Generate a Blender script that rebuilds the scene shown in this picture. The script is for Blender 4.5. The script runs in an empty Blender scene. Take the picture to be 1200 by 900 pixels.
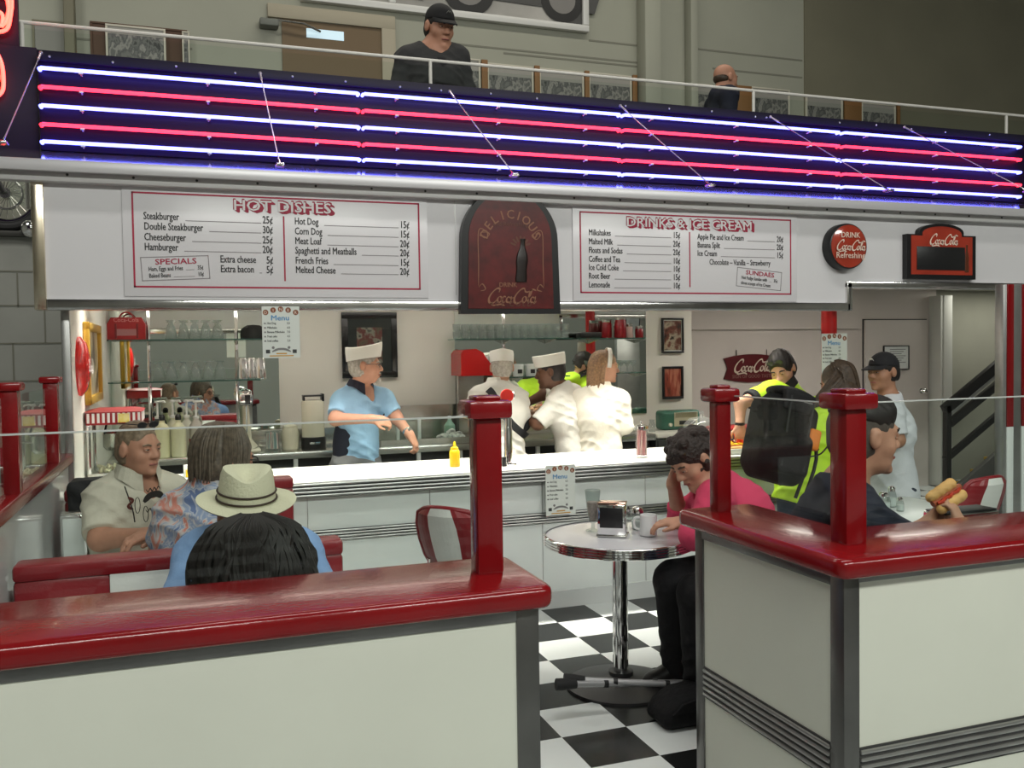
import bpy, bmesh, math, random
import numpy as np
from mathutils import Vector, Matrix

random.seed(7)
SC = bpy.context.scene
COL = SC.collection
PI = math.pi

# ---------------------------------------------------------------- camera
TILE = 0.305
F_PX = 1062.3
YAW, PITCH, ROLL = -0.3394, 0.0356, -0.0150
CAM = np.array([0.0, 0.0, 5.4123 * TILE])
GRID = (5.7559 * TILE, 17.5998 * TILE)          # where one corner of the floor tiling lies


def cam_axes():
    cy, sy = math.cos(YAW), math.sin(YAW)
    fwd = np.array([-sy, cy, 0.0]); right = np.array([cy, sy, 0.0]); up = np.array([0, 0, 1.0])
    cp, sp = math.cos(PITCH), math.sin(PITCH)
    f2 = cp * fwd - sp * up; u2 = cp * up + sp * fwd
    cr, sr = math.cos(ROLL), math.sin(ROLL)
    return cr * right + sr * u2, cr * u2 - sr * right, f2


AX_R, AX_U, AX_F = cam_axes()
cd = bpy.data.cameras.new('camera')
cam = bpy.data.objects.new('camera', cd); COL.objects.link(cam)
cd.sensor_fit = 'HORIZONTAL'; cd.sensor_width = 36.0; cd.lens = 36.0 * F_PX / 1200.0
cd.clip_start = 0.05; cd.clip_end = 100
mw = Matrix.Identity(4)
for i in range(3):
    mw[i][0] = AX_R[i]; mw[i][1] = AX_U[i]; mw[i][2] = -AX_F[i]; mw[i][3] = CAM[i]
cam.matrix_world = mw
SC.camera = cam

# ---------------------------------------------------------------- light
SC.view_settings.view_transform = 'Standard'
SC.view_settings.look = 'None'
SC.view_settings.gamma = 1.0
SC.view_settings.use_curve_mapping = False
SC.view_settings.exposure = 0.0
W = bpy.data.worlds.new('world'); SC.world = W; W.use_nodes = True
W.node_tree.nodes['Background'].inputs[0].default_value = (0.80, 0.84, 0.82, 1)
W.node_tree.nodes['Background'].inputs[1].default_value = 0.16


def area(name, loc, size, power, col=(1, 1, 1), rot=(0, 0, 0), spread=None):
    l = bpy.data.lights.new(name, 'AREA'); l.shape = 'RECTANGLE'; l.size, l.size_y = size
    l.energy = power; l.color = col
    if spread: l.spread = spread
    o = bpy.data.objects.new(name, l); COL.objects.link(o); o.location = loc; o.rotation_euler = rot
    return o


# hall ceiling lamps high above the visitors
area('hall_lamp', (-0.6, -3.2, 5.4), (3.0, 0.6), 172, (0.98, 1.0, 0.93), (0.75, 0, 0))
area('hall_lamp', (3.4, -3.2, 5.4), (3.0, 0.6), 172, (0.98, 1.0, 0.93), (0.75, 0, 0))
area('hall_lamp', (7.2, -3.0, 5.4), (3.0, 0.6), 118, (0.98, 1.0, 0.93), (0.75, 0, 0.15))
area('hall_lamp', (2.0, 2.2, 6.8), (5.0, 0.5), 130, (1, 0.98, 0.92))
area('gallery_lamp', (3.0, 7.3, 7.2), (7.0, 0.4), 95, (1, 0.95, 0.84))
area('side_fill', (-2.6, 6.6, 6.0), (1.0, 1.0), 90, (1, 0.97, 0.9))  # added fill light to brighten the block wall and motorcycle, not a hall fitting
area('stair_fill', (9.2, 8.0, 2.30), (1.6, 0.5), 13, (1, 0.98, 0.86))  # added fill light under the ceiling to lift the dark stairwell
# striplights behind the menu fascia over the serving counter, and the kitchen lights
area('counter_lamp', (1.65, 5.72, 2.3), (4.4, 0.12), 75, (1, 0.96, 0.86), spread=1.4)
area('kitchen_lamp', (1.6, 6.62, 2.3), (4.4, 0.25), 19, (1, 0.96, 0.86))
area('passage_lamp', (5.8, 6.7, 2.3), (1.8, 0.3), 32, (1, 0.92, 0.84))

# ---------------------------------------------------------------- pixels of the 1200x900 frame to points


def ray(px, py):
    return AX_R * ((px - 600.0) / F_PX) - AX_U * ((py - 450.0) / F_PX) + AX_F


def PY(px, py, y):
    d = ray(px, py); return CAM + d * (y / d[1])


def PZ(px, py, z):
    d = ray(px, py); return CAM + d * ((z - CAM[2]) / d[2])


def PX(px, py, x):
    d = ray(px, py); return CAM + d * (x / d[0])


# ---------------------------------------------------------------- materials
MATS = {}


def mat(name, col=(0.8, 0.8, 0.8), rough=0.5, metal=0.0, emit=None, es=0.0, trans=0.0, ior=1.45, alpha=1.0,
        coat=0.0, noise=None, bump=None, spec=0.5, sheen=0.0):
    """noise=(scale, amount) mottles the base colour; bump=(scale, strength)."""
    if name in MATS: return MATS[name]
    m = bpy.data.materials.new(name); m.use_nodes = True
    nt = m.node_tree; b = nt.nodes['Principled BSDF']
    b.inputs['Base Color'].default_value = (*col, 1); b.inputs['Roughness'].default_value = rough
    b.inputs['Metallic'].default_value = metal; b.inputs['IOR'].default_value = ior
    b.inputs['Specular IOR Level'].default_value = spec
    b.inputs['Transmission Weight'].default_value = trans; b.inputs['Alpha'].default_value = alpha
    b.inputs['Coat Weight'].default_value = coat; b.inputs['Coat Roughness'].default_value = 0.06
    b.inputs['Sheen Weight'].default_value = sheen
    if emit:
        b.inputs['Emission Color'].default_value = (*emit, 1); b.inputs['Emission Strength'].default_value = es
    if noise or bump:
        tc = nt.nodes.new('ShaderNodeTexCoord')
    if noise:
        n = nt.nodes.new('ShaderNodeTexNoise'); n.inputs['Scale'].default_value = noise[0]; n.inputs['Detail'].default_value = 4
        nt.links.new(tc.outputs['Object'], n.inputs['Vector'])
        r = nt.nodes.new('ShaderNodeValToRGB')
        a = noise[1]
        r.color_ramp.elements[0].position = 0.3; r.color_ramp.elements[1].position = 0.7
        r.color_ramp.elements[0].color = (*[max(0, c * (1 - a)) for c in col], 1)
        r.color_ramp.elements[1].color = (*[min(1, c * (1 + a)) for c in col], 1)
        nt.links.new(n.outputs['Fac'], r.inputs['Fac']); nt.links.new(r.outputs['Color'], b.inputs['Base Color'])
    if bump:
        n2 = nt.nodes.new('ShaderNodeTexNoise'); n2.inputs['Scale'].default_value = bump[0]; n2.inputs['Detail'].default_value = 5
        nt.links.new(tc.outputs['Object'], n2.inputs['Vector'])
        bp = nt.nodes.new('ShaderNodeBump'); bp.inputs['Strength'].default_value = bump[1]; bp.inputs['Distance'].default_value = 0.02
        nt.links.new(n2.outputs['Fac'], bp.inputs['Height']); nt.links.new(bp.outputs['Normal'], b.inputs['Normal'])
    MATS[name] = m
    return m


def nodes_of(m):
    return m.node_tree, m.node_tree.nodes['Principled BSDF']


def pattern_mat(name, cols, scale, rough=0.8, kind='voronoi', stretch=(1, 1, 1), distort=0.0):
    """blotchy print: colour ramp with constant steps over noise."""
    if name in MATS: return MATS[name]
    m = mat(name, cols[0], rough); nt, b = nodes_of(m)
    tc = nt.nodes.new('ShaderNodeTexCoord'); mp = nt.nodes.new('ShaderNodeMapping'); mp.inputs['Scale'].default_value = stretch
    nt.links.new(tc.outputs['Object'], mp.inputs['Vector'])
    n = nt.nodes.new('ShaderNodeTexNoise'); n.inputs['Scale'].default_value = scale; n.inputs['Detail'].default_value = 3
    n.inputs['Distortion'].default_value = distort
    nt.links.new(mp.outputs['Vector'], n.inputs['Vector'])
    r = nt.nodes.new('ShaderNodeValToRGB'); r.color_ramp.interpolation = 'EASE'
    els = r.color_ramp.elements
    k = len(cols)
    els[0].position = 0.34; els[0].color = (*cols[0], 1); els[1].position = 0.66; els[1].color = (*cols[-1], 1)
    for i in range(1, k - 1):
        e = els.new(0.34 + 0.32 * i / (k - 1)); e.color = (*cols[i], 1)
    nt.links.new(n.outputs['Fac'], r.inputs['Fac']); nt.links.new(r.outputs['Color'], b.inputs['Base Color'])
    return m


# ---------------------------------------------------------------- mesh building


class MB:
    def __init__(s):
        s.v = []; s.f = []; s.m = []

    def add(s, vs, fs, mi=0):
        o = len(s.v); s.v.extend([tuple(map(float, p)) for p in vs])
        for f in fs: s.f.append([i + o for i in f]); s.m.append(mi)
        return s

    def box(s, c, d, mi=0, bev=0.0, rz=0.0, R=None, seg=2):
        """c centre, d full sizes"""
        bm = bmesh.new(); bmesh.ops.create_cube(bm, size=1.0)
        for v in bm.verts: v.co = Vector((v.co.x * d[0], v.co.y * d[1], v.co.z * d[2]))
        if bev: bmesh.ops.bevel(bm, geom=list(bm.edges), offset=min(bev, min(d) * 0.49), segments=seg, profile=0.5, affect='EDGES')
        M = R if R is not None else Matrix.Rotation(rz, 3, 'Z')
        c = Vector([float(x) for x in c])
        bm.verts.index_update()
        s.add([M @ v.co + c for v in bm.verts], [[v.index for v in f.verts] for f in bm.faces], mi)
        bm.free(); return s

    def span(s, a, b, mi=0, bev=0.0):
        a = np.array(a, float); b = np.array(b, float)
        return s.box((a + b) / 2, np.abs(b - a), mi, bev)

    def cyl(s, a, b, r, r2=None, n=16, mi=0, caps=True):
        a = Vector([float(x) for x in a]); b = Vector([float(x) for x in b]); r2 = r if r2 is None else r2
        d = (b - a).normalized(); u = d.orthogonal().normalized(); w = d.cross(u)
        vs = []
        for p, q in ((a, r), (b, r2)):
            for i in range(n):
                t = 2 * PI * i / n; vs.append(p + u * (math.cos(t) * q) + w * (math.sin(t) * q))
        fs = [[i, (i + 1) % n, n + (i + 1) % n, n + i] for i in range(n)]
        if caps: fs += [list(range(n))[::-1], list(range(n, 2 * n))]
        return s.add(vs, fs, mi)

    def tube(s, pts, r, n=8, mi=0, rs=None):
        pts = [Vector([float(x) for x in p]) for p in pts]
        vs = []; u = None
        for i, p in enumerate(pts):
            d = (pts[min(i + 1, len(pts) - 1)] - pts[max(i - 1, 0)]).normalized()
            u = d.orthogonal().normalized() if u is None else (u - d * u.dot(d)).normalized()
            w = d.cross(u); q = rs[i] if rs else r
            for k in range(n):
                t = 2 * PI * k / n; vs.append(p + u * (math.cos(t) * q) + w * (math.sin(t) * q))
        fs = []
        for i in range(len(pts) - 1):
            for k in range(n):
                fs.append([i * n + k, i * n + (k + 1) % n, (i + 1) * n + (k + 1) % n, (i + 1) * n + k])
        fs += [list(range(n))[::-1], [(len(pts) - 1) * n + k for k in range(n)]]
        return s.add(vs, fs, mi)

    def lathe(s, c, prof, n=24, mi=0, axis=(0, 0, 1), squash=1.0, caps=True):
        ax = Vector(axis).normalized(); u = ax.orthogonal().normalized()
        if abs(ax.z) > 0.9: u = Vector((1, 0, 0))
        w = ax.cross(u); c = Vector([float(x) for x in c])
        vs = []
        for r, z in prof:
            for k in range(n):
                t = 2 * PI * k / n
                vs.append(c + ax * z + u * (math.cos(t) * r) + w * (math.sin(t) * r * squash))
        fs = []
        for i in range(len(prof) - 1):
            for k in range(n):
                fs.append([i * n + k, i * n + (k + 1) % n, (i + 1) * n + (k + 1) % n, (i + 1) * n + k])
        if caps and prof[0][0] > 1e-6: fs.append(list(range(n))[::-1])
        if caps and prof[-1][0] > 1e-6: fs.append([(len(prof) - 1) * n + k for k in range(n)])
        return s.add(vs, fs, mi)

    def prism(s, pts, o, ux, uy, dv, mi=0, mi_side=None):
        o = np.array(o, float); ux = np.array(ux, float); uy = np.array(uy, float); dv = np.array(dv, float)
        n = len(pts)
        a = [o + ux * p[0] + uy * p[1] for p in pts]; b = [p + dv for p in a]
        s.add(a + b, [list(range(n)), list(range(n, 2 * n))[::-1]], mi)
        s.add(a + b, [[(i + 1) % n, i, n + i, n + (i + 1) % n] for i in range(n)], mi if mi_side is None else mi_side)
        return s

    def sph(s, c, r, n=16, mi=0, R=None):
        rr = (r, r, r) if np.isscalar(r) else r
        h = max(4, n // 2); vs = []; fs = []
        M = R if R is not None else Matrix.Identity(3)
        c = Vector([float(x) for x in c])
        for i in range(h + 1):
            a = PI * i / h
            for k in range(n):
                t = 2 * PI * k / n
                vs.append(c + M @ Vector((rr[0] * math.sin(a) * math.cos(t), rr[1] * math.sin(a) * math.sin(t), -rr[2] * math.cos(a))))
        for i in range(h):
            for k in range(n):
                fs.append([i * n + k, i * n + (k + 1) % n, (i + 1) * n + (k + 1) % n, (i + 1) * n + k])
        return s.add(vs, fs, mi)

    def ribbon(s, pts, w, o, ux, uy, mi=0, pen=0.7, thin=0.4):
        """flat calligraphic stroke through the 2-D points (Catmull-Rom)"""
        P = catmull(pts, 6); o = np.array(o, float); ux = np.array(ux, float); uy = np.array(uy, float)
        vs = []
        for i, p in enumerate(P):
            d = np.array(P[min(i + 1, len(P) - 1)]) - np.array(P[max(i - 1, 0)])
            L = math.hypot(*d) or 1; d = d / L; th = math.atan2(d[1], d[0])
            q = w * (thin + (1 - thin) * abs(math.sin(th - pen + PI / 2 - PI / 2))) / 2
            e = min(1.0, 0.45 + 3.0 * min(i, len(P) - 1 - i) / len(P)); q *= e
            nx, ny = -d[1] * q, d[0] * q
            for sg in (1, -1):
                vs.append(o + ux * (p[0] + sg * nx) + uy * (p[1] + sg * ny))
        s.add(vs, [[2 * i, 2 * i + 1, 2 * i + 3, 2 * i + 2] for i in range(len(P) - 1)], mi)
        return s

    def text(s, body, o, ux, uy, size, mi=0, xs=1.0, bold=0.0, align='LEFT', width=None):
        vs, fs = glyphs(body, 0.0)
        if not len(vs): return s
        n = len(vs); base = vs; bf = fs; dep = np.zeros(n)
        if bold > 0:                          # heavier strokes: more strikes beside the first, each a hair further forward
            st = [(1, 0), (-1, 0), (0, .6), (0, -.6)] if bold > 0.012 else [(0.6, 0)]
            for k_, (a, b) in enumerate(st):
                vs = np.concatenate([vs, base + np.array([a * bold * 0.75 / xs, b * bold * 0.75, 0])]); fs = fs + [[i + n * (k_ + 1) for i in f] for f in bf]
                dep = np.concatenate([dep, np.full(n, 0.00012 * (k_ + 1))])
        x = vs[:, 0] * size * xs; y = vs[:, 1] * size
        if width: x = x * (width / (x.max() - x.min()))
        if align == 'CENTER': x = x - (x.max() + x.min()) / 2
        elif align == 'RIGHT': x = x - x.max()
        o = np.array(o, float); ux = np.array(ux, float); uy = np.array(uy, float)
        nn = np.cross(ux, uy)
        s.add(o + x[:, None] * ux + y[:, None] * uy + dep[:, None] * nn, fs, mi)
        return s

    def build(s, name, mats, parent=None, label=None, cat=None, group=None, kind=None, smooth=35, off=None):
        me = bpy.data.meshes.new(name)
        vs = np.array(s.v)
        o = bpy.data.objects.new(name, me)
        if parent is not None:
            r = parent
            while r.parent: r = r.parent
            if r.type == 'EMPTY' or tuple(r.location) != (0, 0, 0):
                vs = vs - np.array(r.location)
            o.parent = parent
        elif off is not None:
            vs = vs - np.array(off); o.location = off
        me.from_pydata([tuple(p) for p in vs], [], s.f)
        for m_ in (mats if isinstance(mats, (list, tuple)) else [mats]): me.materials.append(m_)
        me.polygons.foreach_set('material_index', s.m)
        me.update()
        if smooth:
            me.polygons.foreach_set('use_smooth', [True] * len(me.polygons))
            me.set_sharp_from_angle(angle=math.radians(smooth))
        COL.objects.link(o)
        tag(o, label, cat, group, kind)
        return o


def tag(o, label=None, cat=None, group=None, kind=None):
    if label: o['label'] = label
    if cat: o['category'] = cat
    if group: o['group'] = group
    if kind: o['kind'] = kind
    return o


def thing(name, label, cat, loc, group=None):
    o = bpy.data.objects.new(name, None); COL.objects.link(o)
    o.empty_display_size = 0.1; o.location = [float(x) for x in loc]
    return tag(o, label, cat, group)


def copy_tree(o, parent=None):
    c = o.copy(); COL.objects.link(c); c.parent = parent
    for ch in o.children: copy_tree(ch, c)
    return c


def catmull(pts, k=6):
    P = [np.array(p, float) for p in pts]; out = []
    for i in range(len(P) - 1):
        a = P[max(i - 1, 0)]; b = P[i]; c = P[i + 1]; d = P[min(i + 2, len(P) - 1)]
        for j in range(k):
            t = j / k
            out.append(0.5 * (2 * b + (c - a) * t + (2 * a - 5 * b + 4 * c - d) * t * t + (3 * b - a - 3 * c + d) * t ** 3))
    out.append(P[-1])
    return [tuple(p) for p in out]


GLY = {}


def glyphs(body, bold):
    key = (body, bold)
    if key not in GLY:
        cu = bpy.data.curves.new('t', 'FONT'); cu.body = body; cu.size = 1.0; cu.resolution_u = 2; cu.offset = bold
        ob = bpy.data.objects.new('t', cu); COL.objects.link(ob)
        dg = bpy.context.evaluated_depsgraph_get()
        me = bpy.data.meshes.new_from_object(ob.evaluated_get(dg))
        vs = np.array([v.co[:] for v in me.vertices]).reshape(-1, 3); fs = [list(p.vertices) for p in me.polygons]
        bpy.data.objects.remove(ob); bpy.data.curves.remove(cu); bpy.data.meshes.remove(me)
        GLY[key] = (vs, fs)
    return GLY[key]


def ell_pts(cx, cy, rx, ry, a0, a1, n=9, tilt=0.0):
    out = []
    for i in range(n):
        a = math.radians(a0 + (a1 - a0) * i / (n - 1))
        out.append((cx + rx * math.cos(a) + tilt * ry * math.sin(a), cy + ry * math.sin(a)))
    return out


def script_logo(mb, o, ux, uy, width, mi=0, weight=0.30):
    """the flowing two-word cola script, about 9.4 units wide and 3 high, centred on o"""
    S = width / 9.4
    sh = lambda P: [((x + 0.22 * y - 4.75) * S, (y - 1.2) * S) for x, y in P]
    st = []
    C = [(1.95, 2.0), (2.0, 2.5), (1.7, 2.72), (1.2, 2.5), (0.6, 1.8), (0.3, 1.0), (0.45, 0.3), (0.95, 0.05), (1.5, 0.3), (1.8, 0.7)]
    st.append((C, 1.15)); st.append(([(0.7, 0.1), (1.3, -0.3), (2.0, -0.2), (2.8, -0.1), (3.5, -0.38)], 0.9))
    st.append((ell_pts(2.3, 0.75, 0.36, 0.52, 100, 460, 12), 1.0))
    st.append((ell_pts(3.15, 0.75, 0.38, 0.52, 50, 315, 9), 1.0))
    st.append((ell_pts(3.93, 0.72, 0.33, 0.46, 40, 400, 13), 1.0)); st.append(([(4.42, 1.32), (4.36, 0.8), (4.33, 0.35), (4.46, 0.12), (4.72, 0.4)], 1.25))
    st.append(([(4.62, 1.0), (4.95, 1.08)], 0.8))
    C2 = [(x + 4.75, y) for x, y in C]
    st.append((C2[1:], 1.15)); st.append(([(6.75, 2.5), (6.9, 2.15), (7.4, 2.1), (8.2, 2.55), (8.9, 2.35)], 0.9))
    st.append((ell_pts(6.95, 0.75, 0.36, 0.52, 100, 460, 12), 1.0))
    st.append(([(7.45, 0.5), (7.95, 1.5), (8.05, 2.35), (7.85, 2.4), (7.7, 1.5), (7.72, 0.4), (7.9, 0.18), (8.1, 0.45)], 0.9))
    st.append((ell_pts(8.5, 0.72, 0.33, 0.46, 40, 400, 13), 1.0)); st.append(([(8.99, 1.32), (8.93, 0.8), (8.90, 0.35), (9.03, 0.12), (9.35, 0.5)], 1.25))
    for p, k in st: mb.ribbon(sh(p), weight * S * k * 1.25, o, ux, uy, mi)
    return mb


XV = np.array([1.0, 0, 0]); YV = np.array([0, 1.0, 0]); ZV = np.array([0, 0, 1.0])
# ---------------------------------------------------------------- shared materials
M_WHITE = mat('white_laminate', (0.68, 0.72, 0.70), 0.35, noise=(3, 0.03))
M_PANEL = mat('cream_panel', (0.67, 0.69, 0.605), 0.42, noise=(2.5, 0.03))
M_ALU = mat('brushed_aluminium', (0.42, 0.42, 0.41), 0.32, 0.9, noise=(6, 0.12))
M_ALUD = mat('dark_aluminium', (0.17, 0.17, 0.165), 0.3, 0.85, noise=(5, 0.15))
M_RIBD = mat('groove_shadow_gap', (0.05, 0.05, 0.05), 0.5, 0.3)
M_RED = mat('red_gloss_paint', (0.20, 0.005, 0.007), 0.17, coat=0.15, spec=0.4, noise=(5, 0.12), bump=(60, 0.05))
M_REDM = mat('red_paint', (0.27, 0.010, 0.013), 0.35)
M_REDV = mat('red_vinyl', (0.23, 0.012, 0.018), 0.34, bump=(90, 0.06))
M_WHTV = mat('white_vinyl', (0.76, 0.77, 0.74), 0.4, bump=(90, 0.05))
M_CHROME = mat('chrome', (0.80, 0.80, 0.80), 0.06, 1.0)
M_STEEL = mat('stainless_steel', (0.58, 0.58, 0.55), 0.26, 1.0, noise=(7, 0.1))
M_BLACK = mat('black_plastic', (0.012, 0.012, 0.013), 0.35)
M_BLACKR = mat('black_rubber', (0.016, 0.016, 0.017), 0.7)
M_DARK = mat('dark_interior', (0.02, 0.02, 0.02), 0.6)
M_GLASS = None


def thin_glass(name, tint=(1, 1, 1), refl=0.09, tr=0.97):
    """clear sheet glass: see-through with a mirror-like sheen that grows at a grazing angle"""
    m = bpy.data.materials.new(name); m.use_nodes = True; nt = m.node_tree
    nt.nodes.clear()
    out = nt.nodes.new('ShaderNodeOutputMaterial'); mix = nt.nodes.new('ShaderNodeMixShader')
    t = nt.nodes.new('ShaderNodeBsdfTransparent'); t.inputs[0].default_value = (*[c * tr for c in tint], 1)
    g = nt.nodes.new('ShaderNodeBsdfGlossy'); g.inputs['Roughness'].default_value = 0.01; g.inputs[0].default_value = (0.9, 0.9, 0.9, 1)
    fr = nt.nodes.new('ShaderNodeFresnel'); fr.inputs[0].default_value = 1.33
    ge = nt.nodes.new('ShaderNodeNewGeometry'); ml = nt.nodes.new('ShaderNodeMath'); ml.operation = 'MULTIPLY_ADD'
    nt.links.new(ge.outputs['Backfacing'], ml.inputs[0]); ml.inputs[1].default_value = -1.0; ml.inputs[2].default_value = 1.0
    m2 = nt.nodes.new('ShaderNodeMath'); m2.operation = 'MULTIPLY'
    nt.links.new(fr.outputs[0], m2.inputs[0]); nt.links.new(ml.outputs[0], m2.inputs[1])
    nt.links.new(m2.outputs[0], mix.inputs[0]); nt.links.new(t.outputs[0], mix.inputs[1]); nt.links.new(g.outputs[0], mix.inputs[2])
    nt.links.new(mix.outputs[0], out.inputs[0])
    return m


M_GLASS = thin_glass('clear_glass', (0.97, 1, 0.985))
M_EDGE = mat('glass_edge', (0.5, 0.53, 0.51), 0.3)
M_TUMBLER = thin_glass('thin_drinking_glass', (0.9, 0.94, 0.93), tr=0.9)
nt = M_TUMBLER.node_tree; mx = [n for n in nt.nodes if n.type == 'MIX_SHADER'][0]
df = nt.nodes.new('ShaderNodeBsdfTranslucent'); df.inputs[0].default_value = (0.8, 0.82, 0.8, 1); d2_ = nt.nodes.new('ShaderNodeBsdfDiffuse'); d2_.inputs[0].default_value = (0.8, 0.82, 0.8, 1)
ad = nt.nodes.new('ShaderNodeMixShader'); nt.links.new(df.outputs[0], ad.inputs[1]); nt.links.new(d2_.outputs[0], ad.inputs[2])
m3 = nt.nodes.new('ShaderNodeMixShader'); m3.inputs[0].default_value = 0.22
nt.links.new(mx.outputs[0], m3.inputs[1]); nt.links.new(ad.outputs[0], m3.inputs[2]); nt.links.new(m3.outputs[0], [n for n in nt.nodes if n.type == 'OUTPUT_MATERIAL'][0].inputs[0])
M_CLEARG = M_TUMBLER.copy(); M_CLEARG.name = 'clear_jar_glass'
[n for n in M_CLEARG.node_tree.nodes if n.type == 'MIX_SHADER' and not n.inputs[0].is_linked and abs(n.inputs[0].default_value - 0.22) < 0.01][0].inputs[0].default_value = 0.07
M_MIRROR = mat('mirror', (0.72, 0.78, 0.73), 0.015, 1.0)
M_WALL = mat('kitchen_wall_paint', (0.69, 0.67, 0.61), 0.6, noise=(2, 0.03))
M_PINKW = mat('passage_wall_paint', (0.60, 0.55, 0.51), 0.6, noise=(2, 0.04))

# ---------------------------------------------------------------- the setting
fm = mat('checker_floor', (1, 1, 1), 0.22, spec=0.4)
nt, b = nodes_of(fm)
tc = nt.nodes.new('ShaderNodeTexCoord'); mp = nt.nodes.new('ShaderNodeMapping'); ck = nt.nodes.new('ShaderNodeTexChecker')
mp.inputs['Scale'].default_value = (1 / TILE, 1 / TILE, 0)
mp.inputs['Location'].default_value = (-GRID[0] / TILE, -GRID[1] / TILE, 0.5)
ck.inputs['Scale'].default_value = 1.0
ck.inputs['Color1'].default_value = (0.72, 0.76, 0.75, 1); ck.inputs['Color2'].default_value = (0.012, 0.013, 0.013, 1)
nt.links.new(tc.outputs['Object'], mp.inputs['Vector']); nt.links.new(mp.outputs['Vector'], ck.inputs['Vector'])
nt.links.new(ck.outputs['Color'], b.inputs['Base Color'])
MB().span((-7, -4, -0.05), (13, 10.2, 0)).build('floor', fm, kind='structure')

LWX, ZC = -0.585, 2.35           # inner face of the kitchen's left wall, kitchen ceiling
YB = 7.55                       # kitchen back wall
XR = 4.48                       # where the back wall steps back into the passage
YP = 8.45                       # passage wall
MB().span((LWX - 0.03, YB, 0), (XR, YB + 0.12, ZC)).build('wall_back', M_WALL, kind='structure')
MB().span((XR - 0.12, YB + 0.12, 0), (XR, YP, ZC)).build('wall_return', M_WALL, kind='structure')
lw = MB().span((LWX - 0.03, 5.14, 0), (LWX, YB, ZC)).build('wall_left', M_WALL, kind='structure')
MB().span((LWX - 0.035, 5.10, 0), (LWX + 0.006, 5.14, ZC), bev=0.005).build('trim_1', M_ALU, kind='structure')
# passage wall, with its plain flush door and the door's frame
MB().span((XR - 0.12, YP, 0), (PY(1097, 400, YP)[0], YP + 0.12, ZC)).build('wall_passage', M_PINKW, kind='structure')
a = PY(840, 383, YP); MB().span((XR, YP - 0.06, a[2] - 0.03), (PY(1003, 383, YP)[0], YP, ZC)).build('trim_2', M_PINKW, kind='structure')
dl = PY(1015, 375, YP - 0.05); dr = PY(1088, 375, YP - 0.05)
d1 = MB().span((dl[0], YP - 0.04, 0), (dr[0], YP, dl[2])).build('door_1', mat('flush_door_paint', (0.58, 0.54, 0.50), 0.5), kind='structure')
MB().span((dl[0] - 0.012, YP - 0.012, 0), (dr[0] + 0.012, YP - 0.001, dl[2] + 0.012)).build('door_gap', M_DARK, d1)
k = PY(1080, 458, YP - 0.05)
MB().lathe((k[0], YP - 0.04, k[2]), [(0.03, 0), (0.03, 0.008), (0.012, 0.01), (0.012, 0.04), (0.03, 0.05), (0.034, 0.065), (0.02, 0.082), (0, 0.084)], 16, axis=(0, -1, 0)).build('door_knob', M_CHROME, d1)
j = PY(1096, 400, YP - 0.1); j2 = PY(1110, 400, YP - 0.1)
MB().span((j[0], YP - 0.18, 0), (j[0] + 0.03, YP + 0.12, ZC - 0.12), bev=0.006).span((j[0] + 0.05, YP - 0.18, 0), (j2[0], YP + 0.12, ZC - 0.12), bev=0.006).span((j[0] + 0.02, YP - 0.14, 0), (j[0] + 0.06, YP + 0.1, ZC - 0.12)).build('trim_3', mat('pale_grey_paint', (0.55, 0.56, 0.52), 0.4), kind='structure')
MB().span((LWX, 5.10, ZC), (9.4, YP + 0.12, ZC + 0.08)).build('ceiling', mat('ceiling_paint', (0.66, 0.64, 0.6), 0.7), kind='structure')
# stairwell wall beyond the passage
M_STAIRW = mat('stairwell_concrete', (0.30, 0.30, 0.25), 0.8, noise=(1.5, 0.08))
MB().span((j2[0] - 0.08, 8.62, 0), (12.5, 8.75, ZC + 0.07)).build('wall_stairwell', M_STAIRW, kind='structure')

# gallery behind the sign: floor, pale panelled wall with grooves, pilaster, darker end wall
M_GAL = mat('gallery_wall_paint', (0.37, 0.375, 0.31), 0.7, noise=(1.2, 0.05))
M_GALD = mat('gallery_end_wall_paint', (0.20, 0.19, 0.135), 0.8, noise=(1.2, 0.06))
M_GROOVE = mat('panel_groove', (0.22, 0.22, 0.18), 0.8)
YG = 9.6
MB().span((LWX - 0.04, 6.05, ZC + 0.08), (9.5, YG, ZC + 0.2)).build('floor_gallery', mat('gallery_carpet', (0.08, 0.08, 0.08), 0.9), kind='structure')
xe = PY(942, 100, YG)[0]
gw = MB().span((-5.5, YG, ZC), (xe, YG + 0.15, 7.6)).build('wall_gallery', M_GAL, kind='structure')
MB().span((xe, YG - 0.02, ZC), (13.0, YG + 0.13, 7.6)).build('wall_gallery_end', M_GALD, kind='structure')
g = MB()
for (x0, y0, x1) in ((690, 47, 752), (530, 51, 752), (590, 62, 752), (815, 57, 940), (835, 80, 940), (0, 60, 80), (90, 45, 225)):
    p = PY(x0, y0, YG); q = PY(x1, y0, YG)
    g.span((p[0], YG - 0.004, p[2] - 0.012), (q[0], YG + 0.01, p[2] + 0.008))
g.build('groove', M_GROOVE, gw)
p0, p1 = PY(753, 60, YG - 0.15), PY(772, 60, YG - 0.15); p2 = PY(770, 60, YG - 0.05); p3 = PY(813, 60, YG - 0.05)
MB().span((p0[0], YG - 0.22, ZC), (p1[0], YG, 7.6), bev=0.02).build('trim_4', M_GAL, kind='structure')
MB().span((p3[0] - 0.1, YG - 0.16, ZC), (p3[0], YG, 7.6), bev=0.02).build('trim_5', M_GAL, kind='structure')
q0, q1 = PY(75, 30, YG - 0.1), PY(88, 30, YG - 0.1)
MB().span((q0[0], YG - 0.15, ZC), (q1[0], YG, 7.6), bev=0.02).build('trim_6', M_GALD, kind='structure')
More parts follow.
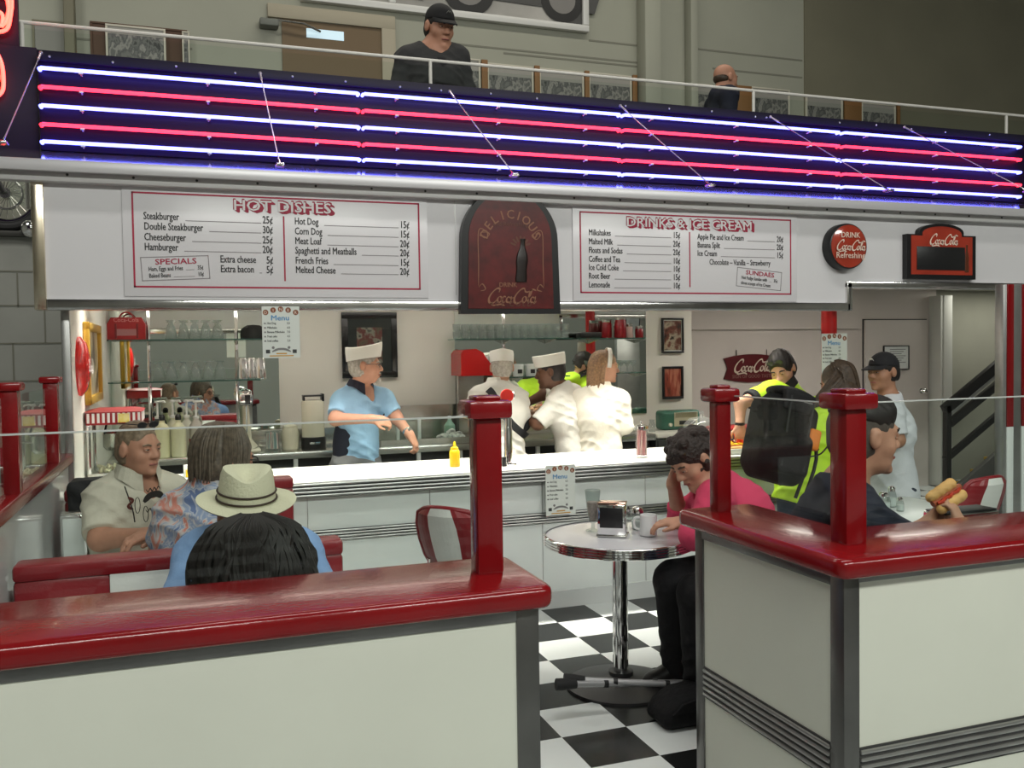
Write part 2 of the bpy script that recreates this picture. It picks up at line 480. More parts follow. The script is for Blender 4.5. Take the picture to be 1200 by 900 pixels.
# low block wall at the far left, below the display ledge
YL = 8.9
M_BLOCK = mat('grey_blockwork', (0.36, 0.37, 0.34), 0.85, noise=(2, 0.07))
bl = MB().span((-4.5, YL, 0), (LWX - 0.04, YL + 0.2, PY(20, 278, YL)[2])).build('wall_block', M_BLOCK, kind='structure')
g = MB()
for y in (318, 358, 402, 446): z = PY(40, y, YL)[2]; g.span((-4.5, YL - 0.004, z - 0.007), (LWX - 0.04, YL + 0.01, z + 0.005))
for i, (x, ya, yb) in enumerate(((20, 320, 360), (52, 360, 402), (15, 402, 446))):
    a = PY(x, ya, YL); c = PY(x, yb, YL); g.span((a[0] - 0.006, YL - 0.004, c[2]), (a[0] + 0.006, YL + 0.01, a[2]))
g.build('mortar_joint', M_GROOVE, bl)
zt = PY(20, 278, YL)[2]
MB().span((-4.5, YL - 0.05, zt), (LWX - 0.04, YL + 0.7, zt + 0.05), bev=0.01).build('trim_7', mat('ledge_beam', (0.05, 0.05, 0.045), 0.5), kind='structure')
# the open hall behind the photographer closes the building
MB().span((-7, -4.2, 0), (13, -4, 7.6)).build('wall_front', mat('hall_wall', (0.34, 0.34, 0.30), 0.8), kind='structure')
MB().span((-7.2, -4, 0), (-7, 10.2, 7.6)).build('wall_hall_left', mat('hall_wall'), kind='structure')
MB().span((13, -4, 0), (13.2, 10.2, 7.6)).build('wall_hall_right', mat('hall_wall'), kind='structure')
MB().span((-7.2, -4.2, 7.6), (13.2, 10.3, 7.8)).build('ceiling_hall', mat('hall_ceiling', (0.16, 0.16, 0.15), 0.9), kind='structure')

# ---------------------------------------------------------------- half walls with red caps, posts and glass
H = 1.06


def half_wall(name, label, runs, posts, panes, caps, ztr=None):
    """runs: list of (a, b) axis-aligned boxes of the core; each gets panel, corner trims and a ribbed band on its outer face"""
    t = thing(name, label, 'partition wall', runs['base'])
    mb = MB()
    for a, c in runs['core']: mb.span((*a, 0), (*c, H - 0.05))
    mb.build('panel', M_PANEL, t)
    mb = MB()
    for a, c in runs['trim']: mb.span(a, c, bev=0.004)
    mb.build('metal_trim', M_ALUD, t)
    mb = MB()
    for (x0, x1, y, nx, ny, z0) in runs['band']:
        # five half-round ribs on a dark strip
        for i in range(5):
            z = z0 + 0.011 + i * 0.0215
            if ny: mb.span((x0, y - 0.012, z - 0.007), (x1, y, z + 0.007), 0, 0.006)
            else: mb.span((y - 0.012, x0, z - 0.007), (y, x1, z + 0.007), 0, 0.006)
        if ny: mb.span((x0, y - 0.004, z0 - 0.002), (x1, y, z0 + 0.11), 1)
        else: mb.span((y - 0.004, x0, z0 - 0.002), (y, x1, z0 + 0.11), 1)
    if runs['band']: mb.build('ribbed_band', [M_ALU, M_RIBD], t)
    mb = MB()
    for pts in caps:
        rounded_slab(mb, pts, H - 0.058, H, 0.045, 0.018)
    mb.build('cap', M_RED, t)
    for (x, y, w, zp) in posts:
        mb = MB().span((x - w / 2, y - w / 2, H - 0.002), (x + w / 2, y + w / 2, zp - 0.06), bev=0.006)
        po = mb.build('post', M_RED, t)
        w2 = w + 0.05
        MB().span((x - w2 / 2, y - w2 / 2, zp - 0.062), (x + w2 / 2, y + w2 / 2, zp - 0.012), bev=0.012).span((x - w / 2, y - w / 2, zp - 0.014), (x + w / 2, y + w / 2, zp), bev=0.007).build('post_cap', M_RED, po)
    for (a, c, z) in panes:
        mb = MB().span((*a, H - 0.001), (*c, z - 0.004))
        g_ = mb.build('glass_pane', M_GLASS, t)
        MB().span((a[0], a[1], z - 0.004), (c[0], c[1], z)).build('polished_edge', M_EDGE, g_)
    return t


def rounded_slab(mb, pts, z0, z1, rc, be, mi=0):
    """outline with rounded corners and a softened rim"""
    n = len(pts); out = []
    for i in range(n):
        p = np.array(pts[i], float); a = np.array(pts[i - 1], float) - p; c = np.array(pts[(i + 1) % n], float) - p
        a /= np.linalg.norm(a); c /= np.linalg.norm(c)
        for k_ in range(5):
            t_ = k_ / 4
            q = p + a * rc * (1 - t_) ** 2 + c * rc * t_ ** 2
            out.append(q)
    ctr = np.mean(out, axis=0)
    bm = bmesh.new(); vs = [bm.verts.new((q[0], q[1], z0)) for q in out]
    f = bm.faces.new(vs); r = bmesh.ops.extrude_face_region(bm, geom=[f])
    for v in r['geom']:
        if isinstance(v, bmesh.types.BMVert): v.co.z = z1
    bmesh.ops.recalc_face_normals(bm, faces=bm.faces)
    ed = [e for e in bm.edges if abs(e.verts[0].co.z - e.verts[1].co.z) < 1e-6]
    bmesh.ops.bevel(bm, geom=ed, offset=be, segments=3, profile=0.5, affect='EDGES')
    bm.verts.index_update()
    mb.add([v.co.copy() for v in bm.verts], [[v.index for v in q.verts] for q in bm.faces], mi)
    bm.free()


LY0, LY1 = 2.15, 2.36            # core of the near-left wall
LXE = PY(632, 800, LY0)[0]
half_wall('half_wall', 'cream half wall with red gloss cap in front of the booths, one tall red post near its end',
          dict(base=(-0.6, 2.25, 0), core=[((-1.6, LY0), (LXE - 0.004, LY1))],
               trim=[((LXE - 0.062, LY0 - 0.006, 0), (LXE, LY1 + 0.004, H - 0.055)), ((-1.6, LY0 - 0.006, H - 0.095), (LXE - 0.06, LY0 + 0.01, H - 0.055))],
               band=[(-1.6, LXE - 0.062, LY0, 0, -1, 0.36)]),
          [(PY(570, 600, 2.32)[0], 2.32, 0.072, 1.535)], [((-1.6, 2.282), (PY(555, 600, 2.29)[0], 2.290), 1.484)],
          [[(-1.6, 2.10), (LXE + 0.03, 2.10), (LXE + 0.03, 2.49), (-1.6, 2.49)]])
RX0 = PX(968, 790, 1.735)
RX, RYE = 1.735, 2.90            # outer face of the end run, its far end
RY0 = 2.10
half_wall('half_wall', 'white corner half wall with red gloss cap and two red posts right of the doorway',
          dict(base=(1.85, 2.3, 0), core=[((RX, RY0 + 0.002), (RX + 0.2, RYE)), ((RX + 0.01, RY0), (4.6, RY0 + 0.2))],
               trim=[((RX - 0.006, RY0 - 0.006, 0), (RX + 0.05, RY0 + 0.055, H - 0.055)), ((RX - 0.006, RYE - 0.05, 0), (RX + 0.2, RYE + 0.004, H - 0.055)),
                     ((RX - 0.006, RY0 + 0.05, H - 0.10), (RX + 0.01, RYE - 0.04, H - 0.055)), ((RX + 0.04, RY0 - 0.006, H - 0.085), (4.6, RY0 + 0.01, H - 0.055))],
               band=[(RX + 0.05, 4.6, RY0, 0, -1, 0.385), (RY0 + 0.055, RYE - 0.05, RX, -1, 0, 0.385)]),
          [(PY(994, 560, 2.235)[0], 2.235, 0.076, 1.525), (PY(844, 530, 2.85)[0], 2.85, 0.058, 1.52)],
          [((1.832, 2.27), (1.840, 2.82), 1.482), ((1.9, 2.232), (4.6, 2.24), 1.482)],
          [[(1.675, 2.035), (4.6, 2.035), (4.6, 2.42), (2.0, 2.42), (2.0, 2.95), (1.675, 2.95)]])
# ---------------------------------------------------------------- canopy over the counter
YF = 5.0                          # face of the menu fascia
FX0, FX1, FX2 = -0.70, 4.145, 7.6
FZ0, FZ1, FZT = 1.90, 2.062, 2.60
M_FASCIA = mat('white_fascia_sheet', (0.66, 0.65, 0.67), 0.22, noise=(1.5, 0.02))
M_POL = mat('polished_aluminium', (0.70, 0.69, 0.68), 0.14, 1.0, noise=(9, 0.08))
cz = thing('canopy', None, None, (1.9, 5.3, 1.9)); cz['kind'] = 'structure'
mb = MB()
mb.prism([(FX0, FZ0), (FX1, FZ0), (FX1, FZ1), (FX2, FZ1), (FX2, FZT), (FX0, FZT)], (0, YF, 0), XV, ZV, YV * 0.05)
seam = [PY(455, 250, YF)[0], PY(533, 250, YF)[0], PY(872, 250, YF)[0], PY(822, 350, YF)[0]]
for x in seam: mb.span((x - 0.0015, YF - 0.0012, FZT - 0.62), (x + 0.0015, YF, FZT), 1)
mb.build('fascia_panel', [M_FASCIA, M_ALU], cz)
mb = MB()
mb.span((FX0 + 0.034, YF - 0.02, FZ0 - 0.01), (FX1 + 0.03, YF + 0.06, FZ0 + 0.045), bev=0.008)
mb.span((FX1, YF - 0.02, FZ0 - 0.01), (FX1 + 0.045, YF + 0.06, FZ1 + 0.02), bev=0.008)
mb.span((FX1, YF - 0.02, FZ1 - 0.02), (FX2, YF + 0.06, FZ1 + 0.03), bev=0.008)
mb.build('bottom_trim', M_POL, cz)
MB().span((FX0 - 0.02, YF - 0.02, FZ0 - 0.01), (FX0 + 0.035, YF + 0.06, FZT), bev=0.006).build('end_trim', mat('pale_gold_aluminium', (0.72, 0.64, 0.5), 0.2, 1.0, noise=(8, 0.15)), cz)
mb = MB().span((-2.4, YF - 0.06, FZT - 0.085), (FX2, YF + 0.01, FZT - 0.02), bev=0.006)
x = -0.55
while x < 6.6:
    mb.lathe((x, YF - 0.06, FZT - 0.05), [(0.007, 0), (0.006, 0.003), (0, 0.004)], 8, 1, axis=(0, -1, 0)); x += 0.30
mb.build('grey_angle_strip', [mat('grey_angle', (0.60, 0.59, 0.59), 0.4, 0.15), M_RIBD], cz)
# roof sheet that falls from the sign to the front lip, polished so the tubes mirror in it
YS, ZS0, ZS1 = 5.92, 2.885, 3.43
SX0, SX1 = PY(45, 100, YS)[0], PY(1200, 150, YS)[0] + 0.03
mb = MB()
mb.prism([(YF - 0.10, FZT), (YS + 0.06, ZS0 - 0.01), (YS + 0.06, ZS0 - 0.04), (YF - 0.10, FZT - 0.03)], (-2.4, 0, 0), YV, ZV, XV * 10.0)
mb.build('roof_sheet', mat('polished_white_roof', (0.55, 0.54, 0.55), 0.07, 0.9), cz)
MB().span((-2.4, YF - 0.115, FZT - 0.045), (FX2, YF - 0.09, FZT + 0.012), bev=0.005).build('front_lip', mat('white_metal_lip', (0.60, 0.59, 0.61), 0.35, 0.3), cz)

# ---------------------------------------------------------------- striped neon sign
ns = thing('neon_sign', 'long dark sign board carrying five rows of blue and red neon tubes above the menus', 'neon sign', ((SX0 + SX1) / 2, YS, ZS0))
M_BOARD = mat('dark_purple_board', (0.013, 0.005, 0.026), 0.45, spec=0.2)
mb = MB().span((SX0, YS, ZS0 - 0.02), (SX1, YS + 0.05, ZS1), bev=0.003)
mb.build('back_board', M_BOARD, ns)
MB().span((SX0, YS - 0.025, ZS1 - 0.055), (SX1, YS + 0.055, ZS1 + 0.005), bev=0.004).build('top_rail', mat('dark_navy_rail', (0.016, 0.013, 0.03), 0.45, spec=0.25), ns)
M_NB = mat('blue_neon', (0.2, 0.2, 0.7), 0.3, emit=(0.12, 0.135, 1.0), es=8.0)
M_NR = mat('red_neon', (0.5, 0.03, 0.05), 0.3, emit=(1.0, 0.022, 0.045), es=5.0)
M_CLIP = mat('glass_tube_support', (0.75, 0.75, 0.8), 0.15)
cuts = [(47, 422), (426, 728), (731, 985), (989, 1198)]
# tube heights measured on the board, left end and right end of the four lengths
zrow = [3.325, 3.218, 3.111, 3.004, 2.905]
for r, z in enumerate(zrow):
    for c0, c1 in cuts:
        a = PY(c0, 150, YS - 0.045)[0]; c = PY(c1, 150, YS - 0.045)[0]
        y = YS - 0.045
        pts = [(a + 0.004, y + 0.045, z), (a + 0.004, y + 0.015, z), (a + 0.012, y, z), ((a + c) / 2, y, z + 0.001), (c - 0.012, y, z), (c - 0.004, y + 0.015, z), (c - 0.004, y + 0.045, z)]
        t = MB().tube(pts, 0.011, 10).build('neon_tube', M_NB if r % 2 == 0 else M_NR, ns, 'blue glowing tube' if r % 2 == 0 else 'red glowing tube')
        for q in (0.12, 0.5, 0.85):
            xx = a + (c - a) * q; mb = MB()
            mb.cyl((xx, YS, z - 0.016), (xx, y, z - 0.014), 0.005, n=8).span((xx - 0.012, y - 0.004, z - 0.02), (xx + 0.012, y + 0.006, z - 0.009), bev=0.003)
            mb.build('tube_support', M_CLIP, t)
mb = MB()
for px in (59, 133, 207, 276, 343, 405, 469, 503, 517, 575, 629, 733, 784, 834, 885, 898, 984, 1027, 1068, 1108, 1160):
    x = PY(px, 100, YS - 0.03)[0]
    mb.sph((x, YS - 0.03, ZS1 - 0.025 + random.uniform(-.012, .005)), 0.0075, 8)
mb.build('bolt', mat('bolt_head', (0.9, 0.9, 0.92), 0.2, 0.6), ns)
# side return of the sign with its red tube lettering, at the left edge
sg = thing('neon_sign', 'red neon lettering on a dark board at the far left above the canopy', 'neon sign', (SX0 - 0.4, YS, ZS0))
MB().span((SX0 - 1.6, YS + 0.06, ZS0 - 0.02), (SX0 - 0.012, YS + 0.12, PY(20, 50, YS)[2]), bev=0.003).span((SX0 - 1.6, YS + 0.07, PY(20, 50, YS)[2] - 0.01), (PY(19, 30, YS)[0], YS + 0.11, 4.2)).build('back_board', M_BOARD, sg)
M_NR2 = mat('hot_red_neon', (1, 0.5, 0.4), 0.3, emit=(1.0, 0.03, 0.018), es=7.0)
mb = MB()
yy = YS + 0.01
for pl in ([(-30, 2), (-12, -8), (5, -5), (10, 8), (8, 22), (2, 30), (-8, 26), (-4, 14), (3, 18), (2, 32)], [(-30, -20), (0, -24), (13, -4), (12, 20), (7, 35), (-10, 38)],
           [(-25, 70), (-8, 60), (1, 72), (4, 92), (2, 108), (-12, 118)], [(-20, 84), (-6, 78), (-2, 92), (-8, 104)]):
    mb.tube([PY(x, y, yy) for x, y in catmull(pl, 4)], 0.011, 8)
mb.build('letter_tube', M_NR2, sg)
# wire stays with small hooks, from the sign's top rail down to the front lip
M_WIRE = mat('stay_wire', (0.62, 0.55, 0.62), 0.3, 0.7)
prev = ['above the left end of the hot dishes menu', 'just left of the hot dishes heading', 'above the arched sign', 'above the drinks menu heading', 'above the round red button sign', 'at the right end of the neon sign']
for i, (tx, ty, bx, by) in enumerate(((48, 62, 3, 167), (305, 86, 328, 193), (527, 107, 603, 205), (727, 124, 833, 217), (903, 137, 1042, 223), (1060, 149, 1206, 224))):
    a = PY(tx, ty, YS - 0.03); bz = PY(bx, by, YF + 0.0)
    t = thing('wire_stay', 'thin steel wire stay ' + prev[i], 'wire stay', bz, 'wire stays bracing the neon sign')
    MB().tube([a, (np.array(a) + bz) / 2 + np.array([0, 0, -0.004]), bz], 0.0034, 6).build('wire', M_WIRE, t)
    d = (bz - a) / np.linalg.norm(bz - a)
    MB().tube([a + d * 0.01, a + d * 0.09], 0.007, 8).sph(a, 0.012, 8).build('hook', M_WIRE, t)
    MB().span(bz - np.array([0.022, 0.03, 0.008]), bz + np.array([0.022, 0.04, 0.007]), bev=0.006).tube([bz - d * 0.05, bz], 0.006, 8).build('anchor', M_POL, t)

# ---------------------------------------------------------------- menu boards
M_INK = mat('black_ink', (0.012, 0.011, 0.012), 0.5)
M_RINK = mat('crimson_ink', (0.36, 0.008, 0.045), 0.5)
M_WINK = mat('white_ink', (0.82, 0.79, 0.8), 0.5)
M_LINE = mat('grey_rule', (0.22, 0.2, 0.21), 0.5)
M_MB = mat('menu_board_white', (0.70, 0.685, 0.71), 0.25)


class Sheet:
    """a flat sheet addressed in the pixels where the photograph shows it, laid out on its own plane y = const"""

    def __init__(s, y, corners):
        # corners TL, TR, BR, BL pixels -> true points on the plane; u,v bilinear so that rows stay parallel to the sheet
        s.y = y; s.c = corners
        P = [PY(px, py, y) for px, py in corners]
        x0 = (P[0][0] + P[3][0]) / 2; x1 = (P[1][0] + P[2][0]) / 2
        zt = (P[0][2] + P[1][2]) / 2; zb = (P[2][2] + P[3][2]) / 2
        s.x0, s.x1, s.zt, s.zb = x0, x1, zt, zb
        s.dz_t = P[0][2] - zt; s.dz_b = P[3][2] - zb

    def at(s, px, py, dy=0.0):
        p = PY(px, py, s.y)
        u = (p[0] - s.x0) / (s.x1 - s.x0); v = (p[2] - s.zb) / (s.zt - s.zb)
        k = s.dz_t * v + s.dz_b * (1 - v)
        return np.array([p[0], s.y - dy, p[2] - k * (1 - 2 * u)])


def menu_board(name, label, corners, head, vrule, rows, extra, badge):
    S = Sheet(YF - 0.008, corners)
    loc = ((S.x0 + S.x1) / 2, YF, S.zb)
    t = thing(name, label, 'menu board', loc)
    mg = 0.045
    MB().span((S.x0 - mg, YF - 0.008, S.zb - mg), (S.x1 + mg, YF, S.zt + mg), bev=0.002).build('board', M_MB, t)
    e = 0.0012; y = YF - 0.008 - e
    mb = MB(); lw = 0.009
    for a, c in (((S.x0, S.zt - lw), (S.x1, S.zt)), ((S.x0, S.zb), (S.x1, S.zb + lw)), ((S.x0, S.zb), (S.x0 + lw, S.zt)), ((S.x1 - lw, S.zb), (S.x1, S.zt))):
        mb.span((a[0], y, a[1]), (c[0], y + e, c[1]))
    p, q = S.at(*vrule[0]), S.at(*vrule[1])
    mb.span((p[0] - 0.004, y, q[2]), (p[0] + 0.004, y + e, p[2]))
    mb.build('red_border', M_RINK, t)
    # block heading: white letters with a thick red drop
    w, a, c = head
    p, q = S.at(*a), S.at(*c); h = (a[2] if len(a) > 2 else 0.062)
    mb = MB()
    wd = q[0] - p[0]
    for k_ in range(1, 7):
        mb.text(w, (p[0] + 0.0028 * k_, y - 0.0001 * (7 - k_), p[2] - 0.0018 * k_), XV, ZV, 0.078, 0, bold=0.03, width=wd)
    mb.text(w, (p[0] - 0.0035, y - 0.0008, p[2] + 0.003), XV, ZV, 0.083, 0, bold=0.032, width=wd + 0.006)
    mb.text(w, (p[0], y - 0.0014, p[2]), XV, ZV, 0.078, 1, bold=0.018, width=wd - 0.006)
    mb.build('heading', [M_RINK, M_WINK], t)
    mb = MB(); ml = mb
    for (txt, px, py, xe, price, pe, sz) in rows:
        p = S.at(px, py); q = S.at(xe, py); pr = S.at(pe, py)
        mb.text(txt, (p[0], y, p[2]), XV, ZV, sz, xs=0.66, bold=0.022)
        vs, _ = glyphs(txt, 0.0); wd = (vs[:, 0].max()) * sz * 0.66
        if price:
            mb.text(price, (pr[0], y, p[2] - 0.002), XV, ZV, sz * 1.05, xs=0.66, bold=0.022, align='RIGHT')
            mb.span((p[0] + wd + 0.03, y, p[2] - 0.003), (q[0], y + e, p[2] + 0.0005), 1)
    for (txt, px, py, sz) in extra:
        p = S.at(px, py); mb.text(txt, (p[0], y, p[2]), XV, ZV, sz, xs=0.66, bold=0.02, align='CENTER')
    mb.build('lettering', [M_INK, M_LINE], t)
    # little tilted box
    c4, hw, lines, ang = badge
    p0 = S.at(*c4[0]); p1 = S.at(*c4[1]); ux = np.array([math.cos(ang), 0, math.sin(ang)]); uz = np.array([-math.sin(ang), 0, math.cos(ang)])
    o = p0; wv = p1[0] - p0[0]; hv = 0.122
    mb = MB()
    for a, c in ((0, 0, ), (0, hv)): pass
    for (u0, v0, u1, v1) in ((0, 0, wv, 0.004), (0, hv - 0.004, wv, hv), (0, 0, 0.004, hv), (wv - 0.004, 0, wv, hv)):
        mb.prism([(u0, v0), (u1, v0), (u1, v1), (u0, v1)], (o[0], y, o[2]), ux, uz, YV * e, 0)
    pp = np.array([o[0], y - 0.0003, o[2]])
    mb.text(hw, pp + ux * (wv / 2 + 0.004) + uz * 0.082, ux, uz, 0.04, 1, xs=1.25, bold=0.03, align='CENTER')
    for i, (l, pr) in enumerate(lines):
        mb.text(l, pp + ux * 0.035 + uz * (0.05 - 0.034 * i), ux, uz, 0.031, 2, xs=0.66, bold=0.02)
        if pr:
            mb.text(pr, pp + ux * (wv - 0.03) + uz * (0.05 - 0.034 * i), ux, uz, 0.031, 2, xs=0.66, bold=0.02, align='RIGHT')
            gl, _ = glyphs(l, 0.0); wl = gl[:, 0].max() * 0.031 * 0.66
            mb.prism([(0.05 + wl, 0), (wv - 0.075, 0), (wv - 0.075, 0.002), (0.05 + wl, 0.002)], pp + uz * (0.049 - 0.034 * i), ux, uz, YV * 0.0005, 0)
    mb.build('specials_box', [M_LINE, M_RINK, M_INK], t)
    return t


TS = 0.053
menu_board('menu_board', 'white wall menu of hot dishes in a thin red border', [(153.3, 222), (491.7, 240), (492.5, 341), (157, 335.5)],
           ('HOT DISHES', (273, 245.5), (388, 251.5)), ((332.3, 253.5), (334.2, 329.5)),
           [('Steakburger', 168, 255, 306, '25¢', 319.5, TS), ('Double Steakburger', 168.7, 267.2, 306, '30¢', 319.5, TS), ('Cheeseburger', 168.9, 279.7, 306, '25¢', 319.5, TS),
            ('Hamburger', 169.2, 291.5, 306, '20¢', 319.5, TS), ('Extra cheese', 258, 306.8, 307, '5¢', 320, TS), ('Extra bacon', 258.5, 318.3, 307, '5¢', 320, TS),
            ('Hot Dog', 345.2, 263, 467, '15¢', 479.5, TS), ('Corn Dog', 345.4, 274.6, 467, '15¢', 479.5, TS), ('Meat Loaf', 345.7, 286.1, 467, '20¢', 479.5, TS),
            ('Spaghetti and Meatballs', 345.9, 297.3, 467, '20¢', 479.5, TS), ('French Fries', 346.2, 309, 467, '15¢', 479.5, TS), ('Melted Cheese', 346.5, 320, 467, '20¢', 479.5, TS)],
           [], (((166.5, 328.2), (246.5, 324)), 'SPECIALS', [('Ham, Eggs and Fries', '35¢'), ('Baked Beans', '10¢')], 0.05))
TS2 = 0.051
menu_board('menu_board', 'white wall menu of drinks and ice cream in a thin red border', [(679.5, 248.5), (927.5, 256.5), (926.7, 345), (679.5, 344)],
           ('DRINKS & ICE CREAM', (733.5, 265.5), (880.5, 268.5)), ((808, 272), (807.3, 336.5)),
           [(w, 689.8, y, 786.5, p, 797, TS2) for w, y, p in (('Milkshakes', 276.3, '15¢'), ('Malted Milk', 286.8, '20¢'), ('Floats and Sodas', 297, '20¢'), ('Coffee and Tea', 307.3, '10¢'), ('Ice Cold Coke', 317, '10¢'), ('Root Beer', 327, '15¢'), ('Lemonade', 337.2, '10¢'))] +
           [(w, 817.2, y, 908, p, 917.7, TS2) for w, y, p in (('Apple Pie and Ice Cream', 280.3, '20¢'), ('Banana Split', 290, '20¢'), ('Ice Cream', 299.7, '15¢'))],
           [('Chocolate – Vanilla – Strawberry', 867.5, 310.5, TS2)],
           (((862.5, 335), (915, 338)), 'SUNDAES', [('Hot Fudge Sundae with', '35¢'), ('three scoops of Ice Cream', None)], -0.085))

# ---------------------------------------------------------------- signs hung on the fascia
M_SIGNR = mat('oxblood_enamel', (0.085, 0.006, 0.006), 0.32, noise=(14, 0.35))
M_SIGNE = mat('black_frame_paint', (0.008, 0.008, 0.009), 0.35)
M_BROWN = mat('faded_tan_ink', (0.24, 0.10, 0.055), 0.5)
M_BROWD = mat('faded_brown_ink', (0.11, 0.035, 0.02), 0.5)
M_REDS = mat('sign_red', (0.33, 0.035, 0.018), 0.3, noise=(9, 0.15))
M_CREAM = mat('sign_cream', (0.75, 0.58, 0.48), 0.5)


def arch_pts(w, h, n=24, taper=0.0):
    r = w / 2; out = [(-r - taper, 0), (r + taper, 0)]
    for i in range(n + 1):
        a = PI * i / n; out.append((r * math.cos(a), h - r + r * math.sin(a)))
    return out


ya = YF - 0.02
A = PY(597, 366, ya); tp = PY(597, 222, ya); x0, x1 = PY(540, 330, ya)[0], PY(652, 330, ya)[0]
w, h = x1 - x0, tp[2] - A[2] + 0.01
cxa = (x0 + x1) / 2
arch = thing('arched_sign', 'tall dark arched oxblood sign with black border hanging between the two menus', 'sign', (cxa, ya, A[2] - 0.01))
o = np.array([cxa, ya, A[2] - 0.01])
MB().prism(arch_pts(w, h, taper=0.012), o - YV * 0.03, XV, ZV, YV * 0.05).build('frame', M_SIGNE, arch)
MB().prism([(p[0] * 0.86, 0.03 + p[1] * 0.93) for p in arch_pts(w, h, taper=0.01)], o - YV * 0.034, XV, ZV, YV * 0.006).build('face', M_SIGNR, arch)
mb = MB(); of = o - YV * 0.0355
for i, ch in enumerate('DELICIOUS'):
    a_ = math.radians(160 - 140 * i / 8); R_ = w * 0.245
    ux = np.array([math.sin(a_), 0, -math.cos(a_)]); uz = np.array([math.cos(a_), 0, math.sin(a_)])
    mb.text(ch, of + np.array([R_ * math.cos(a_), 0, h - w / 2 - 0.03 + R_ * 1.05 * math.sin(a_)]), ux, uz, 0.072, 0, xs=0.95, bold=0.02, align='CENTER')
mb.text('and Refreshing', of + np.array([0, 0, h * 0.70]), XV, ZV, 0.036, 1, bold=0.01, align='CENTER')
for sx in (-1, 1):
    mb.ribbon([(sx * w * 0.34, 0.16), (sx * w * 0.335, h * 0.4), (sx * w * 0.33, h * 0.655), (sx * w * 0.25, h * 0.655)], 0.005, of, XV, ZV, 0, thin=1)
    mb.ribbon([(sx * w * 0.27, h * 0.66), (sx * w * 0.22, h * 0.63), (sx * w * 0.27, h * 0.6), (sx * w * 0.31, h * 0.64), (sx * w * 0.24, h * 0.645)], 0.007, of, XV, ZV, 0)
    mb.ribbon([(sx * w * 0.34, 0.15), (sx * w * 0.30, 0.17), (sx * w * 0.27, 0.14), (sx * w * 0.32, 0.13)], 0.007, of, XV, ZV, 0)
for i in range(7):
    a_ = math.radians(20 + 140 * i / 6); c_ = np.array([w * 0.10, h * 0.535])
    mb.ribbon([tuple(c_ + 0.03 * np.array([math.cos(a_), math.sin(a_)])), tuple(c_ + 0.065 * np.array([math.cos(a_), math.sin(a_)]))], 0.012, of, XV, ZV, 1, thin=1)
mb.text('DRINK', of + np.array([-0.02, 0, h * 0.215]), XV, ZV, 0.036, 0, bold=0.02, align='CENTER')
script_logo(mb, of + np.array([0.0, 0, h * 0.135]), XV, ZV, w * 0.52, 0)
mb.text('I C E   C O L D', of + np.array([0, 0, h * 0.06]), XV, ZV, 0.038, 1, bold=0.02, align='CENTER')
mb.build('lettering', [M_BROWN, M_BROWD], arch)
bt = of + np.array([w * 0.10, -0.001, h * 0.255])
MB().lathe(bt, [(0.034, 0), (0.036, 0.02), (0.032, 0.07), (0.037, 0.12), (0.033, 0.155), (0.016, 0.2), (0.0135, 0.235), (0.016, 0.24), (0.016, 0.25), (0, 0.25)], 16, axis=(0.06, 0, 1), squash=0.2).build('bottle_relief', mat('dark_bottle_relief', (0.012, 0.006, 0.005), 0.3), arch)

yr = YF - 0.005
c = PY(986, 290, yr); rr = (PY(1007.5, 290, yr)[0] - PY(963.5, 290, yr)[0]) / 2
rd = thing('round_sign', 'round red button sign with white cola script and black rim right of the drinks menu', 'sign', (c[0], yr, c[2] - rr))
MB().lathe((c[0], YF, c[2]), [(rr, 0), (rr, 0.06), (rr * 0.97, 0.075), (rr * 0.93, 0.078)], 48, axis=(0, -1, 0)).build('rim', M_SIGNE, rd)
MB().lathe((c[0], YF, c[2]), [(rr * 0.93, 0.07), (rr * 0.92, 0.08), (rr * 0.6, 0.09), (0.0, 0.094)], 48, axis=(0, -1, 0)).build('face', mat('sign_red_gloss', (0.36, 0.04, 0.02), 0.12, coat=1.0, noise=(9, 0.15)), rd)
mb = MB(); of = np.array([c[0], YF - 0.098, c[2]])
script_logo(mb, of + np.array([0.0, 0, 0.0]), XV, ZV, rr * 1.55, 0, 0.32)
mb.text('DRINK', of + np.array([0, 0, rr * 0.36]), XV, ZV, 0.05, 0, bold=0.02, align='CENTER')
mb.text('Refreshing', of + np.array([0.0, 0, -rr * 0.52]), XV, ZV, 0.055, 0, bold=0.015, align='CENTER')
mb.build('lettering', M_CREAM, rd)

a0, a1 = PY(1058, 327, yr), PY(1138, 327, yr); zt = PY(1098, 263, yr)[2]; zs = PY(1065, 275, yr)[2]
w, h, hs = a1[0] - a0[0], zt - a0[2], zs - a0[2]


def tomb(w, h, hs, k=1.0):
    out = [(-w / 2, 0), (w / 2, 0), (w / 2, hs), (w * 0.32, hs)]
    for i in range(13):
        a_ = PI * i / 12; out.append((w * 0.32 * math.cos(a_), hs + 0.02 + (h - hs - 0.02) * math.sin(a_)))
    return out + [(-w * 0.32, hs), (-w / 2, hs)]


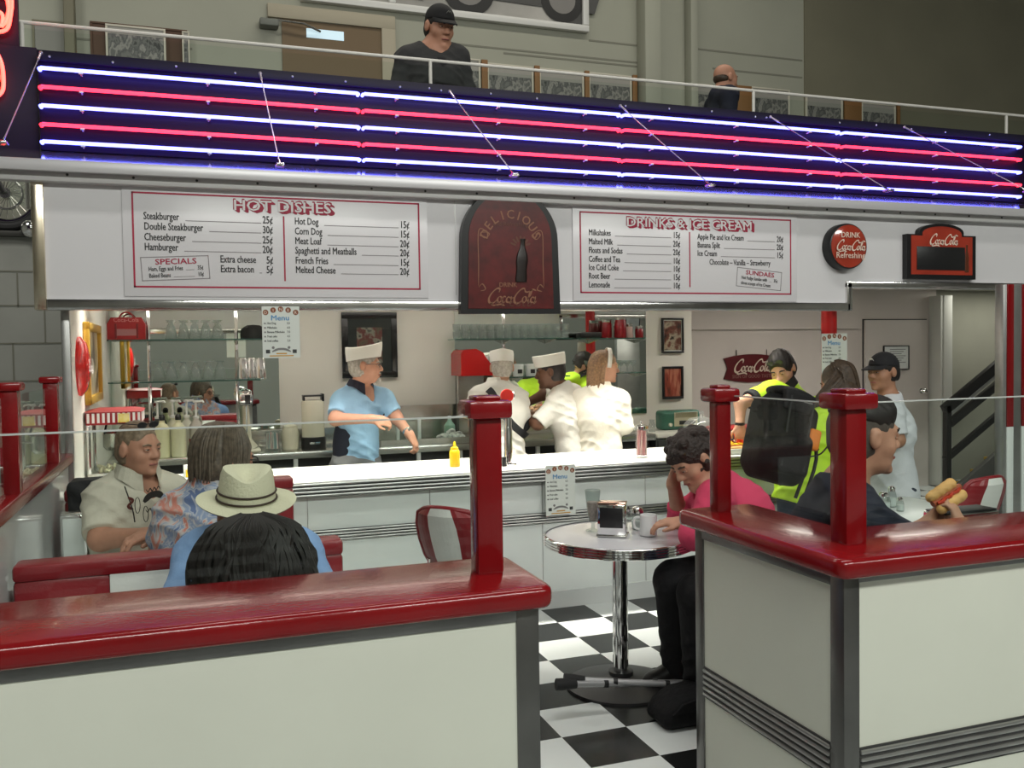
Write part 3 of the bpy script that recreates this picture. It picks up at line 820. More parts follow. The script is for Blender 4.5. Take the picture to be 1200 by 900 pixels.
o = np.array([(a0[0] + a1[0]) / 2, YF, a0[2]])
cb = thing('chalkboard_sign', 'red sign with rounded crest, white cola script and a blank blackboard panel', 'sign', o)
MB().prism(tomb(w, h, hs), o - YV * 0.045, XV, ZV, YV * 0.045).build('frame', M_SIGNE, cb)
MB().prism([(x * 0.89, 0.03 + y * 0.87) for x, y in tomb(w, h, hs)], o - YV * 0.048, XV, ZV, YV * 0.004).build('face', M_REDS, cb)
mb = MB().span(o + np.array([-w * 0.37, -0.051, h * 0.16]), o + np.array([w * 0.33, -0.048, h * 0.58]), bev=0.001)
mb.build('blackboard', M_BLACK, cb)
mb = MB(); script_logo(mb, o + np.array([0.01, -0.05, h * 0.70]), XV, ZV, w * 0.42, 0, 0.34); mb.build('lettering', M_CREAM, cb)
MB().lathe(o + np.array([w * 0.36, -0.049, h * 0.13]), [(0.018, 0), (0.02, 0.03), (0.017, 0.07), (0.02, 0.1), (0.009, 0.15), (0.009, 0.19), (0, 0.19)], 12, squash=0.2).build('bottle_relief', mat('brown_bottle', (0.10, 0.03, 0.015), 0.2), cb)


# paper menus hung on the canopy, counter and pillar
def paper_menu(label, tl, br, y, tilt=0.0):
    P0, P1 = PY(*tl, y), PY(*br, y); w = P1[0] - P0[0]; h = P0[2] - P1[2]
    t = thing('paper_menu', label, 'menu sheet', ((P0[0] + P1[0]) / 2, y, P1[2]), 'printed diner menu sheets')
    o = np.array([(P0[0] + P1[0]) / 2, y, P1[2]])
    MB().span(o + np.array([-w / 2, -0.002, 0]), o + np.array([w / 2, 0, h])).build('sheet', mat('menu_paper', (0.66, 0.70, 0.66), 0.4), t)
    mb = MB(); of = o - YV * 0.003
    fl = lambda u, v, d=0.0: of + np.array([w * (u - 0.5), -d, h * v])
    for i, ch in enumerate('DINER'):
        u = 0.1 + 0.2 * i; v = 0.855 + 0.09 * math.sin(PI * (i + 0.5) / 5)
        mb.prism([(w * 0.075 * math.cos(k_ * PI / 8), w * 0.075 * math.sin(k_ * PI / 8)) for k_ in range(16)], fl(u, v), XV, ZV, YV * 0.001, 0)
        mb.text(ch, fl(u, v - 0.032, 0.0006), XV, ZV, w * 0.115, 1, bold=0.02, align='CENTER')
    mb.text('Menu', fl(0.48, 0.73), XV, ZV, w * 0.2, 2, bold=0.03, align='CENTER', width=w * 0.48)
    for i, (l, p) in enumerate((('Hot Dog', '5.5'), ('Milkshake', '6.0'), ('Banana Milkshake', '7.0'), ('Fruit cake', '4.5'), ('Iced coffee', '5.0'))):
        v = 0.655 - 0.085 * i
        mb.text(l, fl(0.13, v), XV, ZV, w * 0.082, 3, xs=0.8, bold=0.02); mb.text(p, fl(0.66, v), XV, ZV, w * 0.082, 3, xs=0.8, bold=0.02)
        mb.prism([(0, 0), (w * 0.05, 0), (w * 0.05, w * 0.04), (0, w * 0.04)], fl(0.05, v), XV, ZV, YV * 0.0008, 4)
    for u in (0.14, 0.85):
        mb.prism([(-w * 0.055, 0), (w * 0.055, 0), (w * 0.055, w * 0.1), (-w * 0.055, w * 0.1)], fl(u, 0.09), XV, ZV, YV * 0.0008, 3)
    mb.ribbon([(-w * 0.25, 0), (-w * 0.12, w * 0.06), (0, w * 0.075), (w * 0.12, w * 0.06), (w * 0.25, 0)], w * 0.06, fl(0.5, 0.12), XV, ZV, 4, thin=1)
    for u in (0.28, 0.7):
        mb.prism([(w * 0.04 * math.cos(k_ * PI / 4), w * 0.04 * math.sin(k_ * PI / 4)) for k_ in range(8)], fl(u, 0.2), XV, ZV, YV * 0.0008, 4)
    mb.prism([(-w * 0.14, 0), (w * 0.14, 0), (w * 0.14, w * 0.035), (-w * 0.14, w * 0.035)], fl(0.5, 0.072), XV, ZV, YV * 0.0008, 5)
    mb.prism([(-w * 0.32, 0), (w * 0.32, 0), (w * 0.32, w * 0.03), (-w * 0.32, w * 0.03)], fl(0.5, 0.03), XV, ZV, YV * 0.0008, 5)
    mb.build('print', [mat('menu_brown', (0.22, 0.07, 0.03), 0.5), M_CREAM, mat('menu_blue', (0.10, 0.28, 0.52), 0.5), mat('menu_black', (0.04, 0.045, 0.045), 0.5), mat('menu_grey', (0.2, 0.2, 0.2), 0.5), mat('menu_ochre', (0.55, 0.30, 0.05), 0.5)], t)
    return t


paper_menu('paper menu hanging from the canopy edge beside the shelves of glasses', (306.5, 359), (352, 419), YF - 0.03)
# ---------------------------------------------------------------- serving counter
CZ = 0.91; CY0, CY1 = 5.35, 6.10; CXR = 3.95
ct = thing('serving_counter', 'long white serving counter with ribbed metal edge and a second ribbed band', 'counter', ((LWX + CXR) / 2, 5.7, 0))
MB().span((LWX + 0.002, CY0, CZ - 0.035), (CXR, CY1, CZ), bev=0.006).build('worktop', mat('white_worktop', (0.80, 0.79, 0.75), 0.25), ct)
mb = MB().span((LWX + 0.004, CY0 + 0.05, 0.0), (CXR - 0.05, CY1 - 0.06, CZ - 0.036))
for x in (-0.05, 0.62, 1.36, 2.10, 2.84, 3.5): mb.span((x - 0.002, CY0 + 0.048, 0.1), (x + 0.002, CY0 + 0.0505, CZ - 0.04), 1)
mb.build('front_panel', [M_WHITE, M_ALU], ct)


def ribs(name, x0, x1, y, z0, z1, n, parent):
    mb = MB().span((x0, y, z0), (x1, y + 0.02, z1), 1)
    dz = (z1 - z0) / n
    for i in range(n):
        mb.span((x0, y - 0.010, z0 + dz * (i + 0.12)), (x1, y + 0.005, z0 + dz * (i + 0.88)), 0, dz * 0.36)
    return mb.build(name, [mat('rib_metal', (0.38, 0.38, 0.37), 0.33, 0.95, noise=(5, 0.2)), M_RIBD], parent)


ribs('ribbed_edge', LWX + 0.004, CXR, CY0 - 0.001, CZ - 0.092, CZ - 0.006, 4, ct)
ribs('ribbed_band', LWX + 0.004, CXR - 0.05, CY0 + 0.04, 0.545, 0.615, 4, ct)
mb = MB().prism([(0, 0), (0.05, 0), (0.05, 0.10), (0.035, 0.10), (0.02, 0.03)], (LWX + 0.004, CY0, 0), YV, ZV, XV * (CXR - 0.05 - LWX))
mb.build('kick_cove', mat('pale_cove', (0.55, 0.58, 0.57), 0.4), ct)
paper_menu('paper menu taped to the front of the white counter', (639, 546), (674.5, 602), CY0 - 0.012)


def at_counter(px, y=5.6, z=CZ): return np.array([PY(px, 500, y)[0], y, z])


def bottle(name, label, cat, pos, prof, mats, parts=(), group=None, n=20):
    t = thing(name, label, cat, pos, group)
    MB().lathe(pos, prof, n).build('body', mats[0], t)
    for nm, pr, m in parts:
        MB().lathe(pos, pr, n).build(nm, m, t)
    return t


M_YEL = mat('mustard_yellow', (0.80, 0.50, 0.01), 0.3)
bottle('mustard_bottle', 'yellow squeeze bottle standing on the counter', 'bottle', PZ(533, 547, CZ), [(0.032, 0), (0.034, 0.008), (0.034, 0.098), (0.031, 0.108), (0.024, 0.114)], [M_YEL],
       [('nozzle', [(0.026, 0.108), (0.024, 0.126), (0.012, 0.132), (0.007, 0.16), (0.004, 0.166), (0, 0.166)], M_YEL)])
p = PZ(596, 545, CZ)
t = thing('drink_tap', 'tall chrome drink tap column with a red round badge behind the red post', 'tap', p)
MB().lathe(p, [(0.055, 0), (0.055, 0.006), (0.05, 0.01), (0.024, 0.012), (0.027, 0.016), (0.027, 0.24), (0.022, 0.25), (0.022, 0.46), (0.024, 0.47), (0.0, 0.47)], 24).build('column', M_CHROME, t)
MB().cyl(p + [-0.03, 0, 0.455], p + [0.04, 0, 0.455], 0.026, n=20).build('head', M_CHROME, t)
MB().cyl(p + [-0.012, -0.03, 0.455], p + [-0.02, -0.045, 0.455], 0.042, n=24).cyl(p + [-0.013, -0.02, 0.455], p + [-0.0135, -0.033, 0.455], 0.044, n=24).build('badge', mat('tap_badge_red', (0.62, 0.04, 0.03), 0.3), t)
MB().cyl(p + [-0.05, -0.05, 0], p + [-0.05, -0.05, 0.06], 0.018, n=14).build('drip_knob', M_BLACK, t)


def straw_jar(name, label, pos, h=0.2, r=0.04, cols=((0.75, 0.30, 0.30),), lid=True, n=16):
    t = thing(name, label, 'straw dispenser', pos)
    MB().lathe(pos, [(r + 0.006, 0), (r + 0.006, 0.012), (r, 0.018), (r, h)], 20).build('jar', M_CLEARG, t)
    mb = MB()
    for i in range(n):
        a = random.uniform(0, 2 * PI); q = r * 0.78 * math.sqrt(random.random()); a2 = a + random.uniform(-.4, .4)
        mb.cyl(pos + [q * math.cos(a), q * math.sin(a), 0.016], pos + [q * math.cos(a2), q * math.sin(a2), h * random.uniform(.86, .97)], 0.0045, n=6, mi=i % len(cols))
    mb.build('straws', [mat('straw_%d' % round(c[0] * 100 + c[1] * 10), c, 0.5) for c in cols], t, kind='stuff')
    if lid:
        MB().lathe(pos, [(r + 0.006, h - 0.006), (r + 0.007, h + 0.012), (r * 0.6, h + 0.02), (0.006, h + 0.024), (0.006, h + 0.034), (0.011, h + 0.042), (0, h + 0.048)], 20).build('lid', M_CHROME, t)
    return t


straw_jar('straw_dispenser', 'glass straw dispenser full of pink straws on the counter near the cashier in white', PZ(752, 536, CZ), 0.205, 0.042, ((0.80, 0.34, 0.34), (0.82, 0.55, 0.52)), n=26)
p = PZ(822, 528, CZ); p[1] = 5.85; p[0] = PY(822, 500, 5.85)[0]
t = thing('cake_dome', 'clear cake dome with baked goods on the counter behind the curly haired woman', 'cake stand', p)
MB().lathe(p, [(0.0, 0), (0.075, 0), (0.07, 0.012), (0.02, 0.025), (0.02, 0.05), (0.15, 0.058), (0.155, 0.068), (0, 0.068)], 28).build('stand', M_STEEL, t)
MB().lathe(p, [(0.145, 0.069), (0.145, 0.13), (0.13, 0.185), (0.09, 0.225), (0.02, 0.24), (0.012, 0.25), (0.02, 0.265), (0.014, 0.28), (0, 0.283)], 28).build('dome', M_CLEARG, t)
mb = MB()
for i in range(6): mb.sph(p + [0.075 * math.cos(i * 1.05), 0.075 * math.sin(i * 1.05), 0.098], (0.036, 0.036, 0.03), 12)
mb.sph(p + [0, 0, 0.13], (0.045, 0.045, 0.035), 12)
mb.build('muffins', mat('baked_brown', (0.28, 0.11, 0.04), 0.7, bump=(40, 0.4)), t)
# hot dog tray being dressed with sauce at the counter's right end
p = np.array([PY(858, 540, 5.56)[0], 5.56, CZ])
t = thing('hot_dog_tray', 'white tray of hot dogs on the counter under the sauce bottle', 'tray', p)
MB().span(p + [-0.20, -0.15, 0.0], p + [0.14, 0.15, 0.012], bev=0.005).span(p + [-0.20, -0.15, 0.01], p + [0.14, -0.14, 0.04], bev=0.004).span(p + [-0.20, 0.14, 0.01], p + [0.14, 0.15, 0.04], bev=0.004).build('tray', M_WHTV, t)
M_BUN = mat('bread_bun', (0.66, 0.38, 0.13), 0.6, noise=(14, 0.25))
for i in range(4):
    h = thing('hot_dog', 'hot dog in a long bun on the counter tray, number %s along from its front' % ('one two three four'.split()[i]), 'hot dog', p + [-0.03, -0.10 + i * 0.065, 0.014], 'hot dogs on the tray')
    h['label'] = ('hot dog at the front edge of the counter tray', 'second hot dog from the front of the counter tray', 'third hot dog from the front of the counter tray', 'hot dog at the back edge of the counter tray')[i]
    c = np.array(h.location)
    mb = MB()
    for sy in (-1, 1): mb.sph(c + [0, sy * 0.014, 0.022], (0.095, 0.016, 0.021), 14)
    mb.build('bun', M_BUN, h)
    MB().tube([c + [-0.10, 0, 0.036], c + [0, 0, 0.04], c + [0.10, 0, 0.036]], 0.011, 10).build('sausage', mat('sausage', (0.35, 0.08, 0.03), 0.4), h)
    MB().tube([c + [-0.09 + 0.02 * k, 0.006 * (-1) ** k, 0.052] for k in range(10)], 0.004, 6).build('mustard', M_YEL, h)
p = np.array([PY(862, 500, 5.95)[0], 5.95, CZ])
t = thing('serving_box', 'red food warmer box behind the hot dog tray', 'food warmer', p)
MB().span(p + [-0.19, -0.10, 0.0], p + [0.2, 0.14, 0.15], bev=0.02).build('body', M_REDM, t)
MB().span(p + [-0.15, -0.103, 0.05], p + [0.15, -0.098, 0.13], bev=0.002).build('window', M_DARK, t)

# ---------------------------------------------------------------- back bench and its fittings
BZ = 0.92; BY0 = 6.97
bb = thing('back_bench', 'stainless steel back bench with dark shelves below along the kitchen wall', 'bench', (1.9, 7.2, 0))
MB().span((LWX + 0.002, BY0, BZ - 0.055), (3.78, YB - 0.004, BZ), bev=0.008).span((LWX + 0.002, YB - 0.03, BZ), (3.62, YB - 0.004, BZ + 0.13), bev=0.004).build('worktop', M_STEEL, bb)
MB().span((LWX + 0.002, BY0 + 0.12, 0.0), (3.78, YB - 0.006, BZ - 0.056)).build('cabinet_body', M_DARK, bb)
for x in (PY(347, 540, BY0)[0], PY(491, 500, BY0)[0], PY(541, 540, BY0)[0], PY(632, 530, BY0)[0], 3.2, -0.3):
    MB().span((x - 0.016, BY0 + 0.02, 0), (x + 0.016, BY0 + 0.05, BZ - 0.05), bev=0.003).build('leg', mat('white_steel_leg', (0.7, 0.7, 0.67), 0.4), bb)
MB().span((LWX + 0.02, BY0 + 0.02, 0.32), (3.7, BY0 + 0.13, 0.345)).build('shelf', M_STEEL, bb)
rb = thing('cupboard', 'low black cupboard with pale top under the green radio', 'cupboard', (4.1, 7.2, 0))
MB().span((3.785, BY0 + 0.02, 0), (XR - 0.13, YB - 0.004, BZ - 0.04), bev=0.004).build('body', M_BLACK, rb)
MB().span((3.785, BY0 - 0.01, BZ - 0.038), (XR - 0.125, YB - 0.004, BZ), bev=0.005).build('top', mat('pale_top', (0.66, 0.64, 0.57), 0.3), rb)
x0 = PY(770, 510, BY0)[0]
for k in range(2):
    d_ = MB().span((3.80 + k * 0.28, BY0 + 0.004, 0.06), (4.06 + k * 0.28, BY0 + 0.02, BZ - 0.06), bev=0.004).build('door', M_BLACK, rb)
    MB().span((4.065 + k * 0.28, BY0 + 0.006, 0.06), (4.077 + k * 0.28, BY0 + 0.022, BZ - 0.06)).build('edge_strip', M_WHITE, d_)
# stainless sink trough behind the server
a = PY(455, 505, 7.2); c = PY(553, 505, 7.2)
tr = thing('steel_trough', 'stainless steel topping trough on the back bench behind the server', 'trough', ((a[0] + c[0]) / 2, 7.2, BZ))
zt = PY(480, 492, 7.03)[2]
MB().span((a[0] - 0.1, 7.0, BZ + 0.001), (c[0], 7.02, BZ + 0.05)).span((a[0] - 0.1, 7.44, BZ + 0.001), (c[0], 7.46, zt + 0.09)).span((a[0] - 0.1, 7.02, BZ + 0.001), (c[0], 7.44, BZ + 0.02)).build('basin', M_STEEL, tr)
g_ = MB().prism([(7.0, BZ + 0.05), (7.06, zt), (7.066, zt), (7.008, BZ + 0.05)], (a[0] - 0.1, 0, 0), YV, ZV, XV * (c[0] - a[0] + 0.1)).build('sneeze_glass', M_GLASS, tr)
MB().span((a[0] - 0.1, 7.055, zt - 0.004), (c[0], 7.07, zt)).build('glass_rim', M_EDGE, g_)
for x in (PY(491, 500, 7.05)[0], PY(466, 500, 7.05)[0]):
    MB().span((x - 0.012, 7.03, BZ + 0.02), (x + 0.012, 7.05, zt), bev=0.003).build('divider', M_WHITE, tr)
p = np.array([PY(527, 505, 7.25)[0], 7.25, BZ + 0.021])
t = thing('soap_bottle', 'pale green plastic bottle standing in the steel trough', 'bottle', p)
MB().lathe(p, [(0.045, 0), (0.047, 0.02), (0.045, 0.11), (0.02, 0.14), (0.014, 0.16)], 16).build('body', mat('pale_green_plastic', (0.25, 0.42, 0.34), 0.3), t)
MB().lathe(p, [(0.015, 0.158), (0.016, 0.185), (0, 0.187)], 12).build('cap', M_WHITE, t)
p = np.array([PY(530, 515, 7.13)[0], 7.13, BZ + 0.021])
mb = MB()
for i in range(26):
    a_ = random.uniform(0, 2 * PI); q = random.uniform(0, 0.09)
    mb.sph(p + [q * math.cos(a_) * 1.2, q * math.sin(a_) * 0.6, 0.02 + 0.05 * (1 - q / 0.09) * random.random()], (0.035, 0.03, 0.022), 10, R=Matrix.Rotation(random.uniform(0, 3), 3, 'X'))
tag(mb.build('tea_towel', mat('striped_cloth', (0.6, 0.6, 0.58), 0.9, noise=(40, 0.5)), off=p), 'crumpled patterned tea towel lying in the steel trough', 'towel')


def on_bench(px, y=7.22): return np.array([PY(px, 500, y)[0], y, BZ + 0.001])


# pump bottles
M_PUMPW = mat('white_pump', (0.78, 0.78, 0.74), 0.35)
pumps = [(185, 7.28, (0.05, 0.055, 0.045), 'dark syrup pump bottle at the left end of the bench row', False), (190, 7.06, (0.74, 0.72, 0.46), 'pale cream sauce bottle with dark cap, leftmost of the front pair', True),
         (203, 7.32, (0.60, 0.59, 0.42), 'pale sauce pump bottle standing behind the two cream ones', False), (209, 7.06, (0.72, 0.71, 0.48), 'pale cream sauce bottle with dark cap beside the red syrup', True),
         (219, 7.30, (0.62, 0.61, 0.50), 'clear pump bottle standing between the cream and red bottles', False), (230, 7.14, (0.42, 0.035, 0.07), 'pump bottle a third full of red syrup', False)]
for px, y, c, lab, short in pumps:
    p = on_bench(px, y); t = thing('sauce_bottle', lab, 'bottle', p, 'sauce pump bottles on the back bench')
    hh = 0.255
    if c[1] < 0.04:
        MB().lathe(p, [(0.05, 0), (0.053, 0.01), (0.053, 0.12)], 18).build('syrup', mat('red_syrup', c, 0.25), t)
        MB().lathe(p, [(0.053, 0.12), (0.053, 0.19), (0.045, 0.225), (0.02, 0.26), (0.018, 0.28)], 18).build('body', mat('cloudy_plastic', (0.5, 0.46, 0.40), 0.35), t)
    else:
        MB().lathe(p, [(0.05, 0), (0.053, 0.01), (0.053, 0.185), (0.046, 0.22), (0.02, 0.25), (0.018, 0.272)], 18).build('body', mat('sauce_%d%d' % (int(c[0] * 100), int(c[2] * 100)), c, 0.3), t)
    if short:
        MB().lathe(p, [(0.021, 0.268), (0.022, 0.295), (0.012, 0.31), (0, 0.312)], 14).build('cap', M_BLACK, t)
    else:
        MB().lathe(p, [(0.021, 0.268), (0.022, 0.285), (0.008, 0.29), (0.008, 0.385), (0.02, 0.388), (0.02, 0.402), (0, 0.405)], 14).tube([p + [0, 0, 0.395], p + [0.05, -0.02, 0.398], p + [0.055, -0.022, 0.385]], 0.008, 8).build('pump', M_PUMPW, t)
# milkshake mixer
p = on_bench(290, 7.2); t = thing('milkshake_mixer', 'cream and chrome milkshake mixer on the back bench', 'mixer', p)
M_CREAMP = mat('cream_enamel', (0.66, 0.63, 0.50), 0.25)
MB().box(p + [0.015, -0.02, 0.012], (0.15, 0.2, 0.024), bev=0.011).tube([p + [0.035, 0.0, 0.02], p + [0.0, 0.0, 0.09], p + [-0.01, 0.0, 0.30], p + [-0.012, 0, 0.36]], 0.03, 12, rs=[0.045, 0.032, 0.026, 0.026]).build('stand', M_CREAMP, t)
MB().box(p + [-0.012, -0.03, 0.40], (0.105, 0.15, 0.10), bev=0.025).lathe(p + [-0.012, -0.03, 0.44], [(0.05, 0), (0.048, 0.02), (0.03, 0.035), (0, 0.038)], 18).build('motor_head', M_CHROME, t)
MB().cyl(p + [-0.01, -0.07, 0.36], p + [-0.01, -0.07, 0.15], 0.005, n=8).build('spindle', M_CHROME, t)
MB().box(p + [0.0, -0.106, 0.40], (0.04, 0.005, 0.07), bev=0.002).build('plate', M_BLACK, t)
straw_jar('straw_holder', 'open clear holder of coloured straws on the back bench', on_bench(319, 7.15), 0.15, 0.055, ((0.75, 0.42, 0.40), (0.35, 0.55, 0.55), (0.7, 0.68, 0.62)), lid=False, n=30)
p = on_bench(340, 7.2)
bottle('cream_canister', 'small cream canister with domed lid on the back bench', 'canister', p, [(0.06, 0), (0.066, 0.02), (0.068, 0.12), (0.058, 0.16), (0.055, 0.165)], [M_CREAMP],
       [('lid', [(0.057, 0.164), (0.055, 0.18), (0.03, 0.192), (0.008, 0.196), (0.012, 0.212), (0, 0.214)], M_CREAMP)])
p = on_bench(367, 7.2); t = thing('coffee_urn', 'tall cream vacuum coffee urn on a black base', 'coffee urn', p)
MB().lathe(p, [(0.095, 0.0), (0.095, 0.085), (0.09, 0.09)], 28).build('base', M_BLACK, t)
MB().lathe(p, [(0.088, 0.088), (0.088, 0.36), (0.08, 0.375), (0.0, 0.376)], 28).build('body', M_CREAMP, t)
MB().box(p + [0.0, 0, 0.41], (0.155, 0.12, 0.012), bev=0.005).box(p + [-0.07, 0, 0.39], (0.014, 0.1, 0.035), bev=0.004).box(p + [0.075, 0, 0.395], (0.02, 0.1, 0.06), bev=0.006).build('handle', M_BLACK, t)
MB().box(p + [0, -0.093, 0.045], (0.08, 0.004, 0.018), bev=0.001).build('badge', M_CHROME, t)
# old radio
p = np.array([(PY(772, 490, 7.3)[0] + PY(816, 490, 7.3)[0]) / 2, 7.3, BZ + 0.001]); wd = PY(816, 490, 7.3)[0] - PY(772, 490, 7.3)[0]
t = thing('radio', 'dark green vintage radio with cream grille on the cupboard', 'radio', p)
MB().box(p + [0, 0, 0.088], (wd, 0.16, 0.175), bev=0.03, seg=3).build('case', mat('green_bakelite', (0.045, 0.14, 0.10), 0.25), t)
mb = MB().box(p + [wd * 0.1, -0.081, 0.095], (wd * 0.62, 0.006, 0.125), bev=0.003)
for k in range(6): mb.box(p + [wd * 0.1, -0.085, 0.115 + 0.008 * k], (wd * 0.56, 0.004, 0.003), 1)
mb.build('grille', [mat('radio_cream', (0.50, 0.47, 0.33), 0.4), mat('radio_slot', (0.2, 0.18, 0.1), 0.6)], t)
MB().box(p + [wd * 0.13, -0.086, 0.065], (wd * 0.42, 0.004, 0.035), bev=0.001).build('dial', M_DARK, t)
for sx in (-0.32, 0.36): MB().cyl(p + [wd * sx, -0.08, 0.05], p + [wd * sx, -0.1, 0.05], 0.016, n=14).build('knob', M_CREAMP, t)
p = on_bench(764, 7.15); bottle('small_jug', 'small clear jug beside the green radio', 'jug', p, [(0.03, 0), (0.035, 0.03), (0.028, 0.07), (0.02, 0.09), (0.024, 0.11)], [M_CLEARG])

# ---------------------------------------------------------------- mirrors and glass shelves
YM = YB - 0.012


def wall_mirror(label, xa, xb, zb):
    x0, x1 = PY(xa, 400, YM)[0], PY(xb, 400, YM)[0]
    t = MB().span((x0, YM, zb), (x1, YB - 0.001, 2.16)).build('wall_mirror', M_MIRROR, off=((x0 + x1) / 2, YM, zb))
    return tag(t, label, 'mirror'), x0, x1


_, ma0, ma1 = wall_mirror('large mirror behind the shelves of upturned sundae glasses', 123, 326, BZ + 0.14)
_, mb0, mb1 = wall_mirror('large mirror behind the staff in white hats', 533, 757, BZ + 0.14)
M_SHG = thin_glass('shelf_glass', (0.7, 0.85, 0.8), tr=0.9)
M_SHE = mat('shelf_edge_green', (0.03, 0.075, 0.06), 0.2)


def glass_shelf(label, xa, xb, py, uprights=()):
    y0, y1 = 7.30, YM - 0.012
    x0, x1 = PY(xa, 420, y0)[0], PY(xb, 420, y0)[0]; z = PY((xa + xb) / 2, py, y0)[2]
    t = thing('glass_shelf', label, 'shelf', ((x0 + x1) / 2, y1, z), 'glass shelves on the mirrors')
    MB().span((x0, y0, z - 0.008), (x1, y1, z)).build('shelf_plate', M_SHG, t)
    MB().span((x0, y0 - 0.002, z - 0.009), (x1, y0 + 0.0015, z + 0.0005)).build('front_edge', M_SHE, t)
    for ux in uprights:
        x = PY(ux, 420, y1)[0]
        MB().prism([(y0 + 0.02, z - 0.01), (y1, z - 0.045), (y1, z - 0.01)], (x - 0.006, 0, 0), YV, ZV, XV * 0.012).build('bracket', M_STEEL, t)
    return x0, x1, z


S1 = glass_shelf('upper glass shelf holding the red cooler bag and five glasses', 122, 312, 397.5, (174, 277))
S2 = glass_shelf('lower glass shelf holding six glasses and steel cups', 122, 305, 446.5, (174, 277))
S3 = glass_shelf('glass shelf packed with two layers of tumblers', 533.5, 672, 396.5, (590, 640))
S4 = glass_shelf('short upper glass shelf with jars of red sauce', 676, 757, 396, (690, 745))
S5 = glass_shelf('short lower glass shelf with stemmed dessert dishes', 704, 757, 436.5, (745,))
S6 = glass_shelf('lower glass shelf with white tubs behind the staff in hats', 580, 668, 441, (600, 650))
for i, ux in enumerate((174, 277, 590)):
    x = PY(ux, 400, YM - 0.005)[0]
    tag(MB().span((x - 0.013, YM - 0.010, BZ + 0.16), (x + 0.013, YM - 0.001, 2.1), bev=0.003).build('shelf_upright', M_CHROME, off=(x, YM, BZ + 0.16)), ('slotted chrome shelf upright beside the red cooler bag', 'slotted chrome shelf upright beside the steel cups', 'slotted chrome shelf upright behind the tumblers')[i], 'upright')

# upturned sundae glasses
sun = MB().lathe((0, 0, 0), [(0.043, 0), (0.046, 0.006), (0.043, 0.03), (0.036, 0.07), (0.026, 0.105), (0.015, 0.122), (0.016, 0.135), (0.036, 0.143), (0.036, 0.147), (0, 0.147)], 16)
proto = None
where5 = ['second', 'third', 'fourth']
for row, (S, xs, nm) in enumerate(((S1, (201, 216, 229, 242, 256), 'upper'), (S2, (185, 200, 215, 229, 244, 258), 'lower'))):
    for i, px in enumerate(xs):
        x = PY(px, 420, 7.4)[0]; loc = (x, 7.40, S[2] + 0.001)
        n = len(xs)
        wh = 'leftmost' if i == 0 else 'rightmost' if i == n - 1 else ('second', 'third', 'fourth', 'fifth')[i - 1] + ' from the left'
        if proto is None: proto = sun.build('sundae_glass', M_TUMBLER); o = proto
        else: o = proto.copy(); COL.objects.link(o)
        o.location = loc
        tag(o, 'upturned ribbed sundae glass on the %s mirror shelf, %s' % (nm, wh), 'glass', 'upturned sundae glasses')
# steel malt cups
cup = MB().lathe((0, 0, 0), [(0.043, 0), (0.044, 0.004), (0.043, 0.02), (0.035, 0.155), (0.033, 0.165), (0, 0.167)], 20)
for i, px in enumerate((284, 294, 305)):
    x = PY(px, 420, 7.38 + 0.05 * (i % 2))[0]
    o = cup.build('malt_cup', M_CHROME) if i == 0 else o.copy()
    if i: COL.objects.link(o)
    o.location = (x, 7.37 + 0.05 * (i % 2), S2[2] + 0.001)
    tag(o, 'upturned polished steel malt cup, %s of the three on the lower shelf' % ('leftmost', 'middle one', 'rightmost')[i], 'cup', 'upturned steel malt cups')
# red cooler bag
a, c = PY(126, 395, 7.35), PY(171, 395, 7.35); zt = PY(150, 372, 7.35)[2]; z0 = S1[2] + 0.001
p = np.array([(a[0] + c[0]) / 2, 7.40, z0]); w = c[0] - a[0]; h = zt - z0
t = thing('cooler_bag', 'glossy red cooler bag with carry handles on the upper shelf', 'bag', p)
mb = MB().prism([(-w / 2, 0), (w / 2, 0), (w / 2, h * 0.7), (w * 0.4, h), (-w * 0.4, h), (-w / 2, h * 0.7)], p + [0, 0.07, 0], XV, ZV, YV * -0.14)
mb.build('body', mat('red_bag_vinyl', (0.27, 0.012, 0.014), 0.3, bump=(30, 0.1)), t)
MB().tube(catmull([tuple(p + [-0.05, -0.02, h]), tuple(p + [-0.03, -0.02, h + 0.03]), tuple(p + [0, -0.02, h + 0.04]), tuple(p + [0.03, -0.02, h + 0.03]), tuple(p + [0.05, -0.02, h])], 4), 0.006, 8).build('handle', mat('red_bag_vinyl'), t)
mb = MB()
for sx in (-0.28, 0.28): mb.span(p + [w * sx - 0.007, -0.075, 0.01], p + [w * sx + 0.007, -0.07, h * 0.72], 1)
mb.span(p + [-w * 0.3, -0.0725, h * 0.18], p + [w * 0.3, -0.07, h * 0.48], 0)
mb.build('straps', [mat('bag_grey_print', (0.28, 0.12, 0.12), 0.4), mat('bag_dark_red', (0.14, 0.008, 0.01), 0.4)], t)
mb = MB().text('Coca-Cola', p + [0, -0.0715, h * 0.8], XV, ZV, 0.045, xs=0.9, bold=0.01, align='CENTER'); mb.build('lettering', mat('bag_pink_print', (0.5, 0.2, 0.2), 0.5), t)
# dark cap on the shelf
p = np.array([PY(297, 390, 7.4)[0], 7.4, S1[2] + 0.001])
t = MB().lathe(p, [(0.085, 0), (0.088, 0.04), (0.078, 0.085), (0.05, 0.105), (0, 0.11)], 20).build('felt_hat', mat('black_felt', (0.012, 0.012, 0.012), 0.9), off=p); tag(t, 'black brimless cap on the upper shelf behind the paper menu', 'cap')
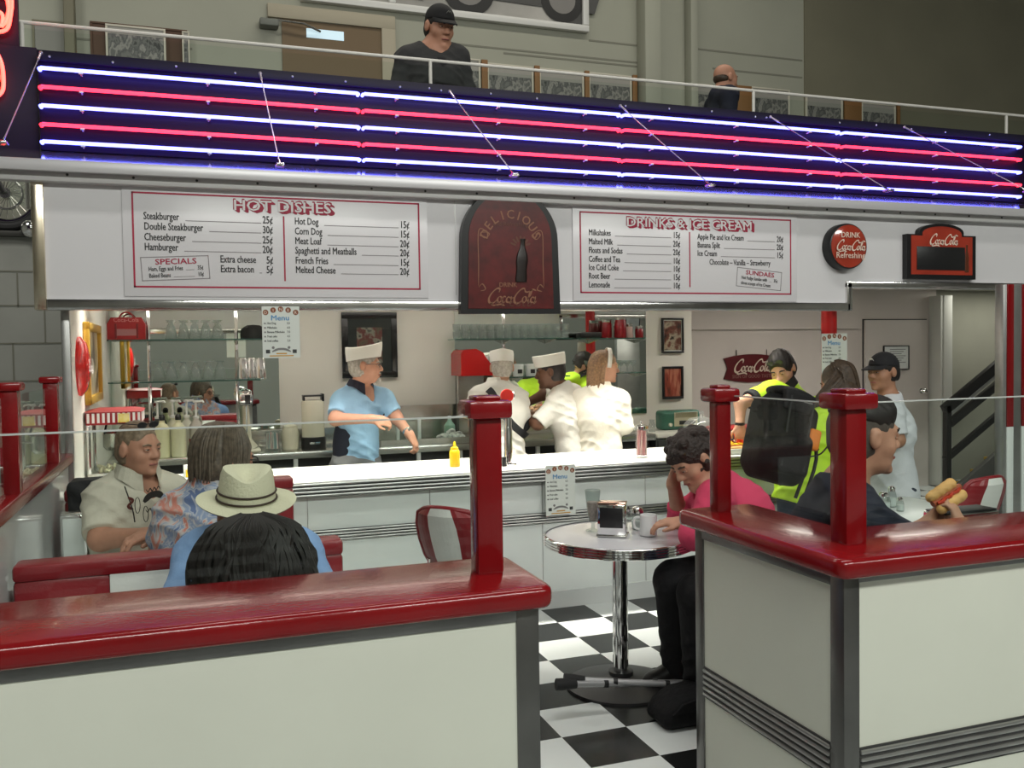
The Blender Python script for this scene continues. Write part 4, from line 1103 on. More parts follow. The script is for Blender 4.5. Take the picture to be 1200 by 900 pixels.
# tumblers, two layers
tum = MB().lathe((0, 0, 0), [(0.028, 0), (0.031, 0.004), (0.034, 0.03), (0.036, 0.062), (0.034, 0.062), (0.031, 0.03), (0.027, 0.008), (0, 0.008)], 12)
first = None; x0 = S3[0] + 0.045; step = (S3[1] - S3[0] - 0.08) / 13
for lay in range(2):
    for i in range(14):
        if first is None: first = tum.build('tumbler', M_TUMBLER); o = first
        else: o = first.copy(); COL.objects.link(o)
        o.location = (x0 + step * i, 7.40, S3[2] + 0.001 + lay * 0.0635)
        nm = ['first', 'second', 'third', 'fourth', 'fifth', 'sixth', 'seventh'][i if i < 7 else 13 - i]
        tag(o, 'small glass tumbler in the %s layer, %s from the %s end' % ('upper' if lay else 'lower', nm, 'left' if i < 7 else 'right'), 'glass', 'tumblers stacked on the right mirror shelf')
# red sauce jars and others on the short upper shelf
M_JRED = mat('red_sauce', (0.20, 0.008, 0.012), 0.25)
for i, (px, y, r, hh, m, lab) in enumerate(((711, 7.40, 0.046, 0.145, M_JRED, 'tall red sauce jar with steel lid, leftmost on the short shelf'), (727, 7.36, 0.054, 0.165, M_JRED, 'widest red sauce jar in the middle of the short shelf'),
                                             (737, 7.42, 0.036, 0.105, mat('pink_powder', (0.55, 0.38, 0.36), 0.5), 'pale pink jar between the red jars'), (749, 7.40, 0.038, 0.085, M_JRED, 'short red jar with tall spoon at the shelf end'))):
    p = np.array([PY(px, 390, y)[0], y, S4[2] + 0.001]); t = thing('sauce_jar', lab, 'jar', p, 'jars on the short upper shelf')
    MB().lathe(p, [(r * 0.95, 0), (r, 0.006), (r, hh * 0.85), (r * 0.9, hh * 0.95), (r * 0.9, hh)], 18).build('body', m, t)
    MB().lathe(p, [(r * 0.93, hh - 0.004), (r * 0.95, hh + 0.016), (r * 0.8, hh + 0.022), (0, hh + 0.024)], 18).build('lid', M_STEEL, t)
    if i == 3: MB().cyl(p + [0, 0, hh], p + [0.008, 0, hh + 0.09], 0.005, n=8).build('spoon', M_BLACK, t)
p = np.array([PY(690, 392, 7.38)[0], 7.38, S4[2] + 0.001])
t = MB().box(p + [0, 0, 0.028], (0.2, 0.12, 0.05), bev=0.01).build('black_tray', M_BLACK, off=p); tag(t, 'low black tray on the short shelf left of the red jars', 'tray')
# stemmed dishes
dish = MB().lathe((0, 0, 0), [(0.026, 0), (0.026, 0.004), (0.006, 0.01), (0.006, 0.05), (0.014, 0.06), (0.03, 0.085), (0.034, 0.105), (0.031, 0.105), (0.026, 0.085), (0, 0.065)], 14)
for i in range(6):
    o = dish.build('dessert_dish', M_TUMBLER) if i == 0 else o.copy()
    if i: COL.objects.link(o)
    o.location = (S5[0] + 0.05 + i * 0.062, 7.38, S5[2] + 0.001)
    tag(o, 'stemmed glass dessert dish on the short lower shelf, %s' % ('nearest the cashier', 'second from the cashier', 'third from the cashier', 'fourth from the cashier', 'second from the picture frames', 'nearest the picture frames')[i], 'dish', 'dessert dishes')
# white tubs
for i, px in enumerate((607, 622, 637, 653)):
    p = np.array([PY(px, 430, 7.40)[0], 7.40, S6[2] + 0.001]); t = thing('food_tub', 'white food tub on the shelf behind the staff, %s' % ('leftmost', 'second from left', 'third from left', 'rightmost')[i], 'tub', p, 'white tubs behind the staff')
    MB().lathe(p, [(0.042, 0), (0.052, 0.085), (0.052, 0.09)], 18).build('body', M_WHITE, t)
    MB().lathe(p, [(0.055, 0.085), (0.055, 0.1), (0.045, 0.103), (0, 0.103)], 18).build('lid', M_WHITE, t)
    MB().span(p + [-0.02, -0.052, 0.025], p + [0.02, -0.047, 0.06]).build('mark', M_DARK, t)
# red counter machine with hood
a, c = PY(533, 440, 7.30), PY(575, 440, 7.30); p = np.array([(a[0] + c[0]) / 2, 7.25, BZ + 0.001]); w = c[0] - a[0]
zt, zb, ze = PY(545, 409, 7.2)[2], PY(560, 440, 7.2)[2], PY(572, 424, 7.2)[2]
t = thing('slicing_machine', 'glossy red hooded counter machine beside the staff member with black straps', 'machine', p)
mb = MB().prism([(-w * 0.5, zb), (w * 0.5, zb), (w * 0.5, ze - 0.03), (w * 0.30, ze - 0.005), (w * 0.20, zt - 0.08), (w * 0.10, zt - 0.03), (-w * 0.08, zt), (-w * 0.42, zt - 0.008), (-w * 0.5, zt - 0.04)], (p[0], p[1] - 0.14, 0), XV, ZV, YV * 0.30); mb.build('hood', mat('red_enamel', (0.36, 0.010, 0.010), 0.25), t)
MB().span(p + [-w * 0.45, -0.1, 0], p + [w * 0.42, 0.14, 0.05], bev=0.01).span((p[0] - w * 0.4, p[1] + 0.05, BZ + 0.04), (p[0] + w * 0.3, p[1] + 0.12, zb + 0.01)).build('base', M_STEEL, t)
MB().cyl((p[0] + w * 0.3, p[1] - 0.02, zb + 0.05), (p[0] + w * 0.3, p[1] - 0.03, zb + 0.16), 0.02, n=12).build('chute', M_WHITE, t)

# ---------------------------------------------------------------- pictures and signs on the kitchen walls


def frame_y(name, label, cat, tl, br, y, mframe, fw, art, depth=0.03, matt=None, mw=0.0):
    P0, P1 = PY(*tl, y), PY(*br, y); x0, x1, z1, z0 = P0[0], P1[0], P0[2], P1[2]
    t = thing(name, label, cat, ((x0 + x1) / 2, y + depth, z0))
    mb = MB()
    mb.span((x0, y, z0), (x1, y + depth, z0 + fw), bev=0.004).span((x0, y, z1 - fw), (x1, y + depth, z1), bev=0.004).span((x0, y, z0 + fw), (x0 + fw, y + depth, z1 - fw), bev=0.004).span((x1 - fw, y, z0 + fw), (x1, y + depth, z1 - fw), bev=0.004)
    mb.build('frame', mframe, t)
    if matt is not None:
        MB().span((x0 + fw, y + depth * 0.5, z0 + fw), (x1 - fw, y + depth, z1 - fw)).build('mount', matt, t)
    MB().span((x0 + fw + mw, y + depth * 0.42, z0 + fw + mw), (x1 - fw - mw, y + depth * 0.5, z1 - fw - mw)).build('picture', art, t)
    return t, (x0, x1, z0, z1)


M_ART1 = pattern_mat('dark_collage_print', [(0.03, 0.03, 0.025), (0.12, 0.09, 0.06), (0.14, 0.03, 0.03), (0.25, 0.24, 0.2), (0.03, 0.03, 0.03)], 9.0, 0.3)
fp = frame_y('framed_poster', 'black framed dark poster on the wall behind the server in blue', 'picture', (400, 366), (466.5, 442), YB - 0.04, mat('black_frame', (0.008, 0.008, 0.008), 0.25), 0.05, M_ART1, 0.03, M_DARK, 0.075)
MB().span((fp[1][0] + 0.05, YB - 0.0335, fp[1][2] + 0.05), (fp[1][1] - 0.05, YB - 0.031, fp[1][3] - 0.05)).build('glazing', M_GLASS, fp[0])
M_ART2 = pattern_mat('sepia_bar_mirror_print', [(0.02, 0.015, 0.01), (0.35, 0.30, 0.22), (0.12, 0.04, 0.025), (0.03, 0.02, 0.015)], 10.0, 0.3)
frame_y('framed_print', 'small black framed brown print above another by the shelves', 'picture', (776, 372.5), (802, 413.5), YB - 0.03, M_BLACK, 0.018, M_ART2, 0.026, M_WHITE, 0.008)
M_ART3 = pattern_mat('red_girl_print', [(0.04, 0.015, 0.01), (0.25, 0.05, 0.03), (0.42, 0.16, 0.10), (0.10, 0.03, 0.02)], 6.0, 0.3, stretch=(3, 1, 0.6))
frame_y('framed_print', 'small dark framed red print, lower of two above the green radio', 'picture', (777, 429.5), (801.5, 467), YB - 0.03, M_BLACK, 0.018, M_ART3, 0.026, M_DARK, 0.006)
ce, b_ = frame_y('framed_certificate', 'thin black framed white certificate on the passage door', 'picture', (1036, 405), (1066, 433), YP - 0.065, M_BLACK, 0.012, M_WHITE, 0.022)
mb = MB()
for k in range(7): mb.span((b_[0] + 0.09, YP - 0.0575, b_[3] - 0.05 - 0.025 * k), (b_[1] - 0.05 - 0.03 * (k % 3), YP - 0.0565, b_[3] - 0.042 - 0.025 * k))
mb.build('print', mat('menu_grey'), ce)

# fishtail sign
y = YP - 0.02; A, B = PY(848.5, 431, y), PY(914, 431, y); zt, zb = PY(880, 415, y)[2], PY(880, 448, y)[2]
w = B[0] - A[0]; hh = zt - zb; o = np.array([(A[0] + B[0]) / 2, y, zb])
fs = thing('fishtail_sign', 'dark red fishtail wall sign with cream cola script hanging in the passage', 'sign', o)
out = []
for i in range(13):
    u = -1 + 2 * i / 12; out.append((u * w / 2, hh * (0.14 - 0.14 * (1 - u * u))))
out += [(w / 2 * 0.87, hh * 0.5)]
for i in range(13):
    u = 1 - 2 * i / 12; out.append((u * w / 2, hh * (0.86 + 0.14 * (1 - u * u))))
out += [(-w / 2 * 0.87, hh * 0.5)]
MB().prism(out, o, XV, ZV, YV * 0.018).build('board', mat('maroon_enamel', (0.095, 0.006, 0.009), 0.35), fs)
mb = MB(); script_logo(mb, o + [0.0, -0.002, hh * 0.56], XV, ZV, w * 0.68, 0, 0.33)
mb.text('SIGN OF GOOD TASTE', o + [0, -0.002, hh * 0.16], XV, ZV, 0.052, 1, xs=0.95, bold=0.015, align='CENTER')
mb.build('lettering', [mat('cream_script', (0.62, 0.52, 0.42), 0.5), mat('dim_script', (0.24, 0.12, 0.1), 0.5)], fs)
mb = MB()
for sx in (-0.27, 0.27): mb.cyl(o + [w * sx, 0.01, hh * 0.95], o + [w * sx, 0.012, hh * 1.16], 0.004, n=6)
mb.build('hanger', M_BLACK, fs)

# pillar, striped end post, sheet on the pillar
p = np.array([(PY(963, 380, 5.45)[0] + PY(980, 380, 5.45)[0]) / 2, 5.45, 0])
t = thing('support_pole', 'bright red round pole under the canopy edge behind the customers', 'pole', p)
MB().lathe(p, [(0.055, 0.012), (0.055, 2.345)], 24).build('pole', mat('bright_red_paint', (0.42, 0.010, 0.010), 0.35), t)
MB().lathe(p, [(0.1, 0), (0.1, 0.01), (0.06, 0.014), (0, 0.014)], 24).build('base_plate', M_STEEL, t)
paper_menu('paper menu hung on the red pole beside the passage', (962.5, 391), (992.5, 440), 5.37)
ys = 4.6
x0, x1, x2, x3 = [PY(px, 420, ys)[0] for px in (1176, 1179.5, 1187, 1197)]
t = thing('striped_post', 'tall square post with red upper and white lower stripes at the right edge', 'post', (x2, ys + 0.05, 0))
zz = PY(1183, 500, ys)[2]
MB().span((x0 - 0.002, ys, 0), (x3 + 0.16, ys + 0.07, 2.05), bev=0.004).build('metal_core', M_ALU, t)
MB().span((x1, ys - 0.008, zz), (x2, ys + 0.002, 2.05), bev=0.002).span((x3, ys - 0.008, zz), (x3 + 0.1, ys + 0.002, 2.05), bev=0.002).build('red_stripe', M_RED, t)
MB().span((x1, ys - 0.008, 0), (x2, ys + 0.002, zz - 0.001), bev=0.002).span((x3, ys - 0.008, 0), (x3 + 0.1, ys + 0.002, zz - 0.001), bev=0.002).build('white_stripe', M_WHITE, t)

# staircase with black rails rising to the right
st = thing('staircase', 'dark metal staircase with black handrails climbing beyond the passage', 'staircase', (PY(1110, 600, 7.6)[0], 7.6, 0))
M_RAIL = mat('black_rail', (0.014, 0.014, 0.014), 0.35)


def bar(mb, a, c, w, d, mi=0):
    a = np.array(a); c = np.array(c); v = c - a; L = np.linalg.norm(v); ang = math.atan2(v[2], v[0])
    mb.box((a + c) / 2, (L, d, w), mi, 0.006, R=Matrix.Rotation(-ang, 3, 'Y'))
    return mb


ye = 7.5
sl = lambda x, y: PY(x, y, ye)
bar(MB(), sl(1106, 481), sl(1260, 352), 0.11, 0.06).build('handrail', M_RAIL, st)
bar(MB(), sl(1110, 487), sl(1260, 362), 0.035, 0.05).build('rail_strip', M_ALU, st)
bar(MB(), sl(1112, 497), sl(1260, 376), 0.08, 0.06).build('handrail', M_RAIL, st)
bar(MB(), sl(1107, 539), sl(1260, 408), 0.07, 0.05).build('middle_rail', M_RAIL, st)
bar(MB(), sl(1100, 602), sl(1260, 462), 0.22, 0.06).build('stringer', mat('stair_stringer', (0.07, 0.07, 0.065), 0.5), st)
a = sl(1110, 478); MB().span((a[0] - 0.035, ye - 0.03, 0), (a[0] + 0.035, ye + 0.03, a[2] + 0.03), bev=0.006).build('newel_post', M_RAIL, st)
pa, pb = sl(1100, 612), sl(1260, 472)
MB().prism([(pa[0], 0), (pb[0], 0), (pb[0], pb[2]), (pa[0], pa[2])], (0, ye + 0.035, 0), XV, ZV, YV * 0.05).build('side_panel', mat('stair_side_panel', (0.10, 0.10, 0.085), 0.6), st)
mb = MB(); m2 = MB()
a = sl(1118, 600); c = sl(1260, 470); n = 9
for i in range(n):
    x = a[0] + (c[0] - a[0]) * i / n; z = max(0.0, a[2] - 0.1) + (c[2] - a[2]) * i / n
    mb.span((x, ye + 0.09, z), (x + 0.25, ye + 0.16, z + 0.04)); m2.span((x - 0.002, ye + 0.09, z + 0.012), (x + 0.02, ye + 0.16, z + 0.042))
mb.build('tread', mat('stair_tread', (0.05, 0.05, 0.05), 0.7), st); m2.build('nosing', mat('yellow_nosing', (0.5, 0.33, 0.05), 0.5), st)

# popcorn machine at the left end of the counter
yp = 5.62
xc0, xc1 = LWX + 0.012, PY(166, 498, yp)[0]; zt0 = PY(126, 498, yp)[2]; zt1 = PY(126, 483, yp)[2]
p = np.array([(xc0 + xc1) / 2, yp + 0.16, CZ + 0.001]); w = xc1 - xc0
pm = thing('popcorn_machine', 'red and white striped popcorn machine at the left end of the counter', 'popcorn machine', p)
d = 0.34
yf = yp
mb = MB().span((xc0, yf, zt0), (xc1, yf + d, zt1), 0, 0.003)
n = 11
for i in range(n):
    u0 = xc0 + w * (i + 0.25) / n; mb.span((u0, yf - 0.0015, zt0 + 0.012), (u0 + w / n * 0.5, yf + 0.001, zt1 - 0.006), 1)
    v0 = yf + d * (i + 0.25) / n; mb.span((xc1 - 0.001, v0, zt0 + 0.012), (xc1 + 0.0015, v0 + d / n * 0.5, zt1 - 0.006), 1)
mb.build('striped_canopy', [M_REDM, M_WHTV], pm)
mb = MB(); b0 = [(xc0 - 0.01, yf - 0.01, zt1), (xc1 + 0.01, yf - 0.01, zt1), (xc1 + 0.01, yf + d + 0.01, zt1), (xc0 - 0.01, yf + d + 0.01, zt1)]
t0_ = [(xc0 + 0.05, yf + 0.05, zt1 + 0.014), (xc1 - 0.05, yf + 0.05, zt1 + 0.014), (xc1 - 0.05, yf + d - 0.05, zt1 + 0.014), (xc0 + 0.05, yf + d - 0.05, zt1 + 0.014)]
mb.add(b0 + t0_, [[3, 2, 1, 0], [4, 5, 6, 7], [0, 1, 5, 4], [1, 2, 6, 5], [2, 3, 7, 6], [3, 0, 4, 7]])
mb.build('roof', mat('dark_red_roof', (0.11, 0.005, 0.006), 0.4), pm)
MB().span((xc0 + w * 0.58, yf - 0.006, zt0 + 0.012), (xc0 + w * 0.78, yf - 0.001, zt1 - 0.01)).build('label', pattern_mat('popcorn_label', [(0.75, 0.6, 0.1), (0.8, 0.7, 0.3), (0.3, 0.45, 0.1)], 14), pm)
mb = MB()
for x in (xc0 + 0.012, xc1 - 0.012):
    for y in (yf + 0.012, yf + d - 0.012): mb.span((x - 0.01, y - 0.01, CZ + 0.08), (x + 0.01, y + 0.01, zt0), 0, 0.002)
mb.build('corner_post', M_POL, pm)
MB().span((xc0, yf, CZ + 0.001), (xc1, yf + d, CZ + 0.085), bev=0.006).build('base', M_STEEL, pm)
mb = MB()
mb.span((xc0 + 0.012, yf + 0.003, CZ + 0.086), (xc1 - 0.012, yf + 0.006, zt0 - 0.001)); mb.span((xc1 - 0.006, yf + 0.02, CZ + 0.086), (xc1 - 0.003, yf + d - 0.02, zt0 - 0.001))
mb.build('glass_pane', M_GLASS, pm)
kx = (xc0 + xc1) / 2
MB().lathe((kx, yf + 0.18, CZ + 0.2), [(0.0, 0), (0.06, 0.0), (0.075, 0.02), (0.075, 0.1), (0.06, 0.115), (0, 0.12)], 20).cyl((kx + 0.075, yf + 0.18, CZ + 0.26), (kx + 0.14, yf + 0.15, CZ + 0.27), 0.008).build('kettle', M_STEEL, pm)
mb = MB().tube(catmull([(kx - 0.05, yf + 0.16, zt0), (kx - 0.06, yf + 0.14, zt0 - 0.06), (kx - 0.03, yf + 0.14, CZ + 0.3)], 4), 0.006, 8).tube(catmull([(kx + 0.06, yf + 0.16, zt0), (kx + 0.07, yf + 0.14, zt0 - 0.05), (kx + 0.04, yf + 0.14, CZ + 0.32)], 4), 0.006, 8)
mb.build('cable', M_BLACKR, pm)
mb = MB()
for i in range(60):
    mb.sph((random.uniform(xc0 + 0.03, xc1 - 0.03), random.uniform(yf + 0.03, yf + d - 0.03), CZ + 0.092 + abs(random.gauss(0, 0.006))), random.uniform(0.009, 0.014), 6)
mb.build('popcorn', mat('popcorn_white', (0.78, 0.70, 0.5), 0.8), pm, kind='stuff')

# red button disc and gold picture on the left wall
z0 = PX(93, 432, LWX + 0.02); yc = PX(86, 430, LWX + 0.01)[1]
yc = 5.42; ztop, zbot = PX(86, 399, LWX)[2], PX(86, 462, LWX)[2]
pt = lambda px, py: PX(px, py, LWX)
r_ = 0.165; c = np.array([LWX, 5.50, PX(86, 430, LWX)[2]])
bd = thing('button_sign', 'big red button disc with white script on the left kitchen wall', 'sign', c - ZV * r_)
MB().lathe(c, [(r_, 0.0), (r_, 0.012), (r_ * 0.8, 0.04), (r_ * 0.4, 0.055), (0, 0.058)], 40, axis=(1, 0, 0)).build('disc', mat('button_red', (0.45, 0.012, 0.010), 0.2), bd)
mb = MB(); script_logo(mb, c + XV * 0.062, -YV, ZV, r_ * 1.5, 0, 0.34); mb.build('lettering', M_WINK, bd)
y0, y1 = 5.73, 6.5; za, zb_ = PX(96, 378, LWX + 0.02)[2], 0
c0, c1 = PX(100, 475, LWX)[2], PX(100, 378, LWX)[2]
gp = thing('gold_framed_picture', 'gold framed picture on the left kitchen wall', 'picture', (LWX, (y0 + y1) / 2, c0))
mb = MB(); fw = 0.05
for a, c in (((y0, c0), (y1, c0 + fw)), ((y0, c1 - fw), (y1, c1)), ((y0, c0), (y0 + fw, c1)), ((y1 - fw, c0), (y1, c1))): mb.span((LWX + 0.001, a[0], a[1]), (LWX + 0.035, c[0], c[1]), bev=0.006)
mb.build('frame', mat('gold_frame', (0.55, 0.33, 0.05), 0.3, 0.4), gp)
MB().span((LWX + 0.001, y0 + fw, c0 + fw), (LWX + 0.012, y1 - fw, c1 - fw)).build('picture', pattern_mat('brown_portrait_print', [(0.08, 0.05, 0.03), (0.35, 0.3, 0.2), (0.5, 0.45, 0.35), (0.1, 0.08, 0.05)], 5.0, 0.3), gp)
# ---------------------------------------------------------------- left side partition with glossy panel, red rail and posts
LX = -0.62
ra, rb_ = PX(10, 605, LX + 0.035), PX(80, 527, LX + 0.035)
lp = thing('side_partition', 'white glossy side partition with red rail and two short red posts at far left', 'partition wall', (LX, 4.0, 0))
zr = (ra[2] + rb_[2]) / 2
MB().span((LX - 0.03, 2.62, 0), (LX + 0.015, 5.09, zr - 0.05)).build('panel', mat('glossy_white_panel', (0.62, 0.64, 0.63), 0.07), lp)
MB().span((LX - 0.09, 2.6, zr - 0.05), (LX + 0.04, 5.095, zr + 0.005), bev=0.012).build('rail', M_RED, lp)
zt = PX(60, 441, LX)[2]
for y in (PX(60, 470, LX)[1], PX(12, 500, LX)[1]):
    pp = MB().span((LX - 0.03, y - 0.035, zr + 0.003), (LX + 0.03, y + 0.035, zt - 0.03), bev=0.004).build('post', M_RED, lp)
    MB().span((LX - 0.045, y - 0.05, zt - 0.032), (LX + 0.045, y + 0.05, zt), bev=0.01).build('post_cap', M_RED, pp)
g_ = MB().span((LX - 0.004, 2.7, zr + 0.004), (LX + 0.004, 5.05, zt - 0.05)).build('glass_pane', M_GLASS, lp)

# ---------------------------------------------------------------- booths on the left


def booth_bench(label, x0, x1, y, zt, sides, stripe):
    t = thing('booth_bench', label, 'bench seat', ((x0 + x1) / 2, y, 0))
    a, b_ = stripe
    mb = MB()
    mb.span((x0, y - 0.055, 0.40), (a, y + 0.055, zt - 0.05), 0, 0.02).span((b_, y - 0.055, 0.40), (x1, y + 0.055, zt - 0.05), 0, 0.02).span((a - 0.004, y - 0.056, 0.40), (b_ + 0.004, y + 0.056, zt - 0.05), 1, 0.004)
    mb.build('backrest', [M_REDV, M_WHTV], t)
    MB().box(((x0 + x1) / 2, y, zt - 0.028), (x1 - x0, 0.122, 0.058), bev=0.014, seg=2).build('top_roll', M_REDV, t)
    MB().span((x0, y - 0.05, 0), (x1, y + 0.05, 0.402)).build('base', M_WHITE, t)
    for s in sides:
        ya, yb = (y + s * 0.058, y + s * 0.50)
        MB().span((x0, min(ya, yb), 0.36), (x1, max(ya, yb), 0.46), bev=0.03).build('seat_cushion', M_REDV, t)
        MB().span((x0 + 0.01, min(ya, yb), 0), (x1 - 0.01, max(ya, yb) - (0.04 if s > 0 else -0.04), 0.358)).build('seat_base', M_WHITE, t)
    return t


AY = 3.48
booth_bench('back to back red and white booth bench behind the man in the straw hat', LX + 0.03, PY(400, 660, AY)[0], AY, 0.95, (-1, 1), (PY(130, 680, AY - 0.055)[0], PY(343, 680, AY - 0.055)[0]))
BYY = 4.82
booth_bench('red and white booth bench nearest the counter behind the man in cream shirt', LX + 0.03, PY(343, 580, BYY)[0], BYY, 1.02, (-1,), (-0.2, 0.22))
bt = thing('booth_table', 'white booth table with napkin holder between the two benches', 'table', (-0.05, 4.27, 0))
MB().span((LX + 0.03, 3.98, 0.715), (0.42, 4.60, 0.75), bev=0.008).build('tabletop', M_WHITE, bt)
mb = MB()
for k in range(3):
    z = 0.7185 + k * 0.0105
    mb.span((LX + 0.03, 3.972, z), (0.428, 4.608, z + 0.007), bev=0.003)
mb.build('ribbed_edge', M_POL, bt)
MB().cyl((-0.05, 4.29, 0.02), (-0.05, 4.29, 0.715), 0.038, n=20).build('column', M_CHROME, bt)
MB().lathe((-0.05, 4.29, 0), [(0.25, 0), (0.25, 0.008), (0.1, 0.03), (0.04, 0.04), (0, 0.04)], 28).build('base', M_BLACK, bt)


def napkin_box(label, p, rz, w=0.10, d=0.085, h=0.19, front=None, top=None):
    t = thing('napkin_dispenser', label, 'napkin dispenser', (0, 0, 0))
    MB().span((-w / 2, -d / 2, 0.004), (w / 2, d / 2, h), bev=0.006).build('case', M_CHROME, t)
    MB().span((-w / 2 - 0.006, -d / 2 - 0.006, 0), (w / 2 + 0.006, d / 2 + 0.006, 0.008), bev=0.002).build('foot_plate', M_STEEL, t)
    for s in (-1, 1):
        MB().span((-w / 2 + 0.012, s * (d / 2 + 0.0005) - 0.0015, h * (0.28 if front is M_BLACK else 0.07)), (w / 2 - 0.012, s * (d / 2 + 0.0005) + 0.0015, h - 0.014), bev=0.001).build('front_plate', front or M_WHITE, t, 'black front plate' if front is M_BLACK else 'white napkins showing in front')
    MB().box((0, 0, h + 0.004), (w * 1.02, d * 0.8, 0.01), bev=0.004).build('top', top or M_STEEL, t)
    t.location = [float(x) for x in p]; t.rotation_euler = (0, 0, rz)
    return t


p = PZ(90, 654, 0.752); napkin_box('chrome napkin dispenser with white napkins at the booth table end', p, -0.12, w=0.11, h=0.20)
p = PZ(225, 592, 0.752)
# small sign holder and plate on the counter behind the man in the cream shirt
q = PZ(222, 562, CZ)
t = thing('card_holder', 'small yellow and white card holder on the counter above the seated men', 'card holder', q)
MB().box(q + [0, 0, 0.006], (0.12, 0.07, 0.012), bev=0.004).box(q + [0.01, 0.01, 0.05], (0.085, 0.02, 0.08), bev=0.003).build('holder', M_WHITE, t)
MB().span(q + [-0.02, -0.002, 0.015], q + [0.045, 0.0, 0.06]).build('card', M_YEL, t)
# ---------------------------------------------------------------- round table and what stands on it
RT = np.array([1.955, 3.99, 0.0]); rr = 0.365
rt = thing('round_table', 'round white cafe table with ribbed chrome edge on a chrome column', 'table', RT)
MB().lathe(RT, [(0, 0.715), (rr - 0.004, 0.715), (rr - 0.004, 0.748), (0, 0.75)], 56).build('tabletop', mat('lilac_white_laminate', (0.70, 0.70, 0.74), 0.1), rt)
prof = [(rr - 0.004, 0.700)]
for k in range(4):
    z = 0.702 + k * 0.0125; prof += [(rr, z), (rr + 0.006, z + 0.003), (rr + 0.006, z + 0.009), (rr, z + 0.0115)]
prof += [(rr - 0.006, 0.7525)]
MB().lathe(RT, prof, 72, caps=False).build('ribbed_edge', M_CHROME, rt)
MB().lathe(RT, [(0.038, 0.03), (0.038, 0.70), (0.1, 0.702), (0.1, 0.714)], 32).build('column', M_CHROME, rt)
MB().lathe(RT, [(0.27, 0), (0.27, 0.012), (0.2, 0.032), (0.08, 0.052), (0.06, 0.058), (0.06, 0.075), (0.04, 0.08)], 40).build('base', mat('charcoal_base', (0.025, 0.025, 0.026), 0.45), rt)
TZ = 0.7535


def on_table(px, py): return PZ(px, py, TZ)


p = on_table(695, 622)
t = thing('milkshake_glass', 'tall footed milkshake glass with pink dregs on the round table', 'glass', p)
MB().lathe(p, [(0.036, 0), (0.037, 0.004), (0.01, 0.012), (0.009, 0.035), (0.02, 0.045), (0.028, 0.09), (0.04, 0.205), (0.037, 0.205), (0.026, 0.09), (0.015, 0.05), (0, 0.048)], 24).build('glass', M_CLEARG, t)
MB().lathe(p, [(0, 0.05), (0.014, 0.052), (0.0245, 0.09), (0.031, 0.145), (0, 0.146)], 20).build('milkshake_dregs', mat('pink_shake', (0.62, 0.46, 0.42), 0.5, noise=(60, 0.3)), t)
p = on_table(718, 627); nd = napkin_box('black faced chrome napkin dispenser on the round table', p, -0.58, w=0.135, d=0.095, h=0.155, front=M_BLACK, top=mat('copper_chrome', (0.75, 0.45, 0.35), 0.1, 1.0))
mb = MB()
mb.ribbon([(-0.014, 0.028), (-0.004, 0.004), (0.0, 0.014), (0.004, 0.004), (0.014, 0.028)], 0.005, (0, -0.0515, 0.036), XV, ZV, 0, thin=0.8); mb.build('emblem', M_WHITE, nd)
p = on_table(747, 620)
bottle('sugar_shaker', 'glass sugar shaker with chrome top between dispenser and mug', 'shaker', p, [(0.028, 0), (0.03, 0.006), (0.033, 0.05), (0.03, 0.085)], [M_CLEARG], [('sugar', [(0, 0.006), (0.026, 0.008), (0.028, 0.045), (0, 0.047)], M_WHITE), ('lid', [(0.031, 0.083), (0.032, 0.095), (0.026, 0.11), (0.01, 0.116), (0, 0.117)], M_CHROME)])
p = on_table(735, 612)
bottle('salt_shaker', 'small chrome topped salt shaker behind the napkin dispenser', 'shaker', p, [(0.018, 0), (0.02, 0.004), (0.017, 0.06)], [M_CLEARG], [('lid', [(0.018, 0.058), (0.019, 0.07), (0.01, 0.082), (0, 0.083)], M_CHROME)])
p = on_table(760, 627)
t = thing('coffee_mug', 'plain white coffee mug by the woman in pink', 'mug', p)
MB().lathe(p, [(0.038, 0), (0.041, 0.004), (0.041, 0.098), (0.039, 0.1), (0.036, 0.098), (0.036, 0.01), (0, 0.008)], 28).build('body', mat('white_china', (0.75, 0.76, 0.76), 0.2), t)
MB().tube(catmull([(p[0] - 0.02, p[1] + 0.035, p[2] + 0.08), (p[0] - 0.04, p[1] + 0.065, p[2] + 0.075), (p[0] - 0.04, p[1] + 0.065, p[2] + 0.03), (p[0] - 0.02, p[1] + 0.035, p[2] + 0.02)], 5), 0.006, 8).build('handle', mat('white_china'), t)


